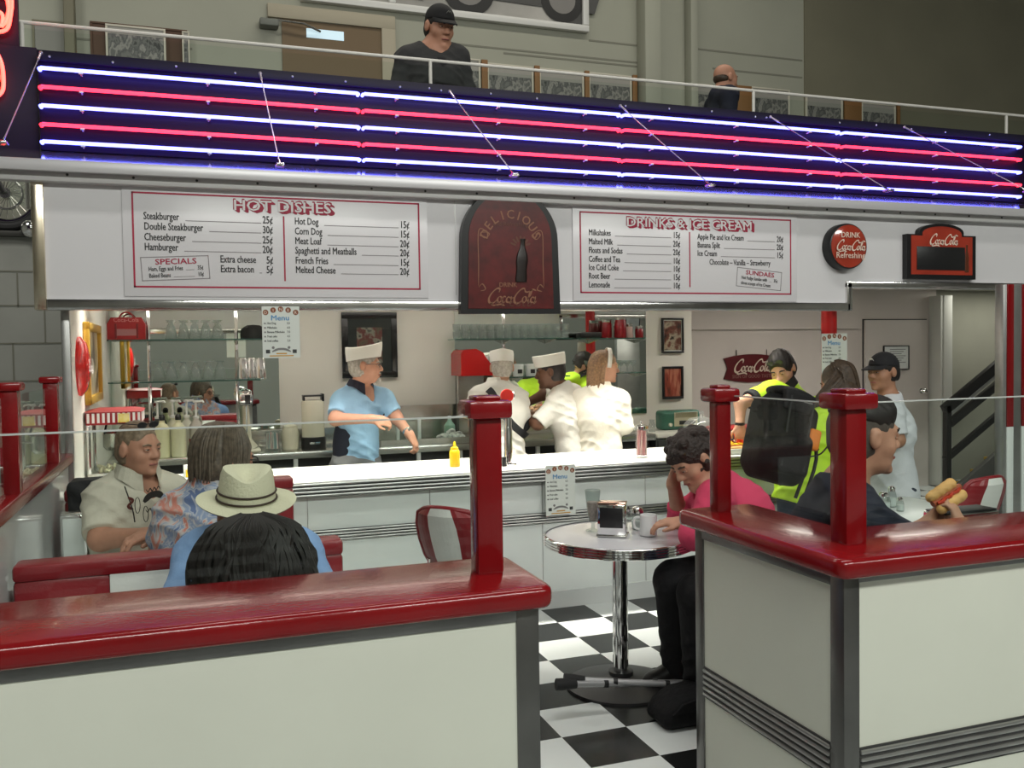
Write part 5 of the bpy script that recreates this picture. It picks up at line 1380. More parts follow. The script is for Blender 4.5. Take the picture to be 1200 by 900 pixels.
# diner chair, built facing +x (backrest at -x)
def diner_chair(label, loc, rz):
    t = thing('diner_chair', label, 'chair', (0, 0, 0), 'red and white diner chairs')
    mb = MB().box((0.02, 0, 0.45), (0.40, 0.40, 0.07), 0, 0.03, seg=3); mb.build('seat', M_REDV, t)
    n, zs = 14, [0.60, 0.66, 0.74, 0.82, 0.875, 0.895]
    mb = MB()

    def pt(u, k, off):
        z = zs[k]; hw = [0.155, 0.178, 0.188, 0.185, 0.165, 0.13][k]
        y = u * hw
        x = -0.20 - 0.10 * (z - 0.6) / 0.3 - 0.045 * (1 - u * u) + 0.02
        th = 0.026 * (1 - 0.7 * abs(u) ** 4) * (0.6 if k in (0, 5) else 1)
        return (x + off * th, y, z + (0.018 * (1 - u * u) if k == 5 else 0) - (0.01 * (1 - u * u) if k == 0 else 0))
    us = [-1 + 2 * i / n for i in range(n + 1)]
    for off in (1, -1):
        vs = [pt(u, k, off) for k in range(6) for u in us]
        for k in range(5):
            for i in range(n):
                u = (us[i] + us[i + 1]) / 2
                q = [k * (n + 1) + i, k * (n + 1) + i + 1, (k + 1) * (n + 1) + i + 1, (k + 1) * (n + 1) + i]
                mb.add([vs[j] for j in q], [[0, 1, 2, 3] if off > 0 else [3, 2, 1, 0]], 1 if abs(u) < 0.36 else 0)
    rim = [pt(u, 5, 0) for u in us] + [pt(1, k, 0) for k in (4, 3, 2, 1)] + [pt(u, 0, 0) for u in us[::-1]] + [pt(-1, k, 0) for k in (1, 2, 3, 4)]
    mb.tube(rim + [rim[0]], 0.014, 8)
    mb.build('backrest', [M_REDV, M_WHTV], t, smooth=60)
    for s in (-1, 1):
        MB().tube(catmull([(-0.22, s * 0.14, 0.64), (-0.20, s * 0.165, 0.5), (-0.15, s * 0.17, 0.43), (0.0, s * 0.175, 0.415), (0.17, s * 0.175, 0.41), (0.215, s * 0.175, 0.36), (0.245, s * 0.18, 0.012)], 5), 0.0115, 10).build('front_leg', M_CHROME, t)
        MB().tube(catmull([(0.05, s * 0.16, 0.41), (-0.12, s * 0.165, 0.39), (-0.18, s * 0.17, 0.3), (-0.24, s * 0.18, 0.012)], 5), 0.0115, 10).build('rear_leg', M_CHROME, t)
        for x in (0.245, -0.24): MB().cyl((x, s * 0.18, 0), (x, s * 0.18, 0.022), 0.0145, n=12).build('foot', M_BLACKR, t)
    t.location = loc; t.rotation_euler = (0, 0, rz)
    return t


ch = diner_chair('red chair with white striped back standing alone beside the left red post', (1.34, 4.36, 0), 0.72)
c2 = copy_tree(ch); c2.location = (4.13, 4.15, 0); c2.rotation_euler = (0, 0, 1.72); c2['label'] = 'red and white diner chair at the right edge beside the striped post'
c3 = copy_tree(ch); c3.location = (2.55, 3.62, 0); c3.rotation_euler = (0, 0, 2.75); c3['label'] = 'red diner chair under the woman in the pink top'

# crutches and bag on the floor
M_CRG = mat('grey_crutch_tube', (0.40, 0.40, 0.41), 0.35, 0.5)
for i, (a, c) in enumerate((((653, 802, 3.70), (870, 799, 3.62)), ((662, 796, 3.74), (868, 806, 3.52)))):
    A_, C_ = PY(*a), PY(*c)
    d = (C_ - A_) / np.linalg.norm(C_ - A_)
    t = thing('crutch', ('grey elbow crutch lying nearest the bag under the round table', 'second grey elbow crutch lying behind the nearer one')[i], 'crutch', (A_[0], A_[1], 0), 'pair of grey crutches')
    MB().cyl(A_ + d * 0.03, C_, 0.0145, n=12).build('tube', M_CRG, t)
    MB().tube([A_ - d * 0.005, A_ + d * 0.02, A_ + d * 0.065, A_ + d * 0.09], 0.02, 12, rs=[0.026, 0.027, 0.022, 0.019]).build('rubber_tip', M_BLACKR, t)
    for q in (0.22, 0.46): MB().cyl(A_ + d * q, A_ + d * (q + 0.02), 0.0175, n=12).build('adjuster', M_BLACK, t)
    MB().cyl(A_ + d * 0.68, C_, 0.02, n=12).tube([C_ - d * 0.02, C_ + ZV * 0.03 - d * 0.0, C_ + ZV * 0.07 + d * 0.06], 0.02, 10).build('grip', M_BLACK, t)
p = np.array([PZ(795, 858, 0)[0] + 0.10, 3.50, 0.0])
t = thing('shoulder_bag', 'slouchy black bag on the floor under the crutches', 'bag', p)
prof = [(-0.15, 0.005), (0.22, 0.005), (0.24, 0.08), (0.20, 0.135), (0.05, 0.15), (-0.06, 0.14), (-0.13, 0.10), (-0.165, 0.05)]
mb = MB()
bm = bmesh.new()
lo = [bm.verts.new((p[0] + x, p[1] - 0.10, z)) for x, z in prof]; f = bm.faces.new(lo)
r = bmesh.ops.extrude_face_region(bm, geom=[f])
for v in r['geom']:
    if isinstance(v, bmesh.types.BMVert): v.co.y = p[1] + 0.10
bmesh.ops.recalc_face_normals(bm, faces=bm.faces)
bmesh.ops.bevel(bm, geom=list(bm.edges), offset=0.03, segments=3, profile=0.5, affect='EDGES')
bm.verts.index_update(); mb.add([v.co.copy() for v in bm.verts], [[v.index for v in q.verts] for q in bm.faces]); bm.free()
M_BAGB = mat('black_nylon', (0.007, 0.007, 0.008), 0.75, spec=0.25, bump=(35, 0.25))
mb.build('body', M_BAGB, t)
MB().prism([(-0.13, 0.08), (0.18, 0.085), (0.18, 0.125), (0.02, 0.14), (-0.08, 0.12)], p + [0, -0.112, 0], XV, ZV, YV * 0.015).build('flap', M_BAGB, t)
MB().tube([p + [-0.02, -0.118, 0.095], p + [-0.018, -0.122, 0.11], p + [-0.02, -0.12, 0.08]], 0.004, 6).build('zip_pull', M_STEEL, t)
MB().tube(catmull([tuple(p + [0.02, -0.11, 0.14]), tuple(p + [0.05, -0.125, 0.1]), tuple(p + [0.06, -0.125, 0.008])], 5), 0.012, 8).build('strap', M_BAGB, t)

# ---------------------------------------------------------------- right hand tables
rt2 = thing('square_table', 'white square table with salt shakers behind the boy', 'table', (3.72, 3.98, 0))
MB().box((3.72, 3.98, 0.7325), (0.62, 0.66, 0.035), bev=0.02).build('tabletop', M_WHITE, rt2)
mb = MB()
for k in range(3): mb.box((3.72, 3.98, 0.722 + 0.0105 * k), (0.634, 0.674, 0.007), bev=0.003)
mb.build('ribbed_edge', M_POL, rt2)
MB().cyl((3.72, 3.98, 0.03), (3.72, 3.98, 0.715), 0.04, n=20).build('column', M_CHROME, rt2)
MB().lathe((3.72, 3.98, 0), [(0.25, 0), (0.25, 0.01), (0.1, 0.03), (0.04, 0.04), (0, 0.04)], 28).build('base', mat('charcoal_base'), rt2)
for i, (px, py, r, h, lab) in enumerate(((1036, 598, 0.035, 0.10, 'big glass shaker on the square table nearest the boy'), (1045, 594, 0.026, 0.115, 'tall glass shaker at the back of the square table'), (1055, 599, 0.02, 0.075, 'small glass shaker rightmost of three on the square table'))):
    p = PZ(px, py, 0.7515)
    bottle('condiment_shaker', lab, 'shaker', p, [(r * 0.9, 0), (r, 0.005), (r, h * 0.55), (r * 0.7, h * 0.8)], [M_CLEARG], [('filling', [(0, 0.004), (r * 0.9, 0.006), (r * 0.9, h * 0.45), (0, h * 0.46)], M_WHITE), ('lid', [(r * 0.72, h * 0.78), (r * 0.74, h * 0.92), (r * 0.4, h), (0, h)], M_CHROME)], group='shakers on the square table')
nt_ = thing('square_table', 'white topped table behind the right half wall where the boy sits', 'table', (2.95, 2.85, 0))
MB().span((2.56, 2.52, 0.715), (3.3, 3.15, 0.75), bev=0.015).build('tabletop', M_WHITE, nt_)
MB().cyl((2.93, 2.84, 0.03), (2.93, 2.84, 0.715), 0.04, n=20).build('column', M_CHROME, nt_)
MB().lathe((2.93, 2.84, 0), [(0.24, 0), (0.24, 0.01), (0.1, 0.03), (0.04, 0.04), (0, 0.04)], 28).build('base', mat('charcoal_base'), nt_)
a_ = PY(1094, 600, 2.86); b2 = PY(1158, 600, 2.86)
p = np.array([(a_[0] + b2[0]) / 2, 2.86, 0.751]); w = b2[0] - a_[0]; h = PY(1100, 600, 2.86)[2] - 0.751
t = thing('napkin_dispenser', 'low chrome napkin dispenser with dark top below the raised hot dog', 'napkin dispenser', p)
MB().span(p + [-w / 2, -0.06, 0], p + [w / 2, 0.06, h], bev=0.01).build('case', M_CHROME, t)
MB().span(p + [-w / 2 + 0.008, -0.052, h - 0.001], p + [w / 2 - 0.008, 0.052, h + 0.006], bev=0.003).build('top', M_BLACK, t)
MB().span(p + [0.0, -0.063, h * 0.5], p + [w / 2 - 0.01, -0.058, h * 0.9], bev=0.002).build('front_plate', M_STEEL, t)

# ---------------------------------------------------------------- gallery above: rail, pictures, door, motorcycle
gr = thing('gallery_rail', 'white tubular handrail with glass balustrade above the neon sign', 'handrail', (3.0, 6.12, ZC + 0.2))
MB().cyl((-1.05, 6.12, 3.655), (8.4, 6.12, 3.67), 0.011, n=10).build('rail', mat('white_rail', (0.72, 0.70, 0.66), 0.4), gr)
for x in (-0.9, 1.6, 4.2, 6.8): MB().cyl((x, 6.12, ZC + 0.2), (x, 6.12, 3.655), 0.012, n=10).build('rail_post', mat('white_rail'), gr)
MB().span((-1.0, 6.116, ZC + 0.22), (8.3, 6.124, 3.62)).build('balustrade_glass', M_GLASS, gr)

M_PHOTO = pattern_mat('black_white_photo_print', [(0.04, 0.04, 0.04), (0.16, 0.16, 0.15), (0.09, 0.09, 0.09), (0.28, 0.27, 0.25), (0.12, 0.12, 0.115)], 8.0, 0.4, stretch=(1.6, 1, 1.0))
M_OAK = mat('oak_strip', (0.24, 0.12, 0.045), 0.6)


def gframe(name, label, x0, y0, x1, y1, y, mframe, fw, art, group=None):
    A_, B_ = PY(x0, y0, y), PY(x1, y1, y)
    t = thing(name, label, 'picture', ((A_[0] + B_[0]) / 2, y + 0.03, B_[2]), group)
    mb = MB(); a0, a1, z1, z0 = A_[0], B_[0], A_[2], B_[2]
    for q in (((a0, z0), (a1, z0 + fw)), ((a0, z1 - fw), (a1, z1)), ((a0, z0 + fw), (a0 + fw, z1 - fw)), ((a1 - fw, z0 + fw), (a1, z1 - fw))): mb.span((q[0][0], y, q[0][1]), (q[1][0], y + 0.03, q[1][1]), bev=0.004)
    mb.build('frame', mframe, t)
    mb = MB().span((a0 + fw, y + 0.012, z0 + fw), (a1 - fw, y + 0.03, z1 - fw))
    if art is M_PHOTO: mb.span((a0 + fw, y + 0.010, z1 - fw - (z1 - z0) * 0.2), (a1 - fw, y + 0.012, z1 - fw), 1)
    mb.build('picture', [art, mat('photo_pale_sky', (0.33, 0.32, 0.29), 0.4)], t)
    return t, (a0, a1, z0, z1)


yg = YG - 0.032
M_WFR = mat('white_photo_mount', (0.60, 0.57, 0.48), 0.5)
names = ['small photo mount behind the capped man on the gallery', 'black and white photo with oak strips, first right of the capped man', 'black and white crowd photo, second right of the capped man', 'black and white crowd photo beside the wall pilaster',
         'photo left of the bald man on the gallery', 'black and white photo right of the bald man', 'photo on the dark end wall, left one', 'photo on the dark end wall, right one']
for i, (x0, y0, x1, y1) in enumerate(((528, 66, 564, 128), (571, 73, 626, 136), (632, 79, 685, 142), (690, 84, 741, 146), (812, 97, 836, 150), (881, 101, 926, 158), (945, 111, 988, 165), (1010, 119, 1050, 168))):
    gframe('gallery_photo', names[i], x0, y0, x1, y1, yg if i < 6 else yg - 0.022, M_WFR, 0.02, M_PHOTO, 'photos along the gallery wall')
for i, (x0, x1, y0) in enumerate(((564, 571, 70), (626, 632, 77), (685, 690, 83), (741, 746, 88), (862, 880, 100), (989, 1009, 118), (1051, 1054, 120))):
    A_ = PY(x0, y0, yg); B_ = PY(x1, y0, yg)
    s_ = MB().span((A_[0], yg - 0.02, ZC + 0.5), (B_[0], YG - 0.021, A_[2]), bev=0.003).build('wall_batten', M_OAK, off=(A_[0], yg, ZC + 0.5))
    tag(s_, 'brown wooden batten ' + ['between the small mount and first photo', 'between first and second gallery photos', 'between second and third gallery photos', 'right of the third crowd photo', 'behind the bald man', 'between the two photos on the end wall', 'at the right end of the end wall photos'][i], 'batten', 'wooden battens between photos')
# brown board with posters at the left
t, _ = gframe('poster_board', 'brown board with a framed photograph above the left end of the sign', 105, 24, 222, 130, yg, mat('brown_board', (0.09, 0.045, 0.025), 0.6), 0.02, mat('brown_board'))
gframe('gallery_photo', 'white edged photo of boats on the brown board', 123, 27, 195, 75, yg - 0.035, M_WFR, 0.02, M_PHOTO)
gframe('gallery_photo', 'narrow photo at the right side of the brown board', 213, 36, 223, 80, yg - 0.035, M_WFR, 0.015, M_PHOTO)
gframe('gallery_photo', 'grey poster behind the left end of the handrail', 37, 22, 79, 90, yg, M_GALD, 0.02, mat('grey_poster', (0.26, 0.25, 0.23), 0.6))
# large framed mural of cars
bigL = PY(350, 0, yg); bigR = PY(690, 38, yg - 0.03)
t = thing('framed_mural', 'huge white framed black and white photograph of old cars', 'picture', ((bigL[0] + bigR[0]) / 2, yg, bigR[2]))
x0, x1, z0, z1 = PY(352, 0, yg)[0], bigR[0], bigR[2], bigR[2] + 1.9
mb = MB(); fw = 0.075
for q in (((x0, z0), (x1, z0 + fw)), ((x0, z1 - fw), (x1, z1)), ((x0, z0 + fw), (x0 + fw, z1 - fw)), ((x1 - fw, z0 + fw), (x1, z1 - fw)), ((PY(455, 5, yg)[0], z0 + fw), (PY(463, 5, yg)[0], z1 - fw))): mb.span((q[0][0], yg - 0.05, q[0][1]), (q[1][0], yg + 0.03, q[1][1]), bev=0.01)
mb.build('frame', mat('white_frame', (0.72, 0.72, 0.70), 0.3), t)
MB().span((x0 + fw, yg - 0.0, z0 + fw), (x1 - fw, yg + 0.03, z1 - fw)).build('picture', mat('mural_ground', (0.36, 0.35, 0.33), 0.35, noise=(1.5, 0.3)), t)
mb = MB(); yq = yg - 0.012
c0 = PY(604, 20, yq); R1 = 0.26
# an old saloon car: body, cabin, wheels
cx, czz = PY(585, 10, yq)[0], z0 + 0.10
mb.span((cx + 0.75, yq - 0.0005, z0 + fw), (x1 - fw, yq + 0.012, z1 - fw), 0)
mb.prism([(-0.9, 0.16), (1.05, 0.12), (1.15, 0.4), (0.9, 0.62), (0.2, 0.66), (-0.1, 1.0), (-0.75, 1.05), (-0.95, 0.6)], (cx + 0.1, yq, czz), XV, ZV, YV * 0.01, 0)
mb.prism([(-0.62, 0.7), (0.05, 0.68), (-0.15, 0.93), (-0.6, 0.96)], (cx + 0.1, yq - 0.002, czz), XV, ZV, YV * 0.002, 2)
for wx, wr in ((-0.35, 0.30), (0.75, 0.26)):
    ring = lambda q: [(q * math.cos(k * PI / 12), q * math.sin(k * PI / 12)) for k in range(24)]
    mb.prism(ring(wr), (cx + wx, yq - 0.003, czz + 0.24), XV, ZV, YV * 0.003, 1); mb.prism(ring(wr * 0.62), (cx + wx, yq - 0.005, czz + 0.24), XV, ZV, YV * 0.002, 2)
mb.prism([(-1.5, 0.1), (-0.75, 0.05), (-0.65, 0.9), (-0.9, 0.95), (-1.1, 0.5)], (cx - 0.1, yq - 0.001, czz), XV, ZV, YV * 0.001, 3)
mb.prism([(-1.75, 0.22), (-1.3, 0.18), (-1.28, 0.48), (-1.7, 0.5)], (cx - 0.05, yq - 0.004, czz), XV, ZV, YV * 0.001, 1)
mb.build('printed_cars', [mat('print_dark_grey', (0.07, 0.07, 0.068), 0.4), mat('print_black', (0.015, 0.015, 0.015), 0.4), mat('print_mid_grey', (0.22, 0.21, 0.2), 0.4), mat('print_pale_grey', (0.50, 0.49, 0.46), 0.4)], t)

# gallery door with closer
A_, B_ = PY(330, 22, YG - 0.02), PY(448, 100, YG - 0.02); F1 = PY(463, 30, YG - 0.03)
d2 = MB().span((A_[0], YG - 0.02, ZC + 0.2), (B_[0], YG - 0.001, A_[2])).build('door_2', mat('brown_door', (0.16, 0.105, 0.05), 0.45), kind='structure')
MB().span((B_[0], YG - 0.048, ZC + 0.2), (F1[0], YG - 0.001, A_[2] + 0.005), bev=0.005).span((A_[0] - 0.14, YG - 0.05, A_[2]), (F1[0], YG - 0.001, A_[2] + 0.14), bev=0.01).build('door_frame', mat('cream_door_frame', (0.42, 0.38, 0.29), 0.6), d2)
q0, q1 = PY(359, 33, YG - 0.022), PY(403, 48, YG - 0.022)
MB().span((q0[0], YG - 0.025, q1[2]), (q1[0], YG - 0.018, q0[2])).build('vision_window', mat('door_window_daylight', (0.5, 0.6, 0.65), 0.2, emit=(0.62, 0.85, 0.95), es=0.62), d2)
q0, q1 = PY(304, 21, YG - 0.1), PY(327, 38, YG - 0.1)
dc = thing('door_closer', 'grey door closer box with arm beside the brown gallery door', 'door closer', ((q0[0] + q1[0]) / 2, YG, q1[2]))
MB().span((q0[0], YG - 0.14, q1[2] + 0.05), (q1[0], YG - 0.002, q0[2]), bev=0.015).build('box', mat('grey_closer', (0.16, 0.17, 0.15), 0.5), dc)
MB().tube([(q1[0] - 0.05, YG - 0.1, q0[2]), (q1[0] + 0.25, YG - 0.12, q0[2] - 0.02), (q1[0] + 0.42, YG - 0.06, q0[2] - 0.06)], 0.012, 8).build('arm', M_STEEL, dc)

# motorcycle on the ledge at the far left: front wheel, mudguard, disc and chrome lamp
ym = 8.95; zl = PY(20, 278, YL)[2] + 0.05
mc = thing('motorcycle', 'black motorcycle with wire front wheel on the ledge at far left', 'motorcycle', (PY(12, 250, ym)[0], ym, zl))
wc = PY(8, 264, ym); wr = wc[2] - zl if wc[2] - zl > 0.25 else 0.33
wc = np.array([PY(8, 264, ym)[0], ym, zl + 0.33])
ring = lambda R_, r_, m_, nm: MB().lathe(wc, [(R_ + r_ * math.cos(a * PI / 5), r_ * math.sin(a * PI / 5)) for a in range(11)], 48, axis=(0, 1, 0), caps=False).build(nm, m_, mc)
ring(0.29, 0.04, M_BLACKR, 'tyre'); ring(0.235, 0.018, M_CHROME, 'rim'); ring(0.13, 0.012, M_STEEL, 'brake_disc')
mb = MB()
for k in range(24):
    a = k * PI / 12; mb.cyl(wc + [0.04 * math.cos(a + .3), 0, 0.04 * math.sin(a + .3)], wc + [0.235 * math.cos(a), 0, 0.235 * math.sin(a)], 0.004, n=6)
mb.lathe(wc - YV * 0.05, [(0.045, 0), (0.045, 0.1)], 16, axis=(0, 1, 0)); mb.build('spokes', M_STEEL, mc)
fend = [(wc[0] + 0.37 * math.cos(math.radians(a)), ym, wc[2] + 0.37 * math.sin(math.radians(a))) for a in range(20, 165, 10)]
MB().tube(fend, 0.06, 10).build('mudguard', mat('black_gloss_paint', (0.012, 0.012, 0.012), 0.15), mc)
MB().tube([(p_[0], p_[1] - 0.055, p_[2] - 0.01) for p_ in fend], 0.022, 8).build('mudguard_trim', M_POL, mc)
MB().tube([wc + [0, -0.07, 0], wc + [-0.18, -0.08, 0.35], wc + [-0.3, -0.06, 0.6]], 0.025, 10).build('fork', M_BLACK, mc)
MB().tube([wc + [-0.25, 0, 0.46], wc + [0.2, 0, 0.47], wc + [0.45, 0, 0.44]], 0.05, 10).build('frame_tube', M_BLACK, mc)
q = PY(35, 268, ym - 0.1); MB().sph((q[0], ym - 0.1, q[2]), (0.075, 0.06, 0.075), 18).build('chrome_lamp', M_CHROME, mc)
MB().tube([wc + [-0.5, -0.02, -0.05], wc + [-1.2, -0.02, 0.1], wc + [-1.25, 0, 0.5], wc + [-0.4, 0, 0.55]], 0.09, 10).build('body', M_BLACK, mc)
MB().lathe(wc + [-1.15, 0, 0.0], [(0.29 + 0.04 * math.cos(a * PI / 5), 0.04 * math.sin(a * PI / 5)) for a in range(11)], 40, axis=(0, 1, 0), caps=False).build('tyre', M_BLACKR, mc)
# ---------------------------------------------------------------- solid modelling for bodies and cloth: blended distance fields, meshed


def V(*a): return np.array(a, float)


def unit(v):
    v = np.array(v, float); return v / (np.linalg.norm(v) + 1e-12)


class Field:
    def __init__(s): s.ops = []

    def cap(s, a, b, ra, rb, k=0.02, sub=False, flat=None):
        s.ops.append(('cap', np.array(a, float), np.array(b, float), ra, rb, k, sub, flat)); return s

    def ell(s, c, r, F=None, k=0.02, sub=False):
        F = np.eye(3) if F is None else np.array(F, float)      # rows: axes
        s.ops.append(('ell', np.array(c, float), np.array(r, float), F, None, k, sub, None)); return s

    def box(s, c, h, rnd, F=None, k=0.02, sub=False):
        F = np.eye(3) if F is None else np.array(F, float)
        s.ops.append(('box', np.array(c, float), np.array(h, float), F, rnd, k, sub, None)); return s

    def cut(s, p, n):
        """keep the side the normal points away from"""
        s.ops.append(('cut', np.array(p, float), unit(n), None, None, 0, True, None)); return s

    def bounds(s):
        lo, hi = V(9e9, 9e9, 9e9), V(-9e9, -9e9, -9e9)
        for o in s.ops:
            if o[6]: continue
            l, h = s.bb(o); lo = np.minimum(lo, l); hi = np.maximum(hi, h)
        return lo, hi

    @staticmethod
    def bb(o):
        if o[0] == 'cap':
            r = max(o[3], o[4]); return np.minimum(o[1], o[2]) - r, np.maximum(o[1], o[2]) + r
        if o[0] == 'ell':
            e = np.sqrt(((o[3] * o[2][:, None]) ** 2).sum(0)); return o[1] - e, o[1] + e
        e = np.abs(o[3] * (o[2] + o[4])[:, None]).sum(0); return o[1] - e, o[1] + e

    def mesh(s, vx, relax=1):
        lo, hi = s.bounds(); lo = lo - 3 * vx; n = np.ceil((hi + 3 * vx - lo) / vx).astype(int) + 1
        D = np.full(n, 0.3, np.float32)
        ax = [lo[i] + vx * np.arange(n[i]) for i in range(3)]
        for o in s.ops:
            k = o[5]
            if o[0] == 'cut':
                P = (ax[0][:, None, None] - o[1][0]) * o[2][0] + (ax[1][None, :, None] - o[1][1]) * o[2][1] + (ax[2][None, None, :] - o[1][2]) * o[2][2]
                D = np.maximum(D, P.astype(np.float32)); continue
            l, h = s.bb(o); m = k * 1.2 + 3 * vx
            i0 = np.clip(((l - m - lo) / vx).astype(int), 0, n); i1 = np.clip(((h + m - lo) / vx).astype(int) + 2, 0, n)
            if (i1 <= i0).any(): continue
            sl = tuple(slice(i0[i], i1[i]) for i in range(3))
            X = ax[0][sl[0]][:, None, None]; Y_ = ax[1][sl[1]][None, :, None]; Z_ = ax[2][sl[2]][None, None, :]
            if o[0] == 'cap':
                a, b, ra, rb = o[1:5]; d = b - a; L2 = float(d @ d) + 1e-12
                t = ((X - a[0]) * d[0] + (Y_ - a[1]) * d[1] + (Z_ - a[2]) * d[2]) / L2
                tc = np.clip(t, 0, 1)
                p = np.sqrt((X - a[0] - tc * d[0]) ** 2 + (Y_ - a[1] - tc * d[1]) ** 2 + (Z_ - a[2] - tc * d[2]) ** 2) - (ra + (rb - ra) * tc)
                if o[7] == 'b': p = np.maximum(p, (t - 1) * math.sqrt(L2))
                elif o[7] == 'ab': p = np.maximum(np.maximum(p, (t - 1) * math.sqrt(L2)), -t * math.sqrt(L2))
            else:
                c, r, F = o[1], o[2], o[3]
                q = [(X - c[0]) * F[i][0] + (Y_ - c[1]) * F[i][1] + (Z_ - c[2]) * F[i][2] for i in range(3)]
                if o[0] == 'ell':
                    k0 = np.sqrt((q[0] / r[0]) ** 2 + (q[1] / r[1]) ** 2 + (q[2] / r[2]) ** 2)
                    k1 = np.sqrt((q[0] / r[0] ** 2) ** 2 + (q[1] / r[1] ** 2) ** 2 + (q[2] / r[2] ** 2) ** 2) + 1e-6
                    p = k0 * (k0 - 1) / k1
                else:
                    e = [np.abs(q[i]) - r[i] for i in range(3)]
                    p = np.sqrt(np.maximum(e[0], 0) ** 2 + np.maximum(e[1], 0) ** 2 + np.maximum(e[2], 0) ** 2) + np.minimum(np.maximum(np.maximum(e[0], e[1]), e[2]), 0) - o[4]
            p = p.astype(np.float32); d0 = D[sl]
            if o[6]:
                p = -p
                if k > 1e-4:
                    hh = np.clip(0.5 - 0.5 * (d0 - p) / k, 0, 1); D[sl] = d0 * (1 - hh) + p * hh + k * hh * (1 - hh)
                else: D[sl] = np.maximum(d0, p)
            elif k > 1e-4:
                hh = np.clip(0.5 + 0.5 * (d0 - p) / k, 0, 1); D[sl] = d0 * (1 - hh) + p * hh - k * hh * (1 - hh)
            else: D[sl] = np.minimum(d0, p)
        return nets(D, lo, vx, relax)


def nets(D, lo, vx, relax):
    I = D < 0
    c = np.zeros(np.array(D.shape) - 1, np.uint8)
    for i in (0, 1):
        for j in (0, 1):
            for k in (0, 1): c += I[i:I.shape[0] - 1 + i, j:I.shape[1] - 1 + j, k:I.shape[2] - 1 + k]
    act = np.argwhere((c > 0) & (c < 8))
    off = np.array([(i, j, k) for i in (0, 1) for j in (0, 1) for k in (0, 1)])
    vals = np.stack([D[act[:, 0] + o[0], act[:, 1] + o[1], act[:, 2] + o[2]] for o in off], 1)
    S = np.zeros((len(act), 3)); N = np.zeros(len(act))
    for a in range(8):
        for b in range(a + 1, 8):
            if np.abs(off[a] - off[b]).sum() != 1: continue
            va, vb = vals[:, a], vals[:, b]; m = (va < 0) != (vb < 0)
            t = np.where(m, va / np.where(m, va - vb, 1), 0)
            S += m[:, None] * (off[a] + t[:, None] * (off[b] - off[a])); N += m
    pos = (act + S / N[:, None]) * vx + lo
    idx = np.full(c.shape, -1, np.int32); idx[act[:, 0], act[:, 1], act[:, 2]] = np.arange(len(act))
    Q = []
    for a in range(3):
        u, w = [(1, 2), (2, 0), (0, 1)][a]
        s0 = [slice(None)] * 3; s1 = [slice(None)] * 3; s0[a] = slice(0, -1); s1[a] = slice(1, None)
        A, B = I[tuple(s0)], I[tuple(s1)]
        e = np.argwhere(A != B); e = e[(e[:, u] > 0) & (e[:, w] > 0)]
        fl = A[e[:, 0], e[:, 1], e[:, 2]]
        def g(du, dw):
            q = e.copy(); q[:, u] -= du; q[:, w] -= dw
            q = np.minimum(q, np.array(c.shape) - 1)
            return idx[q[:, 0], q[:, 1], q[:, 2]]
        q = np.stack([g(1, 1), g(0, 1), g(0, 0), g(1, 0)], 1)
        q[~fl] = q[~fl][:, ::-1]
        Q.append(q)
    Q = np.concatenate(Q); Q = Q[(Q >= 0).all(1)]
    for _ in range(relax):
        acc = np.zeros_like(pos); cnt = np.zeros(len(pos))
        for i in range(4):
            a, b = Q[:, i], Q[:, (i + 1) % 4]
            np.add.at(acc, a, pos[b]); np.add.at(acc, b, pos[a]); np.add.at(cnt, a, 1); np.add.at(cnt, b, 1)
        cnt[cnt == 0] = 1
        pos = pos * 0.5 + 0.5 * acc / cnt[:, None]
    return pos, Q


def field_obj(fl, name, m, parent, vx, relax=1, extra=None, label=None, off=None, disp=None):
    pos, Q = fl.mesh(vx, relax)
    if disp is not None: pos = pos + disp(pos)
    mb = MB(); mb.v = [tuple(p) for p in pos]; mb.f = [list(map(int, q)) for q in Q]; mb.m = [0] * len(Q)
    if extra: extra(mb)
    return mb.build(name, m, parent, label, smooth=180 if not extra else 70, off=off)


# ---------------------------------------------------------------- people
def skin(name, c): return mat('skin_' + name, c, 0.55, noise=(30, 0.06))


SK_FAIR = skin('fair', (0.47, 0.25, 0.165)); SK_RED = skin('ruddy', (0.46, 0.23, 0.15)); SK_DARK = skin('brown', (0.12, 0.052, 0.028)); SK_TAN = skin('tan', (0.37, 0.19, 0.115))
M_EYEW = mat('eye_white', (0.42, 0.39, 0.36), 0.4); M_IRIS = mat('eye_dark', (0.03, 0.02, 0.015), 0.2); M_LIP = mat('lips', (0.30, 0.10, 0.085), 0.5)


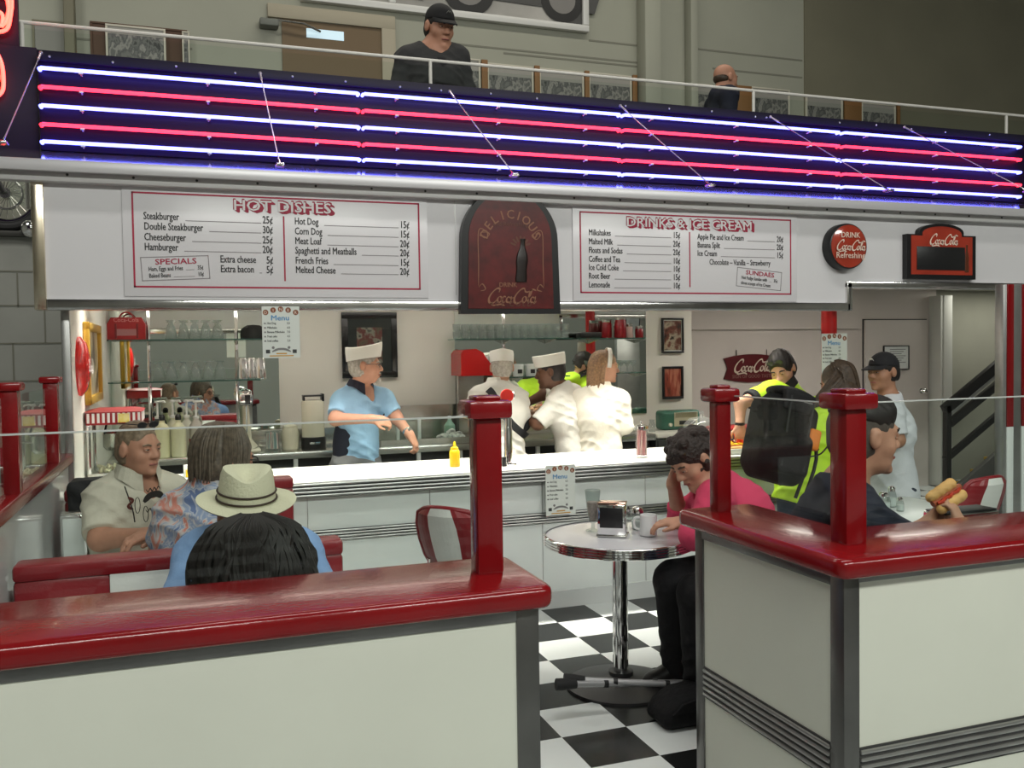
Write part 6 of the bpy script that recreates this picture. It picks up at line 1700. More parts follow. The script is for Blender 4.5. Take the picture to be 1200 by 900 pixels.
class Person:
    """joints are world points; R and L are the person's own right and left"""

    def __init__(s, label, sk, base, s_=1.0, vx=0.0075, hair=None):
        s.sk, s.s, s.vx = sk, s_, vx
        s.t = thing('person', label, 'person', base)
        s.hairm = hair or mat('hair_dark', (0.02, 0.014, 0.01), 0.6)
        s.J = {}; s.hk = s_

    def head(s, c, f, u=(0, 0, 1)):
        f = unit(f); u = np.array(u, float); r = unit(np.cross(f, u)); u = unit(np.cross(r, f))
        s.hc = np.array(c, float); s.hF = np.array([r, f, u]); return s

    def H(s, x, y, z): return s.hc + s.hk * (s.hF[0] * x + s.hF[1] * y + s.hF[2] * z)

    def torso(s, neck, pel, facing):
        s.nk = np.array(neck, float); s.pl = np.array(pel, float)
        u = unit(s.nk - s.pl); f = np.array(facing, float); r = unit(np.cross(f, u)); f = unit(np.cross(u, r))
        s.tF = np.array([r, f, u]); s.tl = np.linalg.norm(s.nk - s.pl)
        return s

    def T(s, x, y, z):
        """torso point: z runs 0 at the pelvis to 1 at the neck"""
        return s.pl + s.tF[0] * x * s.s + s.tF[1] * y * s.s + s.tF[2] * z * s.tl

    def joints(s, **k):
        for a, b in k.items(): s.J[a] = np.array(b, float)
        return s

    def defaults(s, sitting=False, sw=0.185, floor=0.0):
        J = s.J
        for n, sg in (('R', 1), ('L', -1)):
            J.setdefault('sh' + n, s.T(sg * sw, 0, 0.93)); J.setdefault('hip' + n, s.T(sg * 0.095, 0, 0.0))
            f = s.tF[1].copy(); f[2] = 0; f = unit(f); r = s.tF[0]
            if sitting:
                J.setdefault('kn' + n, J['hip' + n] + f * 0.42 * s.s + r * sg * 0.04 + V(0, 0, 0.0)); k = J['kn' + n]
                J.setdefault('an' + n, V(k[0] - f[0] * 0.02, k[1] - f[1] * 0.02, floor + 0.09))
            else:
                h = J['hip' + n]; J.setdefault('an' + n, V(h[0], h[1], floor + 0.09) + r * sg * 0.03 * V(1, 1, 0)); J.setdefault('kn' + n, (h + J['an' + n]) / 2 + f * 0.03)
            if 'el' + n not in J:
                J['el' + n] = J['sh' + n] + V(0, 0, -0.28 * s.s) + r * sg * 0.03 - f * 0.02
            if 'wr' + n not in J: J['wr' + n] = J['el' + n] + f * 0.10 + V(0, 0, -0.24 * s.s)
            J['ft' + n] = f
        return s

    def torso_ops(s, F, g=1.0, belly=0.0, e=0.0, chest=0.0, low=-0.12):
        S = s.s; R = s.tF
        F.ell(s.T(0, 0.0, 0.0), (0.165 * g * S + e, 0.115 * g * S + e, 0.13 * S + e), R, 0.05)
        F.ell(s.T(0, 0.012 + belly * 0.5, 0.27), (0.15 * g * S + e, (0.11 + belly) * g * S + e, 0.17 * S + e), R, 0.06)
        F.ell(s.T(0, 0.0 + chest * .3, 0.66), (0.165 * g * S + e, (0.112 + chest) * g * S + e, 0.185 * S + e), R, 0.06)
        F.cap(s.J['shR'] * 0.93 + s.J['shL'] * 0.07, s.J['shL'] * 0.93 + s.J['shR'] * 0.07, 0.062 * S + e, 0.062 * S + e, 0.06)
        for n in 'RL': F.cap(s.T(0, -0.015, 1.02), s.J['sh' + n], 0.052 * S + e, 0.045 * S + e, 0.05)

    def arm_ops(s, F, e=0.0, upto=None, k=0.03, which='RL', flat=None):
        S = s.s; J = s.J
        for n in which:
            a, b, c = J['sh' + n], J['el' + n], J['wr' + n]
            if upto is None or upto >= 1.0:
                F.cap(a, b, 0.054 * S + e, 0.042 * S + e, k)
                q = c if upto is None else b + (c - b) * (upto - 1.0)
                F.cap(b, q, 0.043 * S + e, (0.043 - 0.014 * (1 if upto is None else upto - 1)) * S + e, k, flat=None if upto is None else 'b')
            else:
                F.cap(a, a + (b - a) * upto, 0.056 * S + e, (0.056 - 0.008 * upto) * S + e * 1.25, k, flat='b')

    def leg_ops(s, F, e=0.0, upto=2.0, k=0.03):
        S = s.s; J = s.J
        for n in 'RL':
            h, kn, an = J['hip' + n], J['kn' + n], J['an' + n]
            F.cap(h, kn, 0.088 * S + e, 0.058 * S + e, k)
            F.cap(kn, kn + (an - kn) * (upto - 1), 0.057 * S + e, (0.057 - 0.017 * (upto - 1)) * S + e, k)

    def hand_ops(s, F, n, d, pn, curl=0.5, spread=0.0, hs=1.0):
        """d: along the hand, pn: the way the palm looks"""
        S = s.s * hs; w = s.J['wr' + n]; d = unit(d); pn = np.array(pn, float); pn = unit(pn - d * (pn @ d))
        th = np.cross(d, pn) if n == 'L' else np.cross(pn, d)       # thumb side
        F.cap(w - d * 0.01, w + d * 0.03 * S, 0.027 * S, 0.026 * S, 0.02)
        F.ell(w + d * 0.055 * S, (0.041 * S, 0.017 * S, 0.05 * S), np.array([th, pn, d]), 0.02)
        for i, (o, L) in enumerate(((0.029, 0.075), (0.010, 0.083), (-0.010, 0.077), (-0.028, 0.060))):
            p = w + d * (0.092 - 0.004 * abs(i - 1)) * S + th * o * S
            a = 0.25 + curl * 0.9
            d1 = unit(d * math.cos(a * 0.7) + pn * math.sin(a * 0.7) + th * (o * spread * 8)); d2 = unit(d * math.cos(a * 1.7) + pn * math.sin(a * 1.7)); d3 = unit(d * math.cos(a * 2.4) + pn * math.sin(a * 2.4))
            q = p + d1 * L * 0.48 * S; q2 = q + d2 * L * 0.32 * S; q3 = q2 + d3 * L * 0.22 * S
            F.cap(p - d * 0.012, q, 0.0098 * S, 0.009 * S, 0.004); F.cap(q, q2, 0.009 * S, 0.0085 * S, 0.003); F.cap(q2, q3, 0.0085 * S, 0.0075 * S, 0.003)
        b = w + d * 0.028 * S + th * 0.026 * S; t1 = unit(d * 0.72 + th * 0.62 + pn * 0.3 * (0.4 + curl)); t2 = unit(d * 0.9 + th * (0.25 - curl * 0.4) + pn * 0.45 * (0.3 + curl))
        F.cap(b, b + t1 * 0.042 * S, 0.0135 * S, 0.011 * S, 0.008); F.cap(b + t1 * 0.042 * S, b + t1 * 0.042 * S + t2 * 0.034 * S, 0.0108 * S, 0.0085 * S, 0.003)

    def head_ops(s, F, jaw=1.0, nose=1.0):
        S = s.hk; R = s.hF; H = s.H
        F.ell(H(0, -0.012, 0.032), V(0.075, 0.096, 0.086) * S, R, 0.0)
        F.ell(H(0, 0.030, -0.022), V(0.063, 0.066, 0.085) * S, R, 0.03)
        F.ell(H(0, 0.042, -0.078), V(0.047 * jaw, 0.046, 0.036) * S, R, 0.03)
        for x in (-1, 1):
            F.ell(H(x * 0.040, 0.052, -0.026), V(0.026, 0.030, 0.028) * S, R, 0.02)
            F.ell(H(x * 0.032, 0.103, 0.006), V(0.020, 0.017, 0.012) * S, R, 0.012, sub=True)
            F.ell(H(x * 0.080, -0.008, -0.002), V(0.013, 0.021, 0.033) * S, R, 0.006); F.ell(H(x * 0.094, -0.002, 0.0), V(0.006, 0.011, 0.018) * S, R, 0.006, sub=True)
            F.ell(H(x * 0.014, 0.101, -0.026), V(0.010, 0.011, 0.009) * S, R, 0.008)
        F.cap(H(-0.036, 0.078, 0.026), H(0.036, 0.078, 0.026), 0.014 * S, 0.014 * S, 0.016)
        F.cap(H(0, 0.090, 0.014), H(0, 0.112 * (0.9 + 0.1 * nose), -0.022), 0.010 * S, 0.0125 * S * nose, 0.012)
        F.ell(H(0, 0.091, -0.055), V(0.022, 0.012, 0.009) * S, R, 0.008); F.ell(H(0, 0.089, -0.066), V(0.019, 0.012, 0.008) * S, R, 0.008)
        F.ell(H(0, 0.084, -0.098), V(0.022, 0.018, 0.016) * S, R, 0.015)
        F.cap(H(0, -0.022, -0.05), s.nk + (s.pl - s.nk) * 0.02, 0.054 * S, 0.060 * S, 0.03)

    def body(s, hands=(), g=1.0, belly=0.0, chest=0.0, jaw=1.0, face=True, feet=True):
        F = Field(); s.head_ops(F, jaw); s.torso_ops(F, g, belly, chest=chest); s.arm_ops(F); s.leg_ops(F)
        for h in hands: s.hand_ops(F, **h)
        done = [h['n'] for h in hands]
        for n in 'RL':
            if n not in done:
                d = unit(s.J['wr' + n] - s.J['el' + n]); s.hand_ops(F, n, d, -s.tF[0] * (1 if n == 'R' else -1), 0.4)
            f = s.J['ft' + n]; a = s.J['an' + n]
            F.cap(a, a + f * 0.12 * s.s + V(0, 0, -0.05), 0.038 * s.s, 0.032 * s.s, 0.03)

        def extra(mb):
            if not face: return
            S = s.hk; R = Matrix([list(s.hF[0]), list(s.hF[1]), list(s.hF[2])]).transposed()
            for x in (-1, 1):
                mb.sph(s.H(x * 0.031, 0.083, 0.006), (0.0125 * S, 0.011 * S, 0.0055 * S), 12, 1, R)
                mb.sph(s.H(x * 0.031, 0.0905, 0.006), (0.0066 * S, 0.0050 * S, 0.0054 * S), 10, 2, R)
                mb.tube([s.H(x * 0.017, 0.0885, 0.009), s.H(x * 0.031, 0.0945, 0.0135), s.H(x * 0.046, 0.083, 0.009)], 0.0042 * S, 6, 0)
                mb.tube([s.H(x * 0.019, 0.0885, 0.003), s.H(x * 0.031, 0.0925, -0.0005), s.H(x * 0.045, 0.083, 0.003)], 0.0034 * S, 6, 0)
                mb.tube([s.H(x * 0.016, 0.094, 0.024), s.H(x * 0.032, 0.095, 0.030), s.H(x * 0.05, 0.080, 0.025)], 0.0045 * S, 6, 3)
            mb.tube([s.H(-0.022, 0.091, -0.061), s.H(-0.008, 0.102, -0.0595), s.H(0.008, 0.102, -0.0595), s.H(0.022, 0.091, -0.061)], 0.0045 * S, 6, 4)
        s.bo = field_obj(F, 'body', [s.sk, M_EYEW, M_IRIS, s.hairm, M_LIP], s.t, s.vx, 1, extra)
        return s

    def cloth(s, name, m, torso=True, sleeve=0.6, hem=-0.05, e=0.015, g=1.0, belly=0.0, chest=0.0, neck=0.07, vneck=0.0, legs=None, skirt=None, label=None, wr=0.005, which='RL', neckup=0.0):
        F = Field()
        if torso: s.torso_ops(F, g, belly, e, chest)
        if torso and hem < -0.05: F.cap(s.T(0, 0, 0.1), s.T(0, 0, hem - 0.06), 0.13 * g * s.s + e, 0.155 * g * s.s + e, 0.06)
        if sleeve: s.arm_ops(F, e * 0.9, sleeve, which=which)
        if legs: s.leg_ops(F, e, legs)
        if legs and not torso: F.ell(s.T(0, 0, 0.02), (0.165 * g * s.s + e, 0.118 * g * s.s + e, 0.13 * s.s + e), s.tF, 0.05)
        if skirt:
            for q in skirt: F.cap(q[0], q[1], q[2], q[3], 0.05)
        if torso:
            F.cut(s.T(0, 0, hem), -s.tF[2])
            F.cap(s.T(0, 0.0, 0.985 + neckup), s.T(0, 0.02, 1.35), neck * s.s, neck * s.s * 1.3, 0.012, sub=True)
            if vneck: F.cap(s.T(0, 0.13, 0.985 - vneck), s.T(0, 0.06, 1.08), 0.012, 0.06 * s.s, 0.01, sub=True)
        ph = random.uniform(0, 9)

        def disp(P):
            w = 1 - 2 * np.abs(np.sin(P[:, 0] * 19 + P[:, 2] * 34 + ph + 1.4 * np.sin(P[:, 1] * 13 + P[:, 2] * 9 + ph))) + 0.5 * np.sin(P[:, 2] * 83 - P[:, 0] * 49 + P[:, 1] * 61 + ph * 2)
            w = w * (0.55 + 0.45 * np.sin(P[:, 2] * 11 + P[:, 0] * 14 + ph))
            n = P - (s.pl + np.outer((P - s.pl) @ s.tF[2], s.tF[2])); n /= np.linalg.norm(n, axis=1)[:, None] + 1e-6
            return n * (w * wr)[:, None]
        return field_obj(F, name, m, s.t, s.vx, 1, label=label, disp=disp)

    def collar(s, m, r=0.068, h=0.035, name='collar', openf=0.35):
        S = s.s; mb = MB(); pts_o = []; n = 20
        a0 = PI / 2 + openf; vs = []
        for i in range(n + 1):
            a = a0 + (2 * PI - 2 * openf) * i / n
            x, y = math.cos(a), math.sin(a)
            dz = -0.05 * max(0, y) ** 2
            for (q, z) in ((r * 0.93, 0.0), (r * 0.98, h), (r * 1.12, h * 1.02), (r * 1.42, -h * 0.5)):
                vs.append(s.T(x * q, y * q * 1.0 + 0.012, 1.0) + s.tF[2] * (0.048 * S + z + dz * (1.4 if z < 0 else 0.6)) * S)
        for i in range(n):
            for k in range(3):
                mb.add([vs[i * 4 + k], vs[(i + 1) * 4 + k], vs[(i + 1) * 4 + k + 1], vs[i * 4 + k + 1]], [[0, 1, 2, 3]])
        return mb.build(name, m, s.t, smooth=60)

    def shoes(s, m):
        F = Field()
        for n in 'RL':
            f = s.J['ft' + n]; a = s.J['an' + n]
            z0 = a[2] - 0.09
            F.cap(V(*(a - f * 0.05)[:2], z0 + 0.046), V(*(a + f * 0.14)[:2], z0 + 0.04), 0.052, 0.048, 0.02).cap(a + f * 0.02, a + f * 0.115 + V(0, 0, -0.038), 0.053, 0.046, 0.02); F.cap(a, a - V(0, 0, 0.03), 0.05, 0.05, 0.02); F.cut(V(0, 0, z0 + 0.002), V(0, 0, -1))
        return field_obj(F, 'shoes', m, s.t, 0.01)

    def hair_short(s, m=None, top=0.014, front=0.072, side=0.004, back=-0.075, name='hair', lift=0.0, vx=None, fh=0.0, ear=0.85, fy=0.086):
        """cropped hair: an outer skull shell cut by the hairline"""
        F = Field(); S = s.hk; R = s.hF; H = s.H
        F.ell(H(0, -0.014, 0.036 + lift), V(0.075 + side, 0.096 + side + 0.004, 0.086 + top) * S, R, 0)
        F.ell(H(0, -0.035, -0.015), V(0.074 + side, 0.075 + side, 0.075) * S, R, 0.02)
        F.ell(H(0, 0.135, -0.02 + fh), V(0.10, fy, 0.105) * S, R, 0.012, sub=True)              # clears the face
        for x in (-1, 1): F.ell(H(x * 0.09, 0.012, -0.03), V(0.035, 0.032 * ear, 0.05 * ear) * S, R, 0.006, sub=True)   # clears the ears
        F.cut(H(0, 0, back), -R[2])
        rs = np.random.RandomState(3)

        def disp(P):
            w = np.sin(P @ (R[0] * 190 + R[1] * 40)) * 0.5 + np.sin(P @ (R[0] * 90 + R[2] * 70 + R[1] * 160)) * 0.5
            n = P - s.hc; n /= np.linalg.norm(n, axis=1)[:, None]
            return n * (w * 0.0022)[:, None]
        return field_obj(F, name, m or s.hairm, s.t, vx or s.vx * 0.85, 0, disp=disp)

    def strands(s, paths, m, r=0.006, name='hair_locks'):
        mb = MB()
        for p in paths:
            q = catmull(p, 4); n = len(q)
            mb.tube(q, r, 5, rs=[r * (0.75 + 0.35 * math.sin(PI * i / (n - 1))) if i < n - 1 else r * 0.25 for i in range(n)])
        return mb.build(name, m, s.t, smooth=70)

    def soda_hat(s, m, tilt=0.0, z0=0.062, f0=0.0, sc=1.0, pk=0.4):
        """folded paper counter hat"""
        mb = MB(); S = s.hk * sc; n = 28; vs = []
        for (a, b, z, up) in ((0.104, 0.080, 0.0, 0), (0.112, 0.086, 0.0, 0), (0.119, 0.090, 0.055, 0.006 * pk), (0.119, 0.086, 0.078, 0.012 * pk), (0.112, 0.060, 0.082, 0.010 * pk), (0.09, 0.010, 0.072, 0.0)):
            for k in range(n):
                t = 2 * PI * k / n; y = a * math.sin(t) - 0.006 + f0; x = b * math.cos(t)
                zz = z0 + z + up * abs(math.sin(t)) ** 3 + tilt * y
                vs.append(s.hc + S * (s.hF[0] * x + s.hF[1] * y + s.hF[2] * zz))
        fs = [[i * n + k, i * n + (k + 1) % n, (i + 1) * n + (k + 1) % n, (i + 1) * n + k] for i in range(5) for k in range(n)]
        mb.add(vs, fs + [[5 * n + k for k in range(n)]])
        return mb.build('paper_hat', m, s.t, smooth=40)

    def ball_cap(s, m, logo=None, up=0.0, brim=0.075):
        F = Field(); S = s.hk; R = s.hF; H = s.H
        F.ell(H(0, -0.008, 0.045 + up), V(0.083, 0.104, 0.088) * S, R, 0); F.cut(H(0, 0, 0.038 + up), -R[2] + R[1] * 0.12)
        o = field_obj(F, 'cap', m, s.t, s.vx * 0.8, 1)
        mb = MB(); n = 16; rows = []
        for j, d in enumerate((0.0, 0.35, 0.7, 1.0)):
            for i in range(n + 1):
                a = PI * (0.13 + 0.74 * i / n); x = 0.084 * math.cos(a); y = 0.098 * math.sin(a) + d * brim * math.sin(a) ** 0.7
                z = 0.046 + up - 0.018 * d - 0.10 * (x ** 2) * 8 * d * 0.6
                rows.append((x * (1 - 0.08 * d), y, z))
        top = [H(x, y, z + 0.003) for x, y, z in rows]; bot = [H(x, y, z - 0.003) for x, y, z in rows]
        W_ = n + 1; fs = [[j * W_ + i, j * W_ + i + 1, (j + 1) * W_ + i + 1, (j + 1) * W_ + i] for j in range(3) for i in range(n)]
        mb.add(top, fs); mb.add(bot, [f[::-1] for f in fs])
        mb.add(top[3 * W_:] + bot[3 * W_:], [[i, i + 1, W_ + i + 1, W_ + i] for i in range(n)])
        mb.build('brim', m, o, smooth=60)
        if logo:
            mb = MB(); mb.ribbon([(-0.022, -0.004), (-0.006, 0.012), (0.0, 0.004), (0.006, 0.012), (0.022, -0.004)], 0.006, H(0, 0.1015, 0.085 + up), R[0], R[2], 0, thin=0.8)
            mb.build('emblem', logo, o)
        return o

    def glasses(s, frame, lens=None, up=0.0, back=0.0, name='glasses', w=0.026, h=0.017):
        mb = MB(); S = s.hk
        for x in (-1, 1):
            pts = [s.H(x * 0.033 + w * math.cos(a), 0.102 - back, 0.006 + up + h * math.sin(a)) for a in np.linspace(0, 2 * PI, 17)]
            mb.tube(pts, 0.0022 * S, 6)
            mb.tube([s.H(x * 0.059, 0.100 - back, 0.010 + up), s.H(x * 0.077, 0.06 - back, 0.012 + up), s.H(x * 0.080, -0.005 - back, 0.010 + up)], 0.0022 * S, 6)
            if lens: mb.add(pts[:16], [list(range(16))], 1)
        mb.tube([s.H(-0.008, 0.104 - back, 0.010 + up), s.H(0.008, 0.104 - back, 0.010 + up)], 0.0022 * S, 6)
        return mb.build(name, [frame] + ([lens] if lens else []), s.t)
M_WSHIRT = mat('white_cotton', (0.76, 0.74, 0.68), 0.85, bump=(25, 0.25))
M_CREAMS = mat('cream_cotton', (0.58, 0.55, 0.45), 0.85, bump=(25, 0.3), noise=(8, 0.05))
M_PAPER = mat('white_paper_hat', (0.80, 0.78, 0.72), 0.7)
M_BLKC = mat('black_cloth', (0.012, 0.012, 0.014), 0.85, bump=(25, 0.3))
M_NAVY = mat('navy_cloth', (0.012, 0.014, 0.028), 0.85)
M_GREYT = mat('grey_trousers', (0.16, 0.16, 0.165), 0.85, bump=(20, 0.3))
M_DENIM = mat('dark_denim', (0.035, 0.045, 0.07), 0.85, bump=(20, 0.3))
M_SHOE = mat('black_leather', (0.012, 0.011, 0.010), 0.4)
HR_GREY = mat('hair_grey', (0.34, 0.31, 0.27), 0.6, noise=(60, 0.3)); HR_BRN = mat('hair_brown', (0.055, 0.036, 0.022), 0.5, noise=(60, 0.4)); HR_BLK = mat('hair_black', (0.012, 0.009, 0.008), 0.6, noise=(70, 0.4))
HR_LBR = mat('hair_light_brown', (0.20, 0.115, 0.06), 0.5, noise=(70, 0.45)); HR_GB = mat('hair_grey_brown', (0.10, 0.077, 0.054), 0.55, noise=(60, 0.4))


def S_(px, py, y): return PY(px, py, y)


# ---- server in the light blue polo
c = S_(428, 429, 6.5); base = V(c[0] - 0.05, 6.55, 0)
p = Person('person in light blue polo and white paper hat behind the counter looking right', SK_RED, base, 1.06, 0.0075, HR_GREY)
p.head(c, (0.95, -0.28, -0.02), (0.10, 0, 1)).torso(S_(421, 458, 6.56), S_(417, 545, 6.60), (0.62, -0.78, 0))
p.joints(shR=S_(400, 470, 6.52), elR=S_(393, 491, 6.40), wrR=S_(436, 491, 6.26), shL=S_(450, 468, 6.55), elL=S_(464, 489, 6.50), wrL=S_(480, 509, 6.36)).defaults()
p.body([dict(n='R', d=(0.9, -0.1, -0.15), pn=(-0.1, 0.6, -0.5), curl=0.6), dict(n='L', d=(0.45, -0.2, -0.85), pn=(-0.6, 0.5, -0.3), curl=0.75)], g=1.0)
POLO = mat('light_blue_polo', (0.30, 0.50, 0.70), 0.85, bump=(25, 0.25))
p.cloth('polo_shirt', POLO, sleeve=0.78, hem=0.06, g=1.02, e=0.014, vneck=0.10, neckup=-0.01)
p.collar(M_NAVY, 0.07, 0.03, openf=0.5)
sp = Field()
for z0, z1 in ((0.0, 0.62),): sp.ell(p.T(0.122, -0.01, 0.30), (0.068, 0.085, 0.22), p.tF, 0.02)
sp.cut(p.T(0, 0, 0.065), -p.tF[2]); field_obj(sp, 'side_panel', M_NAVY, p.t, 0.008)
MB().ribbon([(-0.022, 0), (0, 0.006), (0.022, 0)], 0.016, p.T(-0.085, 0.165, 0.70), -p.tF[0], p.tF[2], thin=1).build('badge', M_NAVY, p.t)
p.cloth('trousers', M_GREYT, torso=False, sleeve=0, legs=1.96, e=0.02, g=1.06); p.shoes(M_SHOE)
p.hair_short(HR_GREY, top=0.006, side=0.004)
p.soda_hat(M_PAPER, tilt=0.16, z0=0.046, f0=-0.004, sc=1.05, pk=1.3)
p.glasses(mat('wire_frame', (0.1, 0.09, 0.08), 0.3, 0.8))
b_ = Field(); b_.ell(p.H(0, 0.085, -0.098), V(0.028, 0.024, 0.026), p.hF, 0.01).ell(p.H(0, 0.098, -0.048), V(0.026, 0.009, 0.006), p.hF, 0.004); field_obj(b_, 'beard', mat('beard_white', (0.6, 0.57, 0.52), 0.8), p.t, 0.005)
w = p.J['wrL']; d = unit(w - p.J['elL']); MB().lathe(w - d * 0.03, [(0.034, -0.012), (0.036, -0.01), (0.036, 0.01), (0.034, 0.012)], 20, axis=d, caps=False).cyl(w - d * 0.03 + V(0.01, -0.03, 0.012), w - d * 0.03 + V(0.014, -0.04, 0.016), 0.017).build('watch', M_STEEL, p.t)

# ---- staff member with black straps
c = S_(588, 431, 6.62); base = V(c[0], 6.60, 0)
p = Person('person in white hat and shirt with black shoulder strap seen from behind', SK_FAIR, base, 1.04, 0.008, HR_GREY)
p.head(c, (0.25, 0.95, -0.12)).torso(S_(584, 455, 6.60), S_(586, 545, 6.56), (0.15, 1, 0))
p.joints(shL=S_(560, 465, 6.62), shR=S_(608, 467, 6.58), elR=S_(613, 498, 6.62), wrR=S_(620, 492, 6.85), elL=S_(556, 497, 6.7), wrL=S_(570, 492, 6.95)).defaults()
p.body(g=1.12, belly=0.03, face=True)
p.cloth('shirt', M_WSHIRT, sleeve=0.75, hem=-0.12, g=1.15, belly=0.03, e=0.018, wr=0.006); p.collar(M_WSHIRT, 0.068, 0.03, openf=0.2)
p.cloth('trousers', M_WSHIRT, torso=False, sleeve=0, legs=1.96, e=0.03, g=1.1); p.shoes(M_SHOE)
p.hair_short(HR_GREY, top=0.004, side=0.003); p.soda_hat(M_PAPER, z0=0.040, sc=1.02)
mb = MB()
pts = [p.T(-0.10, -0.02, 1.0), p.T(-0.08, -0.135, 0.95), p.T(-0.03, -0.178, 0.78), p.T(0.05, -0.185, 0.55), p.T(0.15, -0.145, 0.40), p.T(0.205, 0.0, 0.36)]
for sgn in (0,):
    q = catmull(pts, 5)
    wv = p.tF[0] * 0.022 + p.tF[2] * 0.018; nv = -p.tF[1] * 0.006
    vs = []
    for a in q: vs += [a + wv + nv, a - wv + nv]
    mb.add(vs, [[2 * i, 2 * i + 1, 2 * i + 3, 2 * i + 2] for i in range(len(q) - 1)])
mb.build('strap', M_BLKC, p.t)
sf = Field(); el = p.J['elR']; sh = p.J['shR']; sf.cap(sh * 0.35 + el * 0.65, el, 0.058, 0.055, 0.01).cap(el, el * 0.55 + p.J['wrR'] * 0.45, 0.055, 0.05, 0.01); field_obj(sf, 'arm_sleeve', M_BLKC, p.t, 0.009)

# ---- dark skinned staff member bending left
c = S_(645, 436, 6.62); base = V(S_(672, 540, 6.62)[0], 6.62, 0)
p = Person('person in white hat and tee shirt bending left over the bench', SK_DARK, base, 1.06, 0.008, HR_BLK)
p.head(c, (-0.90, 0.42, -0.15), (-0.25, 0.1, 1)).torso(S_(657, 458, 6.62), S_(683, 548, 6.56), (-0.72, 0.62, 0))
p.joints(shL=S_(652, 474, 6.50), elL=S_(630, 497, 6.52), wrL=S_(608, 486, 6.78), shR=S_(672, 462, 6.74), elR=S_(638, 462, 6.85), wrR=S_(614, 474, 6.93)).defaults()
p.body([dict(n='L', d=(-0.6, 0.7, -0.1), pn=(0.2, 0.3, -0.9), curl=0.6), dict(n='R', d=(-0.6, 0.5, -0.4), pn=(0.1, -0.5, -0.8), curl=0.6)], g=1.1)
p.cloth('tee_shirt', M_WSHIRT, sleeve=0.92, hem=-0.10, g=1.15, e=0.02, wr=0.007)
p.cloth('trousers', M_WSHIRT, torso=False, sleeve=0, legs=1.96, e=0.025, g=1.05); p.shoes(M_SHOE)
p.hair_short(HR_BLK, top=0.003, side=0.003); p.soda_hat(M_PAPER, tilt=0.0, z0=0.044, sc=1.04)

# ---- cashier in white with a headband
c = S_(708, 430, 6.38); base = V(c[0], 6.40, 0)
p = Person('person in white blouse and headband with long light brown hair behind the counter', SK_FAIR, base, 1.02, 0.0075, HR_LBR)
p.head(c, (0.975, -0.16, -0.10)).torso(S_(703, 459, 6.38), S_(702, 545, 6.38), (0.72, 0.66, 0))
p.joints(shL=S_(680, 468, 6.52), shR=S_(727, 469, 6.28), elR=S_(733, 499, 6.28), wrR=S_(716, 506, 6.48), elL=S_(694, 500, 6.62), wrL=S_(712, 500, 6.68)).defaults()
p.body(g=0.95, chest=0.02)
p.cloth('blouse', mat('white_blouse', (0.80, 0.76, 0.66), 0.8, bump=(25, 0.2)), sleeve=1.85, hem=0.10, g=1.04, chest=0.03, e=0.02, wr=0.005); p.collar(mat('white_blouse'), 0.066, 0.03, openf=0.3)
F = Field(); F.cap(p.T(0, 0, 0.12), p.T(0, 0, 0.0), 0.145, 0.18, 0.05).cap(p.T(0, 0, 0.0), p.T(0, 0, -0.75), 0.18, 0.26, 0.05); F.cut(p.T(0, 0, -0.8), V(0, 0, -1)); F.cut(p.T(0, 0, 0.13), V(0, 0, 1))
field_obj(F, 'skirt', pattern_mat('white_print_skirt', [(0.76, 0.72, 0.62), (0.74, 0.70, 0.6), (0.62, 0.54, 0.42)], 16), p.t, 0.01)
F = Field(); F.ell(p.H(0, -0.016, 0.04), V(0.083, 0.106, 0.092), p.hF, 0).ell(p.H(0, -0.062, -0.05), V(0.075, 0.056, 0.13), p.hF, 0.03).ell(p.H(0.01, -0.066, -0.15), V(0.062, 0.04, 0.09), p.hF, 0.03)
F.ell(p.H(0, 0.142, -0.05), V(0.12, 0.10, 0.12), p.hF, 0.01, sub=True)
for x in (-1, 1): F.ell(p.H(x * 0.088, 0.035, -0.045), V(0.045, 0.062, 0.085), p.hF, 0.01, sub=True)
field_obj(F, 'hair', HR_LBR, p.t, 0.007, 0)
rs = random.Random(5); paths = []
for i in range(90):
    a = rs.uniform(-1, 1); b = rs.uniform(0, 1)
    x0 = 0.078 * math.sin(a * 1.5); y0 = -0.02 - 0.085 * math.cos(a * 1.5) + 0.03 * b
    paths.append([p.H(x0 * 0.6, y0 * 0.5 + 0.02, 0.115), p.H(x0 * 1.05, y0 - 0.01, 0.05), p.H(x0 * 1.02 + rs.uniform(-.01, .01), y0 - 0.018, -0.06), p.H(x0 * 0.95 + rs.uniform(-.015, .02), y0 - 0.012, -0.15 - 0.03 * b), p.H(x0 * 0.8 + rs.uniform(-.02, .02), y0 - 0.01, -0.215 - 0.06 * b * (1 - abs(a)))])
p.strands(paths, HR_LBR, 0.0075)
mb = MB(); n = 20; vs = []
for i in range(n + 1):
    a = PI * (-0.02 + 1.04 * i / n)
    for dy, k in ((0.016, 1.0), (-0.016, 1.02)):
        vs.append(p.H(0.0945 * k * math.cos(a), 0.012 + dy + 0.01 * math.sin(a), 0.005 + 0.138 * k * math.sin(a)))
mb.add(vs, [[2 * i, 2 * i + 1, 2 * i + 3, 2 * i + 2] for i in range(n)]); hb = mb.build('headband', M_PAPER, p.t)
sm = hb.modifiers.new('thick', 'SOLIDIFY'); sm.thickness = 0.004

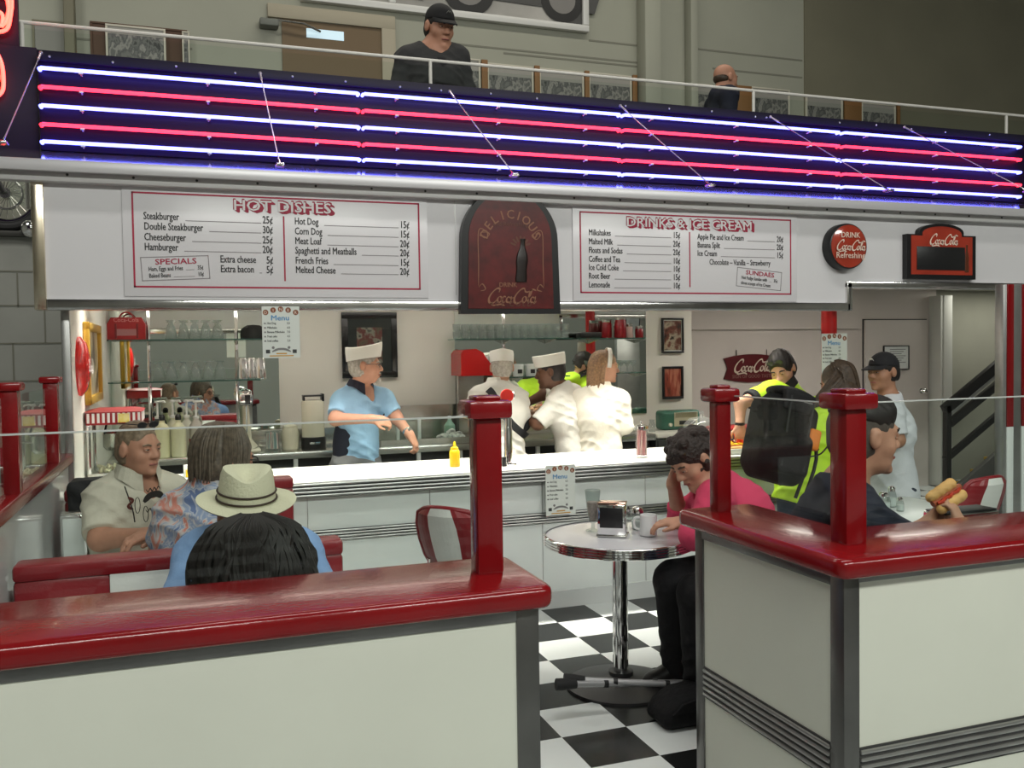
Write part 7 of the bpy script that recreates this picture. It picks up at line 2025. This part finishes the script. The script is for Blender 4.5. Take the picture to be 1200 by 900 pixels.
# ---- person in hi-vis reaching with the sauce bottle
YH = 5.72
c = S_(917, 433, YH); base = V(S_(935, 560, YH + 0.05)[0], YH + 0.05, 0)
HIVIS = mat('fluorescent_yellow', (0.50, 0.78, 0.03), 0.7, bump=(20, 0.2))
p = Person('person with dark hair in yellow hi-vis leaning left to squeeze a red sauce bottle', SK_FAIR, base, 1.06, 0.0075, HR_BLK)
p.head(c, (-0.75, -0.52, -0.42), (-0.45, -0.1, 0.85)).torso(S_(921, 455, YH), S_(940, 545, YH + 0.08), (-0.85, -0.45, 0))
p.joints(shR=S_(902, 459, YH - 0.05), elR=S_(868, 473, YH - 0.12), wrR=S_(867, 497, YH - 0.16), shL=S_(938, 474, YH - 0.1), elL=S_(925, 515, YH - 0.2), wrL=S_(895, 520, YH - 0.2)).defaults()
p.body([dict(n='R', d=(-0.05, -0.15, -0.98), pn=(0.35, 0.9, -0.1), curl=0.75)], g=1.0)
p.cloth('hi_vis_shirt', HIVIS, sleeve=0.55, hem=-0.1, g=1.04, e=0.018); p.collar(M_BLKC, 0.068, 0.035, openf=0.3)
F = Field(); a, b2 = p.J['shR'], p.J['elR']; F.cap(a + (b2 - a) * 0.52, a + (b2 - a) * 0.72, 0.072, 0.07, 0.01, flat='ab'); field_obj(F, 'cuff', M_BLKC, p.t, 0.008)
p.cloth('trousers', M_NAVY, torso=False, sleeve=0, legs=1.96, e=0.02); p.shoes(M_SHOE); p.hair_short(HR_BLK, top=0.028, side=0.012, back=-0.09)
p.glasses(M_BLACK, M_BLACK, up=0.085, back=0.02, name='sunglasses')
wq = p.J['wrR']; MB().lathe(wq, [(0.034, -0.012), (0.036, 0.0), (0.034, 0.012)], 18, axis=(0, 0, 1), caps=False).build('watch', M_BLACK, p.t)
q = wq + V(0.005, 0.012, -0.135); ax = unit(V(0.16, -0.05, -1))
sb = thing('sauce_bottle', 'red squeeze bottle held upside down over the hot dogs', 'bottle', q)
MB().lathe(q - ax * 0.085, [(0.03, 0), (0.033, 0.006), (0.033, 0.12), (0.028, 0.13)], 20, axis=ax).build('body', mat('tomato_red_plastic', (0.72, 0.05, 0.02), 0.3), sb)
MB().lathe(q - ax * 0.085, [(0.024, 0.13), (0.02, 0.142), (0.006, 0.165), (0, 0.166)], 16, axis=ax).build('nozzle', mat('tomato_red_plastic'), sb)

# ---- long haired person in hi-vis with the big black pack
YK = 4.92
c = S_(983, 449, YK); base = V(S_(945, 560, YK)[0], YK + 0.02, 0)
p = Person('person in hi-vis vest with long brown hair swept left, seen from behind with a backpack', SK_FAIR, base, 1.08, 0.008, HR_BRN)
p.head(c, (-0.45, 0.85, -0.25), (-0.25, 0.0, 1)).torso(S_(970, 478, YK), S_(945, 580, YK), (-0.15, 1, 0))
p.joints(shL=S_(935, 484, YK + 0.02), shR=S_(1000, 486, YK - 0.02), elR=S_(1003, 535, YK), wrR=S_(985, 565, YK + 0.2), elL=S_(905, 520, YK + 0.2), wrL=S_(890, 520, YK + 0.45)).defaults()
p.body(g=1.05)
p.cloth('hi_vis_vest', HIVIS, sleeve=0.45, hem=-0.12, g=1.12, e=0.025, wr=0.006)
p.cloth('trousers', M_DENIM, torso=False, sleeve=0, legs=1.96, e=0.02); p.shoes(M_SHOE)
F = Field(); F.ell(p.H(0, -0.012, 0.035), V(0.088, 0.112, 0.102), p.hF, 0).ell(p.H(-0.06, -0.05, -0.06), V(0.085, 0.075, 0.085), p.hF, 0.04)
field_obj(F, 'hair', HR_BRN, p.t, 0.008, 0)
paths = []; rs = random.Random(8)
lft = unit(S_(940, 470, YK) - S_(983, 455, YK))
for i in range(110):
    a = rs.uniform(-1.3, 1.3); b = rs.uniform(-1, 1); e = rs.uniform(0.75, 1.1)
    st = p.hc + p.hF[2] * 0.13 * math.cos(a * 0.6) + p.hF[0] * 0.05 * b + V(0, -0.06 * abs(math.sin(a)) - 0.05, 0)
    m1 = p.hc + V(-0.02, -0.11 + 0.03 * b, 0.06 + 0.05 * b) + lft * 0.05
    m2 = p.hc + lft * 0.16 * e + V(0, -0.10 + 0.02 * b, 0.0 + 0.04 * b)
    m3 = p.hc + lft * 0.26 * e + V(0, -0.10, -0.05 + 0.03 * b)
    paths.append([st, m1, m2, m3])
for i in range(60):
    a = rs.uniform(-1.5, 1.5)
    x = 0.088 * math.sin(a); y = -0.1 * math.cos(a) - 0.012
    paths.append([p.H(x * 0.4, y * 0.4, 0.137), p.H(x * 0.9, y * 0.95, 0.09), p.H(x * 1.03, y * 1.03, 0.02), p.H(x * 1.0 - 0.02, y, -0.08)])
p.strands(paths, HR_BRN, 0.008)
# the pack, a thing of its own
bc = S_(914, 508, YK - 0.28); up = unit(S_(925, 470, YK - 0.22) - S_(903, 580, YK - 0.26)); rt_ = unit(np.cross(V(0, 1, 0), up)); fw = np.cross(up, rt_)
bF = np.array([rt_, fw, up])
bk = thing('backpack', 'large black hiking backpack with an orange pouch over the yellow vest', 'backpack', bc - up * 0.32)
F = Field(); F.box(bc - up * 0.03, (0.125, 0.075, 0.17), 0.055, bF, 0).box(bc - up * 0.12 - fw * 0.10, (0.10, 0.03, 0.085), 0.04, bF, 0.03).ell(bc + up * 0.20, (0.14, 0.11, 0.07), bF, 0.03).box(bc - up * 0.235, (0.11, 0.05, 0.02), 0.045, bF, 0.04)
field_obj(F, 'body', M_BAGB, bk, 0.01)
F = Field(); F.ell(bc + up * 0.245 - fw * 0.01, (0.145, 0.125, 0.045), bF, 0).box(bc + up * 0.19 - fw * 0.12, (0.10, 0.008, 0.05), 0.012, bF, 0.03); field_obj(F, 'lid', mat('black_ripstop', (0.006, 0.006, 0.007), 0.7, bump=(40, 0.2)), bk, 0.009)
F = Field(); F.box(bc + rt_ * 0.15 - up * 0.0 - fw * 0.10, (0.022, 0.03, 0.045), 0.02, bF, 0); field_obj(F, 'orange_pouch', mat('orange_nylon', (0.75, 0.22, 0.03), 0.6), bk, 0.007, label='orange pouch')
mb = MB()
for dx in (-0.07, 0.09): mb.tube([bc + rt_ * dx + up * 0.22 - fw * 0.135, bc + rt_ * dx - fw * 0.15, bc + rt_ * dx - up * 0.21 - fw * 0.165], 0.009, 6)
mb.build('compression_strap', M_BLACKR, bk)
mb = MB()
for dx in (-0.03, 0.03): mb.tube(catmull([bc + rt_ * (0.19 + dx) + up * 0.1, bc + rt_ * (0.22 + dx) - up * 0.1 - fw * 0.06, bc + rt_ * (0.20 + dx) - up * 0.36 - fw * 0.04], 4), 0.011, 8)
mb.build('side_strap', M_BLACKR, bk)
mb = MB().tube([bc + rt_ * 0.23 + up * 0.02, bc + rt_ * 0.30 - up * 0.03], 0.008, 8).tube(catmull([bc + rt_ * 0.34 + up * 0.03 - fw * 0.05, bc + rt_ * 0.26 - up * 0.06 - fw * 0.08, bc + rt_ * 0.17 - up * 0.10 - fw * 0.1], 4), 0.005, 6); mb.build('cord', M_BLACKR, bk)
MB().tube([bc + up * 0.2 - fw * 0.138 + rt_ * 0.02, bc + up * 0.205 - fw * 0.14 + rt_ * 0.09], 0.003, 6).build('zip', mat('grey_zip', (0.25, 0.25, 0.26), 0.4), bk)

# ---- man in black cap and white tee
YT = 5.05
c = S_(1035, 436, YT); base = V(S_(1042, 600, YT)[0], YT, 0)
p = Person('person in black cap and white tee shirt standing before the passage door facing left', SK_TAN, base, 1.06, 0.0075, HR_BLK)
p.head(c, (-0.96, -0.10, -0.06)).torso(S_(1040, 470, YT), S_(1042, 575, YT), (-1, 0.0, 0))
p.joints(shL=S_(1044, 484, YT - 0.16), shR=S_(1034, 478, YT + 0.18), elL=S_(1052, 516, YT - 0.22), wrL=S_(1024, 528, YT - 0.24), elR=S_(1038, 520, YT + 0.2), wrR=S_(1015, 535, YT + 0.1)).defaults()
p.body(g=1.02, belly=0.02)
p.cloth('tee_shirt', mat('white_tee', (0.62, 0.65, 0.68), 0.85, bump=(25, 0.25)), sleeve=0.85, hem=-0.14, g=1.12, belly=0.03, e=0.02, wr=0.003)
p.cloth('trousers', M_DENIM, torso=False, sleeve=0, legs=1.96, e=0.02); p.shoes(M_SHOE); p.hair_short(HR_BLK, top=0.0, side=0.005, back=-0.06); p.ball_cap(M_BLKC, M_PAPER, up=0.0)

# ---- boy behind the right half wall
YB_ = 2.70
c = S_(1012, 511, YB_); base = V(c[0], YB_, 0)
p = Person('young person in dark tee shirt with dark hair behind the right red post', SK_FAIR, base, 1.20, 0.0075, HR_BLK)
p.head(c, (0.96, -0.16, -0.08)).torso(S_(990, 575, YB_ + 0.02), V(S_(975, 600, YB_ + 0.02)[0], YB_ + 0.05, 0.56), (0.95, 0.12, 0))
p.joints(shR=S_(1003, 604, YB_ - 0.13), shL=S_(972, 588, YB_ + 0.19), elR=V(2.62, 2.58, 0.82), wrR=S_(1124, 617, 2.74), elL=V(2.60, 2.98, 0.80), wrL=S_(1086, 616, 2.84)).defaults(sitting=True)
p.body([dict(n='R', d=(-0.15, 0.15, 0.95), pn=(-0.45, 0.85, 0.1), curl=0.7, hs=0.72, spread=0.6), dict(n='L', d=(0.45, -0.1, 0.75), pn=(0.6, -0.5, 0.5), curl=0.65, hs=0.72)], g=0.95)
p.cloth('tee_shirt', M_NAVY, sleeve=0.8, hem=-0.02, g=1.0, e=0.016)
MB().ribbon([(-0.05, 0.02), (-0.02, 0.05), (0.0, -0.02), (0.03, 0.04), (0.05, -0.02)], 0.02, p.T(0.205, 0.03, 0.62), p.tF[1], p.tF[2], thin=1).build('print', M_WSHIRT, p.t)
p.cloth('trousers', M_DENIM, torso=False, sleeve=0, legs=1.96, e=0.02); p.shoes(M_SHOE)
p.hair_short(mat('hair_shaved_side', (0.075, 0.062, 0.052), 0.8), top=-0.002, side=0.003, back=-0.085, ear=0.5, fh=0.01, fy=0.07)
F = Field(); F.ell(p.H(0, -0.014, 0.062), V(0.081, 0.103, 0.072) * 1.2, p.hF, 0).ell(p.H(0, 0.05, 0.085), V(0.058, 0.034, 0.036) * 1.2, p.hF, 0.03); F.cut(p.H(0, 0, 0.040), -p.hF[2] - p.hF[1] * 0.25)
field_obj(F, 'hair', HR_BLK, p.t, 0.0075, 1, disp=lambda P: np.outer(np.sin(P @ V(160, 90, 130)) * 0.003, V(0, 0, 1)))
c4 = copy_tree(ch); c4.location = (base[0] - 0.03, YB_ + 0.05, 0); c4.rotation_euler = (0, 0, 0.1); c4['label'] = 'red diner chair under the boy behind the right half wall'
# the hot dog in the boy's hands
q = S_(1108, 580, 2.80)
hd = thing('hot_dog', 'hot dog in a torn bun held up by the boy at right', 'hot dog', q)
ux_ = unit(V(0.9, 0.0, 0.42))
F = Field()
for dz, dy in ((0.016, 0.012), (-0.026, -0.018)):
    o_ = q + V(-0.012 if dz > 0 else 0.012, dy, dz); F.cap(o_ - ux_ * 0.055, o_ + ux_ * 0.055, 0.021, 0.023, 0.004)
field_obj(F, 'bun', M_BUN, hd, 0.005, 1, disp=lambda P: np.outer(np.sin(P @ V(130, 210, 170)) * 0.0018, V(0.3, 0.5, 0.8)))
MB().tube([q - ux_ * 0.07 + V(0.0, 0, -0.004), q + V(0, 0, -0.002), q + ux_ * 0.08 + V(0, 0, -0.004)], 0.013, 10).build('sausage', mat('sausage'), hd)
MB().tube([q + ux_ * (0.02 * k - 0.06) + V(0, -0.02 + 0.004 * (-1) ** k, -0.002) for k in range(7)], 0.007, 8).build('sauce', mat('tomato_sauce', (0.5, 0.04, 0.015), 0.3), hd)

# ---- woman in the pink top at the round table
YW = 3.72
c = S_(812, 538, YW); base = V(S_(850, 650, YW)[0], YW, 0)
p = Person('person with dark curly hair in pink top resting head on hand at round table', SK_FAIR, base, 1.06, 0.0075, HR_BRN)
p.head(c, (-0.80, -0.12, -0.60), (-0.58, 0.02, 0.8)).torso(S_(840, 570, YW), V(2.62, YW, 0.55), (-1, 0.05, 0))
p.joints(shL=S_(838, 588, YW - 0.17), shR=S_(832, 580, YW + 0.19), elR=V(*S_(797, 612, 4.02)[:2], 0.80), wrR=S_(789, 566, 3.90), elL=S_(813, 628, 3.52), wrL=S_(803, 613, 3.66),
         knL=V(2.14, 3.56, 0.54), knR=V(2.16, 3.82, 0.54), anL=V(2.17, 3.60, 0.09), anR=V(2.20, 3.86, 0.09)).defaults(sitting=True)
p.body([dict(n='R', d=(0.1, -0.15, 0.98), pn=(0.5, -0.75, 0.0), curl=0.45), dict(n='L', d=(-0.8, 0.45, 0.05), pn=(0.0, 0.2, -1), curl=0.4)], g=1.15, belly=0.03)
PINK = mat('bright_pink_jersey', (0.62, 0.055, 0.13), 0.85, bump=(25, 0.2))
p.cloth('top', PINK, sleeve=1.35, hem=-0.08, g=1.2, belly=0.05, chest=0.02, e=0.018, wr=0.006, vneck=0.06)
p.cloth('trousers', M_BLKC, torso=False, sleeve=0, legs=1.97, e=0.035, g=1.15); p.shoes(M_SHOE)
rs = random.Random(4); F = Field()
F.ell(p.H(0, -0.018, 0.04), V(0.086, 0.108, 0.098) * 1.05, p.hF, 0)
for i in range(70):
    a, z = rs.uniform(0, 2 * PI), rs.uniform(-0.06, 0.125)
    k_ = math.sqrt(max(0.05, 1 - ((z - 0.035) / 0.105) ** 2))
    x, y = 0.088 * math.cos(a) * k_, 0.108 * math.sin(a) * k_ - 0.018
    if y > 0.045 and z < 0.055: continue
    F.ell(p.H(x, y, z), V(1, 1, 1) * rs.uniform(0.016, 0.026), None, 0.012)
F.ell(p.H(0, 0.15, -0.05), V(0.10, 0.085, 0.10), p.hF, 0.01, sub=True)
field_obj(F, 'hair', mat('hair_curly_brown', (0.022, 0.013, 0.010), 0.55, noise=(80, 0.5), bump=(70, 0.6)), p.t, 0.007, 0)
w = p.J['wrL']; d = unit(w - p.J['elL']); MB().lathe(w - d * 0.01, [(0.031, -0.004), (0.033, 0), (0.031, 0.004)], 18, axis=d, caps=False).build('bracelet', M_STEEL, p.t)

# ---- seated man in the cream shirt
YP_ = 4.46
c = S_(162, 526, YP_ - 0.05); base = V(S_(165, 640, YP_)[0], YP_, 0)
p = Person('person in cream embroidered shirt with sunglasses on head at the booth table', SK_RED, base, 1.16, 0.0068, mat('hair_sandy_grey', (0.20, 0.145, 0.095), 0.6, noise=(60, 0.35))); p.hk = 1.0
p.head(c, (0.72, -0.69, -0.06)).torso(S_(160, 566, YP_), V(S_(163, 640, YP_)[0], YP_ + 0.08, 0.54), (0.62, -0.78, 0))
p.joints(shR=S_(121, 586, YP_ - 0.02), elR=S_(118, 632, YP_ - 0.16), wrR=S_(172, 628, YP_ - 0.34), shL=S_(204, 580, YP_ + 0.05), elL=S_(222, 612, YP_ - 0.15), wrL=S_(188, 625, YP_ - 0.36)).defaults(sitting=True)
p.body([dict(n='R', d=(0.85, -0.4, 0.0), pn=(0, 0.1, -1), curl=0.4), dict(n='L', d=(-0.8, -0.4, 0.0), pn=(0, 0.1, -1), curl=0.4)], g=1.12, belly=0.03, jaw=1.06)
p.cloth('shirt', M_CREAMS, sleeve=0.86, hem=-0.05, g=1.18, belly=0.035, e=0.02, wr=0.006, vneck=0.09); p.collar(M_CREAMS, 0.066, 0.03, openf=0.42)
fc = lambda x, z: p.T(x, 0.205 - 1.2 * x * x, z)
mb = MB()
o_ = fc(-0.10, 0.66); ux_ = -p.tF[0] * 1.0; ux_ = unit(p.tF[0] * -1 + p.tF[1] * -0.3)
ce_ = S_(180, 584, YP_ - 0.2)
for z_, w_, n_ in ((0.042, 0.036, 7), (-0.048, 0.042, 8)):
    mb.ribbon([(-w_ + 2 * w_ * i / n_, 0.007 * (-1) ** i) for i in range(n_ + 1)], 0.006, ce_ + p.tF[2] * z_, -p.tF[0], p.tF[2], thin=0.7)
mb.ribbon([(-0.05, -0.005), (-0.02, 0.016), (0.02, 0.016), (0.05, -0.005)], 0.03, ce_, -p.tF[0], p.tF[2], thin=1)
mb.v = [tuple(v) for v in mb.v]
mb.build('embroidery', mat('embroidery_black', (0.03, 0.028, 0.025), 0.8), p.t)
mb = MB(); g0 = S_(166, 596, YP_ - 0.22)
for sx in (-0.028, 0.028): mb.tube([g0 + p.tF[0] * (sx * 0.7 + 0.013 * math.cos(a)) + p.tF[2] * (0.036 * math.sin(a) + (0.02 if sx > 0 else -0.03)) for a in np.linspace(0, 2 * PI, 15)], 0.0017, 6)
mb.build('hanging_glasses', M_BLACK, p.t)
MB().tube(catmull([S_(146, 570, YP_ - 0.16), S_(151, 584, YP_ - 0.19), S_(156, 600, YP_ - 0.2), S_(158, 612, YP_ - 0.2)], 4), 0.0028, 6).build('cord', M_BLACK, p.t)
MB().ribbon([(-0.012, 0.03), (0.012, 0.01), (-0.012, -0.01), (0.012, -0.03)], 0.014, S_(153, 590, YP_ - 0.2), -p.tF[0], p.tF[2], thin=1).build('badge', mat('badge_maroon', (0.12, 0.03, 0.025), 0.7), p.t)
p.cloth('trousers', M_DENIM, torso=False, sleeve=0, legs=1.96, e=0.02); p.shoes(M_SHOE)
p.hair_short(None, top=0.006, side=0.001, fh=0.022)
p.glasses(M_BLACK, mat('dark_lens', (0.02, 0.02, 0.022), 0.08), up=0.108, back=0.045, name='sunglasses', w=0.026, h=0.013)

# ---- seated man in the floral shirt, back turned
YFL = 3.84
c = S_(263, 541, YFL); base = V(S_(245, 640, YFL)[0], YFL, 0)
p = Person('person in blue and pink floral shirt with thick grey brown hair at the booth', SK_RED, base, 1.12, 0.0072, HR_GB)
p.head(c, (0.86, 0.48, -0.10)).torso(S_(252, 578, YFL), V(S_(240, 660, YFL)[0], YFL - 0.04, 0.54), (0.35, 0.93, 0))
p.joints(shL=S_(207, 603, YFL + 0.06), shR=S_(293, 600, YFL - 0.04), elL=S_(190, 640, YFL + 0.16), wrL=V(-0.12, 4.22, 0.80), elR=S_(305, 640, YFL + 0.15), wrR=V(0.12, 4.2, 0.80)).defaults(sitting=True)
p.body(g=1.12, belly=0.03)
FLOR = pattern_mat('floral_print', [(0.12, 0.17, 0.32), (0.42, 0.44, 0.50), (0.22, 0.28, 0.42), (0.50, 0.48, 0.48), (0.55, 0.20, 0.15), (0.5, 0.3, 0.26)], 11.0, 0.85, distort=1.2)
p.cloth('floral_shirt', FLOR, sleeve=0.85, hem=-0.05, g=1.18, belly=0.035, e=0.022, wr=0.006); p.collar(FLOR, 0.075, 0.035, openf=0.3)
p.cloth('trousers', M_DENIM, torso=False, sleeve=0, legs=1.96, e=0.02); p.shoes(M_SHOE)
p.hair_short(HR_GB, top=0.018, side=0.012, back=-0.10)
rs = random.Random(11); paths = []
for i in range(80):
    a = rs.uniform(-2.6, 2.6); x, y = 0.091 * math.sin(a), -0.112 * math.cos(a) - 0.012
    if y > 0.05: continue
    paths.append([p.H(x * 0.25, y * 0.3, 0.142), p.H(x * 0.72, y * 0.75, 0.118), p.H(x * 1.0, y * 1.02, 0.05), p.H(x * 0.93 + rs.uniform(-.012, .012), y * 0.97, -0.03 - 0.045 * rs.random())])
p.strands(paths, HR_GB, 0.007); p.glasses(M_BLACK)

# ---- man in the straw hat facing the camera
YHT = 3.18
c = S_(290, 607, YHT); base = V(c[0], YHT + 0.06, 0)
p = Person('person in straw hat and blue shirt with head bowed behind the dark haired person', SK_RED, base, 1.08, 0.0075, HR_GREY)
p.head(c, (0.02, -0.95, -0.28), (0.02, -0.2, 1)).torso(S_(291, 632, YHT + 0.08), V(c[0], YHT + 0.10, 0.54), (0.0, -1, 0))
p.joints(shR=S_(232, 652, YHT + 0.07), shL=S_(350, 648, YHT + 0.07), elR=S_(212, 705, YHT - 0.06), elL=S_(381, 700, YHT - 0.06), wrR=S_(240, 730, YHT - 0.2), wrL=S_(350, 728, YHT - 0.2)).defaults(sitting=True)
p.joints(knR=V(c[0] - 0.14, 2.93, 0.52), knL=V(c[0] + 0.14, 2.93, 0.52), anR=V(c[0] - 0.14, 2.98, 0.09), anL=V(c[0] + 0.14, 2.98, 0.09))
p.body(g=1.12, belly=0.02)
BLUE = mat('sky_blue_shirt', (0.22, 0.36, 0.62), 0.85, bump=(25, 0.3))
p.cloth('shirt', BLUE, sleeve=1.3, hem=-0.05, g=1.18, belly=0.03, e=0.02, wr=0.007); p.collar(BLUE, 0.072, 0.035, openf=0.4)
p.cloth('trousers', M_DENIM, torso=False, sleeve=0, legs=1.96, e=0.02); p.shoes(M_SHOE); p.hair_short(HR_GREY, top=0.0, side=0.004)
STRAW = mat('pale_straw', (0.62, 0.60, 0.44), 0.8, bump=(120, 0.25)); n = 40; vs = []; fs = []
hc_ = S_(289, 588, YHT); hu = unit(V(0.03, -0.14, 1)); hr_ = unit(np.cross(V(0, 1, 0), hu)); hf_ = np.cross(hu, hr_)
rings = [(0.162, 0.185, -0.004), (0.164, 0.187, 0.0), (0.125, 0.14, 0.002), (0.097, 0.112, 0.010), (0.094, 0.108, 0.035), (0.086, 0.101, 0.085), (0.078, 0.094, 0.108), (0.055, 0.075, 0.112), (0.02, 0.04, 0.088)]
for a_, b_, z in rings:
    for k in range(n):
        t = 2 * PI * k / n; dip = 0.014 * abs(math.cos(t)) ** 2 * (1 if a_ > 0.12 else 0)
        zz = z + (dip if a_ > 0.12 else 0)
        if 0.05 < z: zz += (0.012 * math.cos(t) ** 2 if a_ > 0.05 else 0) - (0.02 * max(0, -math.sin(t)) ** 6 if a_ < 0.09 else 0)
        vs.append(hc_ + hr_ * a_ * math.cos(t) + hf_ * b_ * math.sin(t) + hu * zz)
fs = [[i * n + k, i * n + (k + 1) % n, (i + 1) * n + (k + 1) % n, (i + 1) * n + k] for i in range(len(rings) - 1) for k in range(n)] + [[(len(rings) - 1) * n + k for k in range(n)]]
MBh = MB(); MBh.add(vs, fs); hat = MBh.build('straw_hat', STRAW, p.t, smooth=60)
hat.modifiers.new('thick', 'SOLIDIFY').thickness = 0.003
mb = MB()
for z, a_, b_ in ((0.018, 0.0985, 0.1135), (0.042, 0.0955, 0.1105)):
    mb.tube([hc_ + hr_ * a_ * math.cos(t) + hf_ * b_ * math.sin(t) + hu * z for t in np.linspace(0, 2 * PI, 41)], 0.0035, 6)
mb.build('hat_band', mat('brown_hat_cord', (0.035, 0.018, 0.012), 0.7), hat)

# ---- dark haired person nearest the glass, seen from behind
YD = 2.80
c = S_(297, 660, YD); base = V(c[0], YD, 0)
p = Person('person with big dark wavy hair seen from behind, nearest the left half wall', SK_TAN, base, 1.02, 0.0085, HR_BLK)
p.head(c, (0.0, 1, -0.05)).torso(V(c[0], YD - 0.02, 0.86), V(c[0], YD - 0.02, 0.40), (0, 1, 0)).defaults(sitting=True)
p.joints(knR=V(c[0] + 0.13, YD + 0.08, 0.42), knL=V(c[0] - 0.13, YD + 0.08, 0.42), anR=V(c[0] + 0.13, YD, 0.09), anL=V(c[0] - 0.13, YD, 0.09), wrR=V(c[0] + 0.12, YD + 0.12, 0.5), wrL=V(c[0] - 0.12, YD + 0.12, 0.5))
p.body(g=0.95, face=True)
p.cloth('top', M_BLKC, sleeve=0.8, hem=-0.05, e=0.016); p.cloth('trousers', M_DENIM, torso=False, sleeve=0, legs=1.96, e=0.015); p.shoes(M_SHOE)
F = Field(); F.ell(p.H(0, -0.02, 0.025), V(0.135, 0.12, 0.12), p.hF, 0).ell(p.H(-0.045, -0.03, -0.07), V(0.125, 0.10, 0.12), p.hF, 0.05).ell(p.H(0.05, -0.03, -0.08), V(0.125, 0.10, 0.12), p.hF, 0.05)
F.ell(p.H(0, 0.15, -0.03), V(0.08, 0.085, 0.11), p.hF, 0.02, sub=True)
field_obj(F, 'hair', HR_BLK, p.t, 0.008, 0, disp=lambda P: np.outer(np.sin(P @ V(70, 30, 25)) * 0.003, V(0, -1, 0)))
paths = []; rs = random.Random(21)
for i in range(170):
    a = rs.uniform(-1.9, 1.9); rx = rs.uniform(0.97, 1.05)
    sx = math.sin(a); cy = -math.cos(a)
    w1, w2, w3 = (rs.uniform(-.032, .032) for _ in range(3))
    paths.append([p.H(sx * 0.03, cy * 0.03 - 0.01, 0.146), p.H(sx * 0.10 * rx + w1, cy * 0.095 * rx - 0.02, 0.105), p.H(sx * 0.142 * rx + w2, cy * 0.122 * rx - 0.025, 0.02), p.H(sx * 0.165 * rx + w3, cy * 0.122 * rx - 0.03, -0.09), p.H(sx * 0.165 * rx + w1 * 1.6, cy * 0.11 * rx - 0.03, -0.185)])
p.strands(paths, HR_BLK, 0.008)
nb = booth_bench('red booth bench against the back of the left half wall', LX + 0.03, 0.60, 2.455, 0.86, (1,), (-0.1, 0.1))

# jacket slung over the far bench top
q = V(-0.47, BYY - 0.03, 0.94)
F = Field(); F.box(q + V(0, -0.075, -0.04), (0.075, 0.012, 0.13), 0.02, None, 0).box(q + V(0.0, 0.0, 0.10), (0.075, 0.075, 0.008), 0.02, None, 0.03).ell(q + V(-0.03, -0.08, 0.03), (0.05, 0.04, 0.09), None, 0.03).ell(q + V(0.05, -0.07, 0.08), (0.05, 0.05, 0.05), None, 0.03)
jk = field_obj(F, 'jacket', mat('black_jacket', (0.014, 0.014, 0.016), 0.8, bump=(30, 0.3)), None, 0.008, off=(q[0], q[1], q[2] - 0.18), disp=lambda P: np.outer(np.sin(P @ V(60, 35, 50)) * 0.006, V(0.2, -1, 0.2)))
tag(jk, 'black jacket slung over the far bench behind the man in cream', 'jacket')

# ---- two people on the gallery
YM_ = 6.55; ZG = ZC + 0.2
c = S_(515, 32, YM_); base = V(c[0], YM_ + 0.05, ZG)
p = Person('person in black cap and dark shirt looking down from the gallery', SK_RED, base, 1.25, 0.009, HR_BLK)
p.head(c, (0.22, -0.90, -0.34), (0.04, -0.3, 1)).torso(S_(510, 56, YM_ + 0.03), V(c[0] - 0.02, YM_ + 0.05, 3.18), (0.12, -1, 0))
p.joints(shR=S_(476, 70, YM_ + 0.05), shL=S_(537, 68, YM_ + 0.05), elR=S_(466, 108, YM_ + 0.05), elL=S_(546, 104, YM_ + 0.05)).defaults(floor=ZG)
p.body(g=0.98)
p.cloth('jacket', mat('dark_grey_shirt', (0.035, 0.035, 0.036), 0.85, bump=(20, 0.3)), sleeve=1.8, hem=-0.1, g=1.02, e=0.018, neck=0.085, vneck=0.12)
F = Field(); F.ell(p.T(0, 0.03, 0.72), (0.10, 0.118, 0.2), p.tF, 0).cut(p.T(0, 0, 0.86), p.tF[2]); field_obj(F, 'tee_shirt', M_BLKC, p.t, 0.01)
p.cloth('trousers', M_DENIM, torso=False, sleeve=0, legs=1.96, e=0.02); p.shoes(M_SHOE); p.hair_short(HR_BLK, top=0, side=0.003); p.ball_cap(mat('black_cap_cloth', (0.008, 0.008, 0.009), 0.8), M_STEEL, brim=0.06)
YN = 7.3
c = S_(850, 93, YN); base = V(c[0], YN, ZG)
p = Person('bald person in dark clothes walking right along the gallery', SK_RED, base, 1.12, 0.009, HR_BRN)
p.head(c, (0.98, 0.1, -0.08)).torso(S_(845, 112, YN), V(c[0] - 0.03, YN, 3.25), (0.95, -0.2, 0)).defaults(floor=ZG)
p.body()
p.cloth('jumper', M_NAVY, sleeve=1.9, hem=-0.1, e=0.02); p.cloth('trousers', M_DENIM, torso=False, sleeve=0, legs=1.96, e=0.02); p.shoes(M_SHOE)
F = Field(); F.ell(p.H(0, -0.035, -0.005), V(0.08, 0.08, 0.055), p.hF, 0); F.ell(p.H(0, 0.12, 0), V(0.13, 0.10, 0.12), p.hF, 0.01, sub=True); field_obj(F, 'hair', HR_BRN, p.t, 0.008)
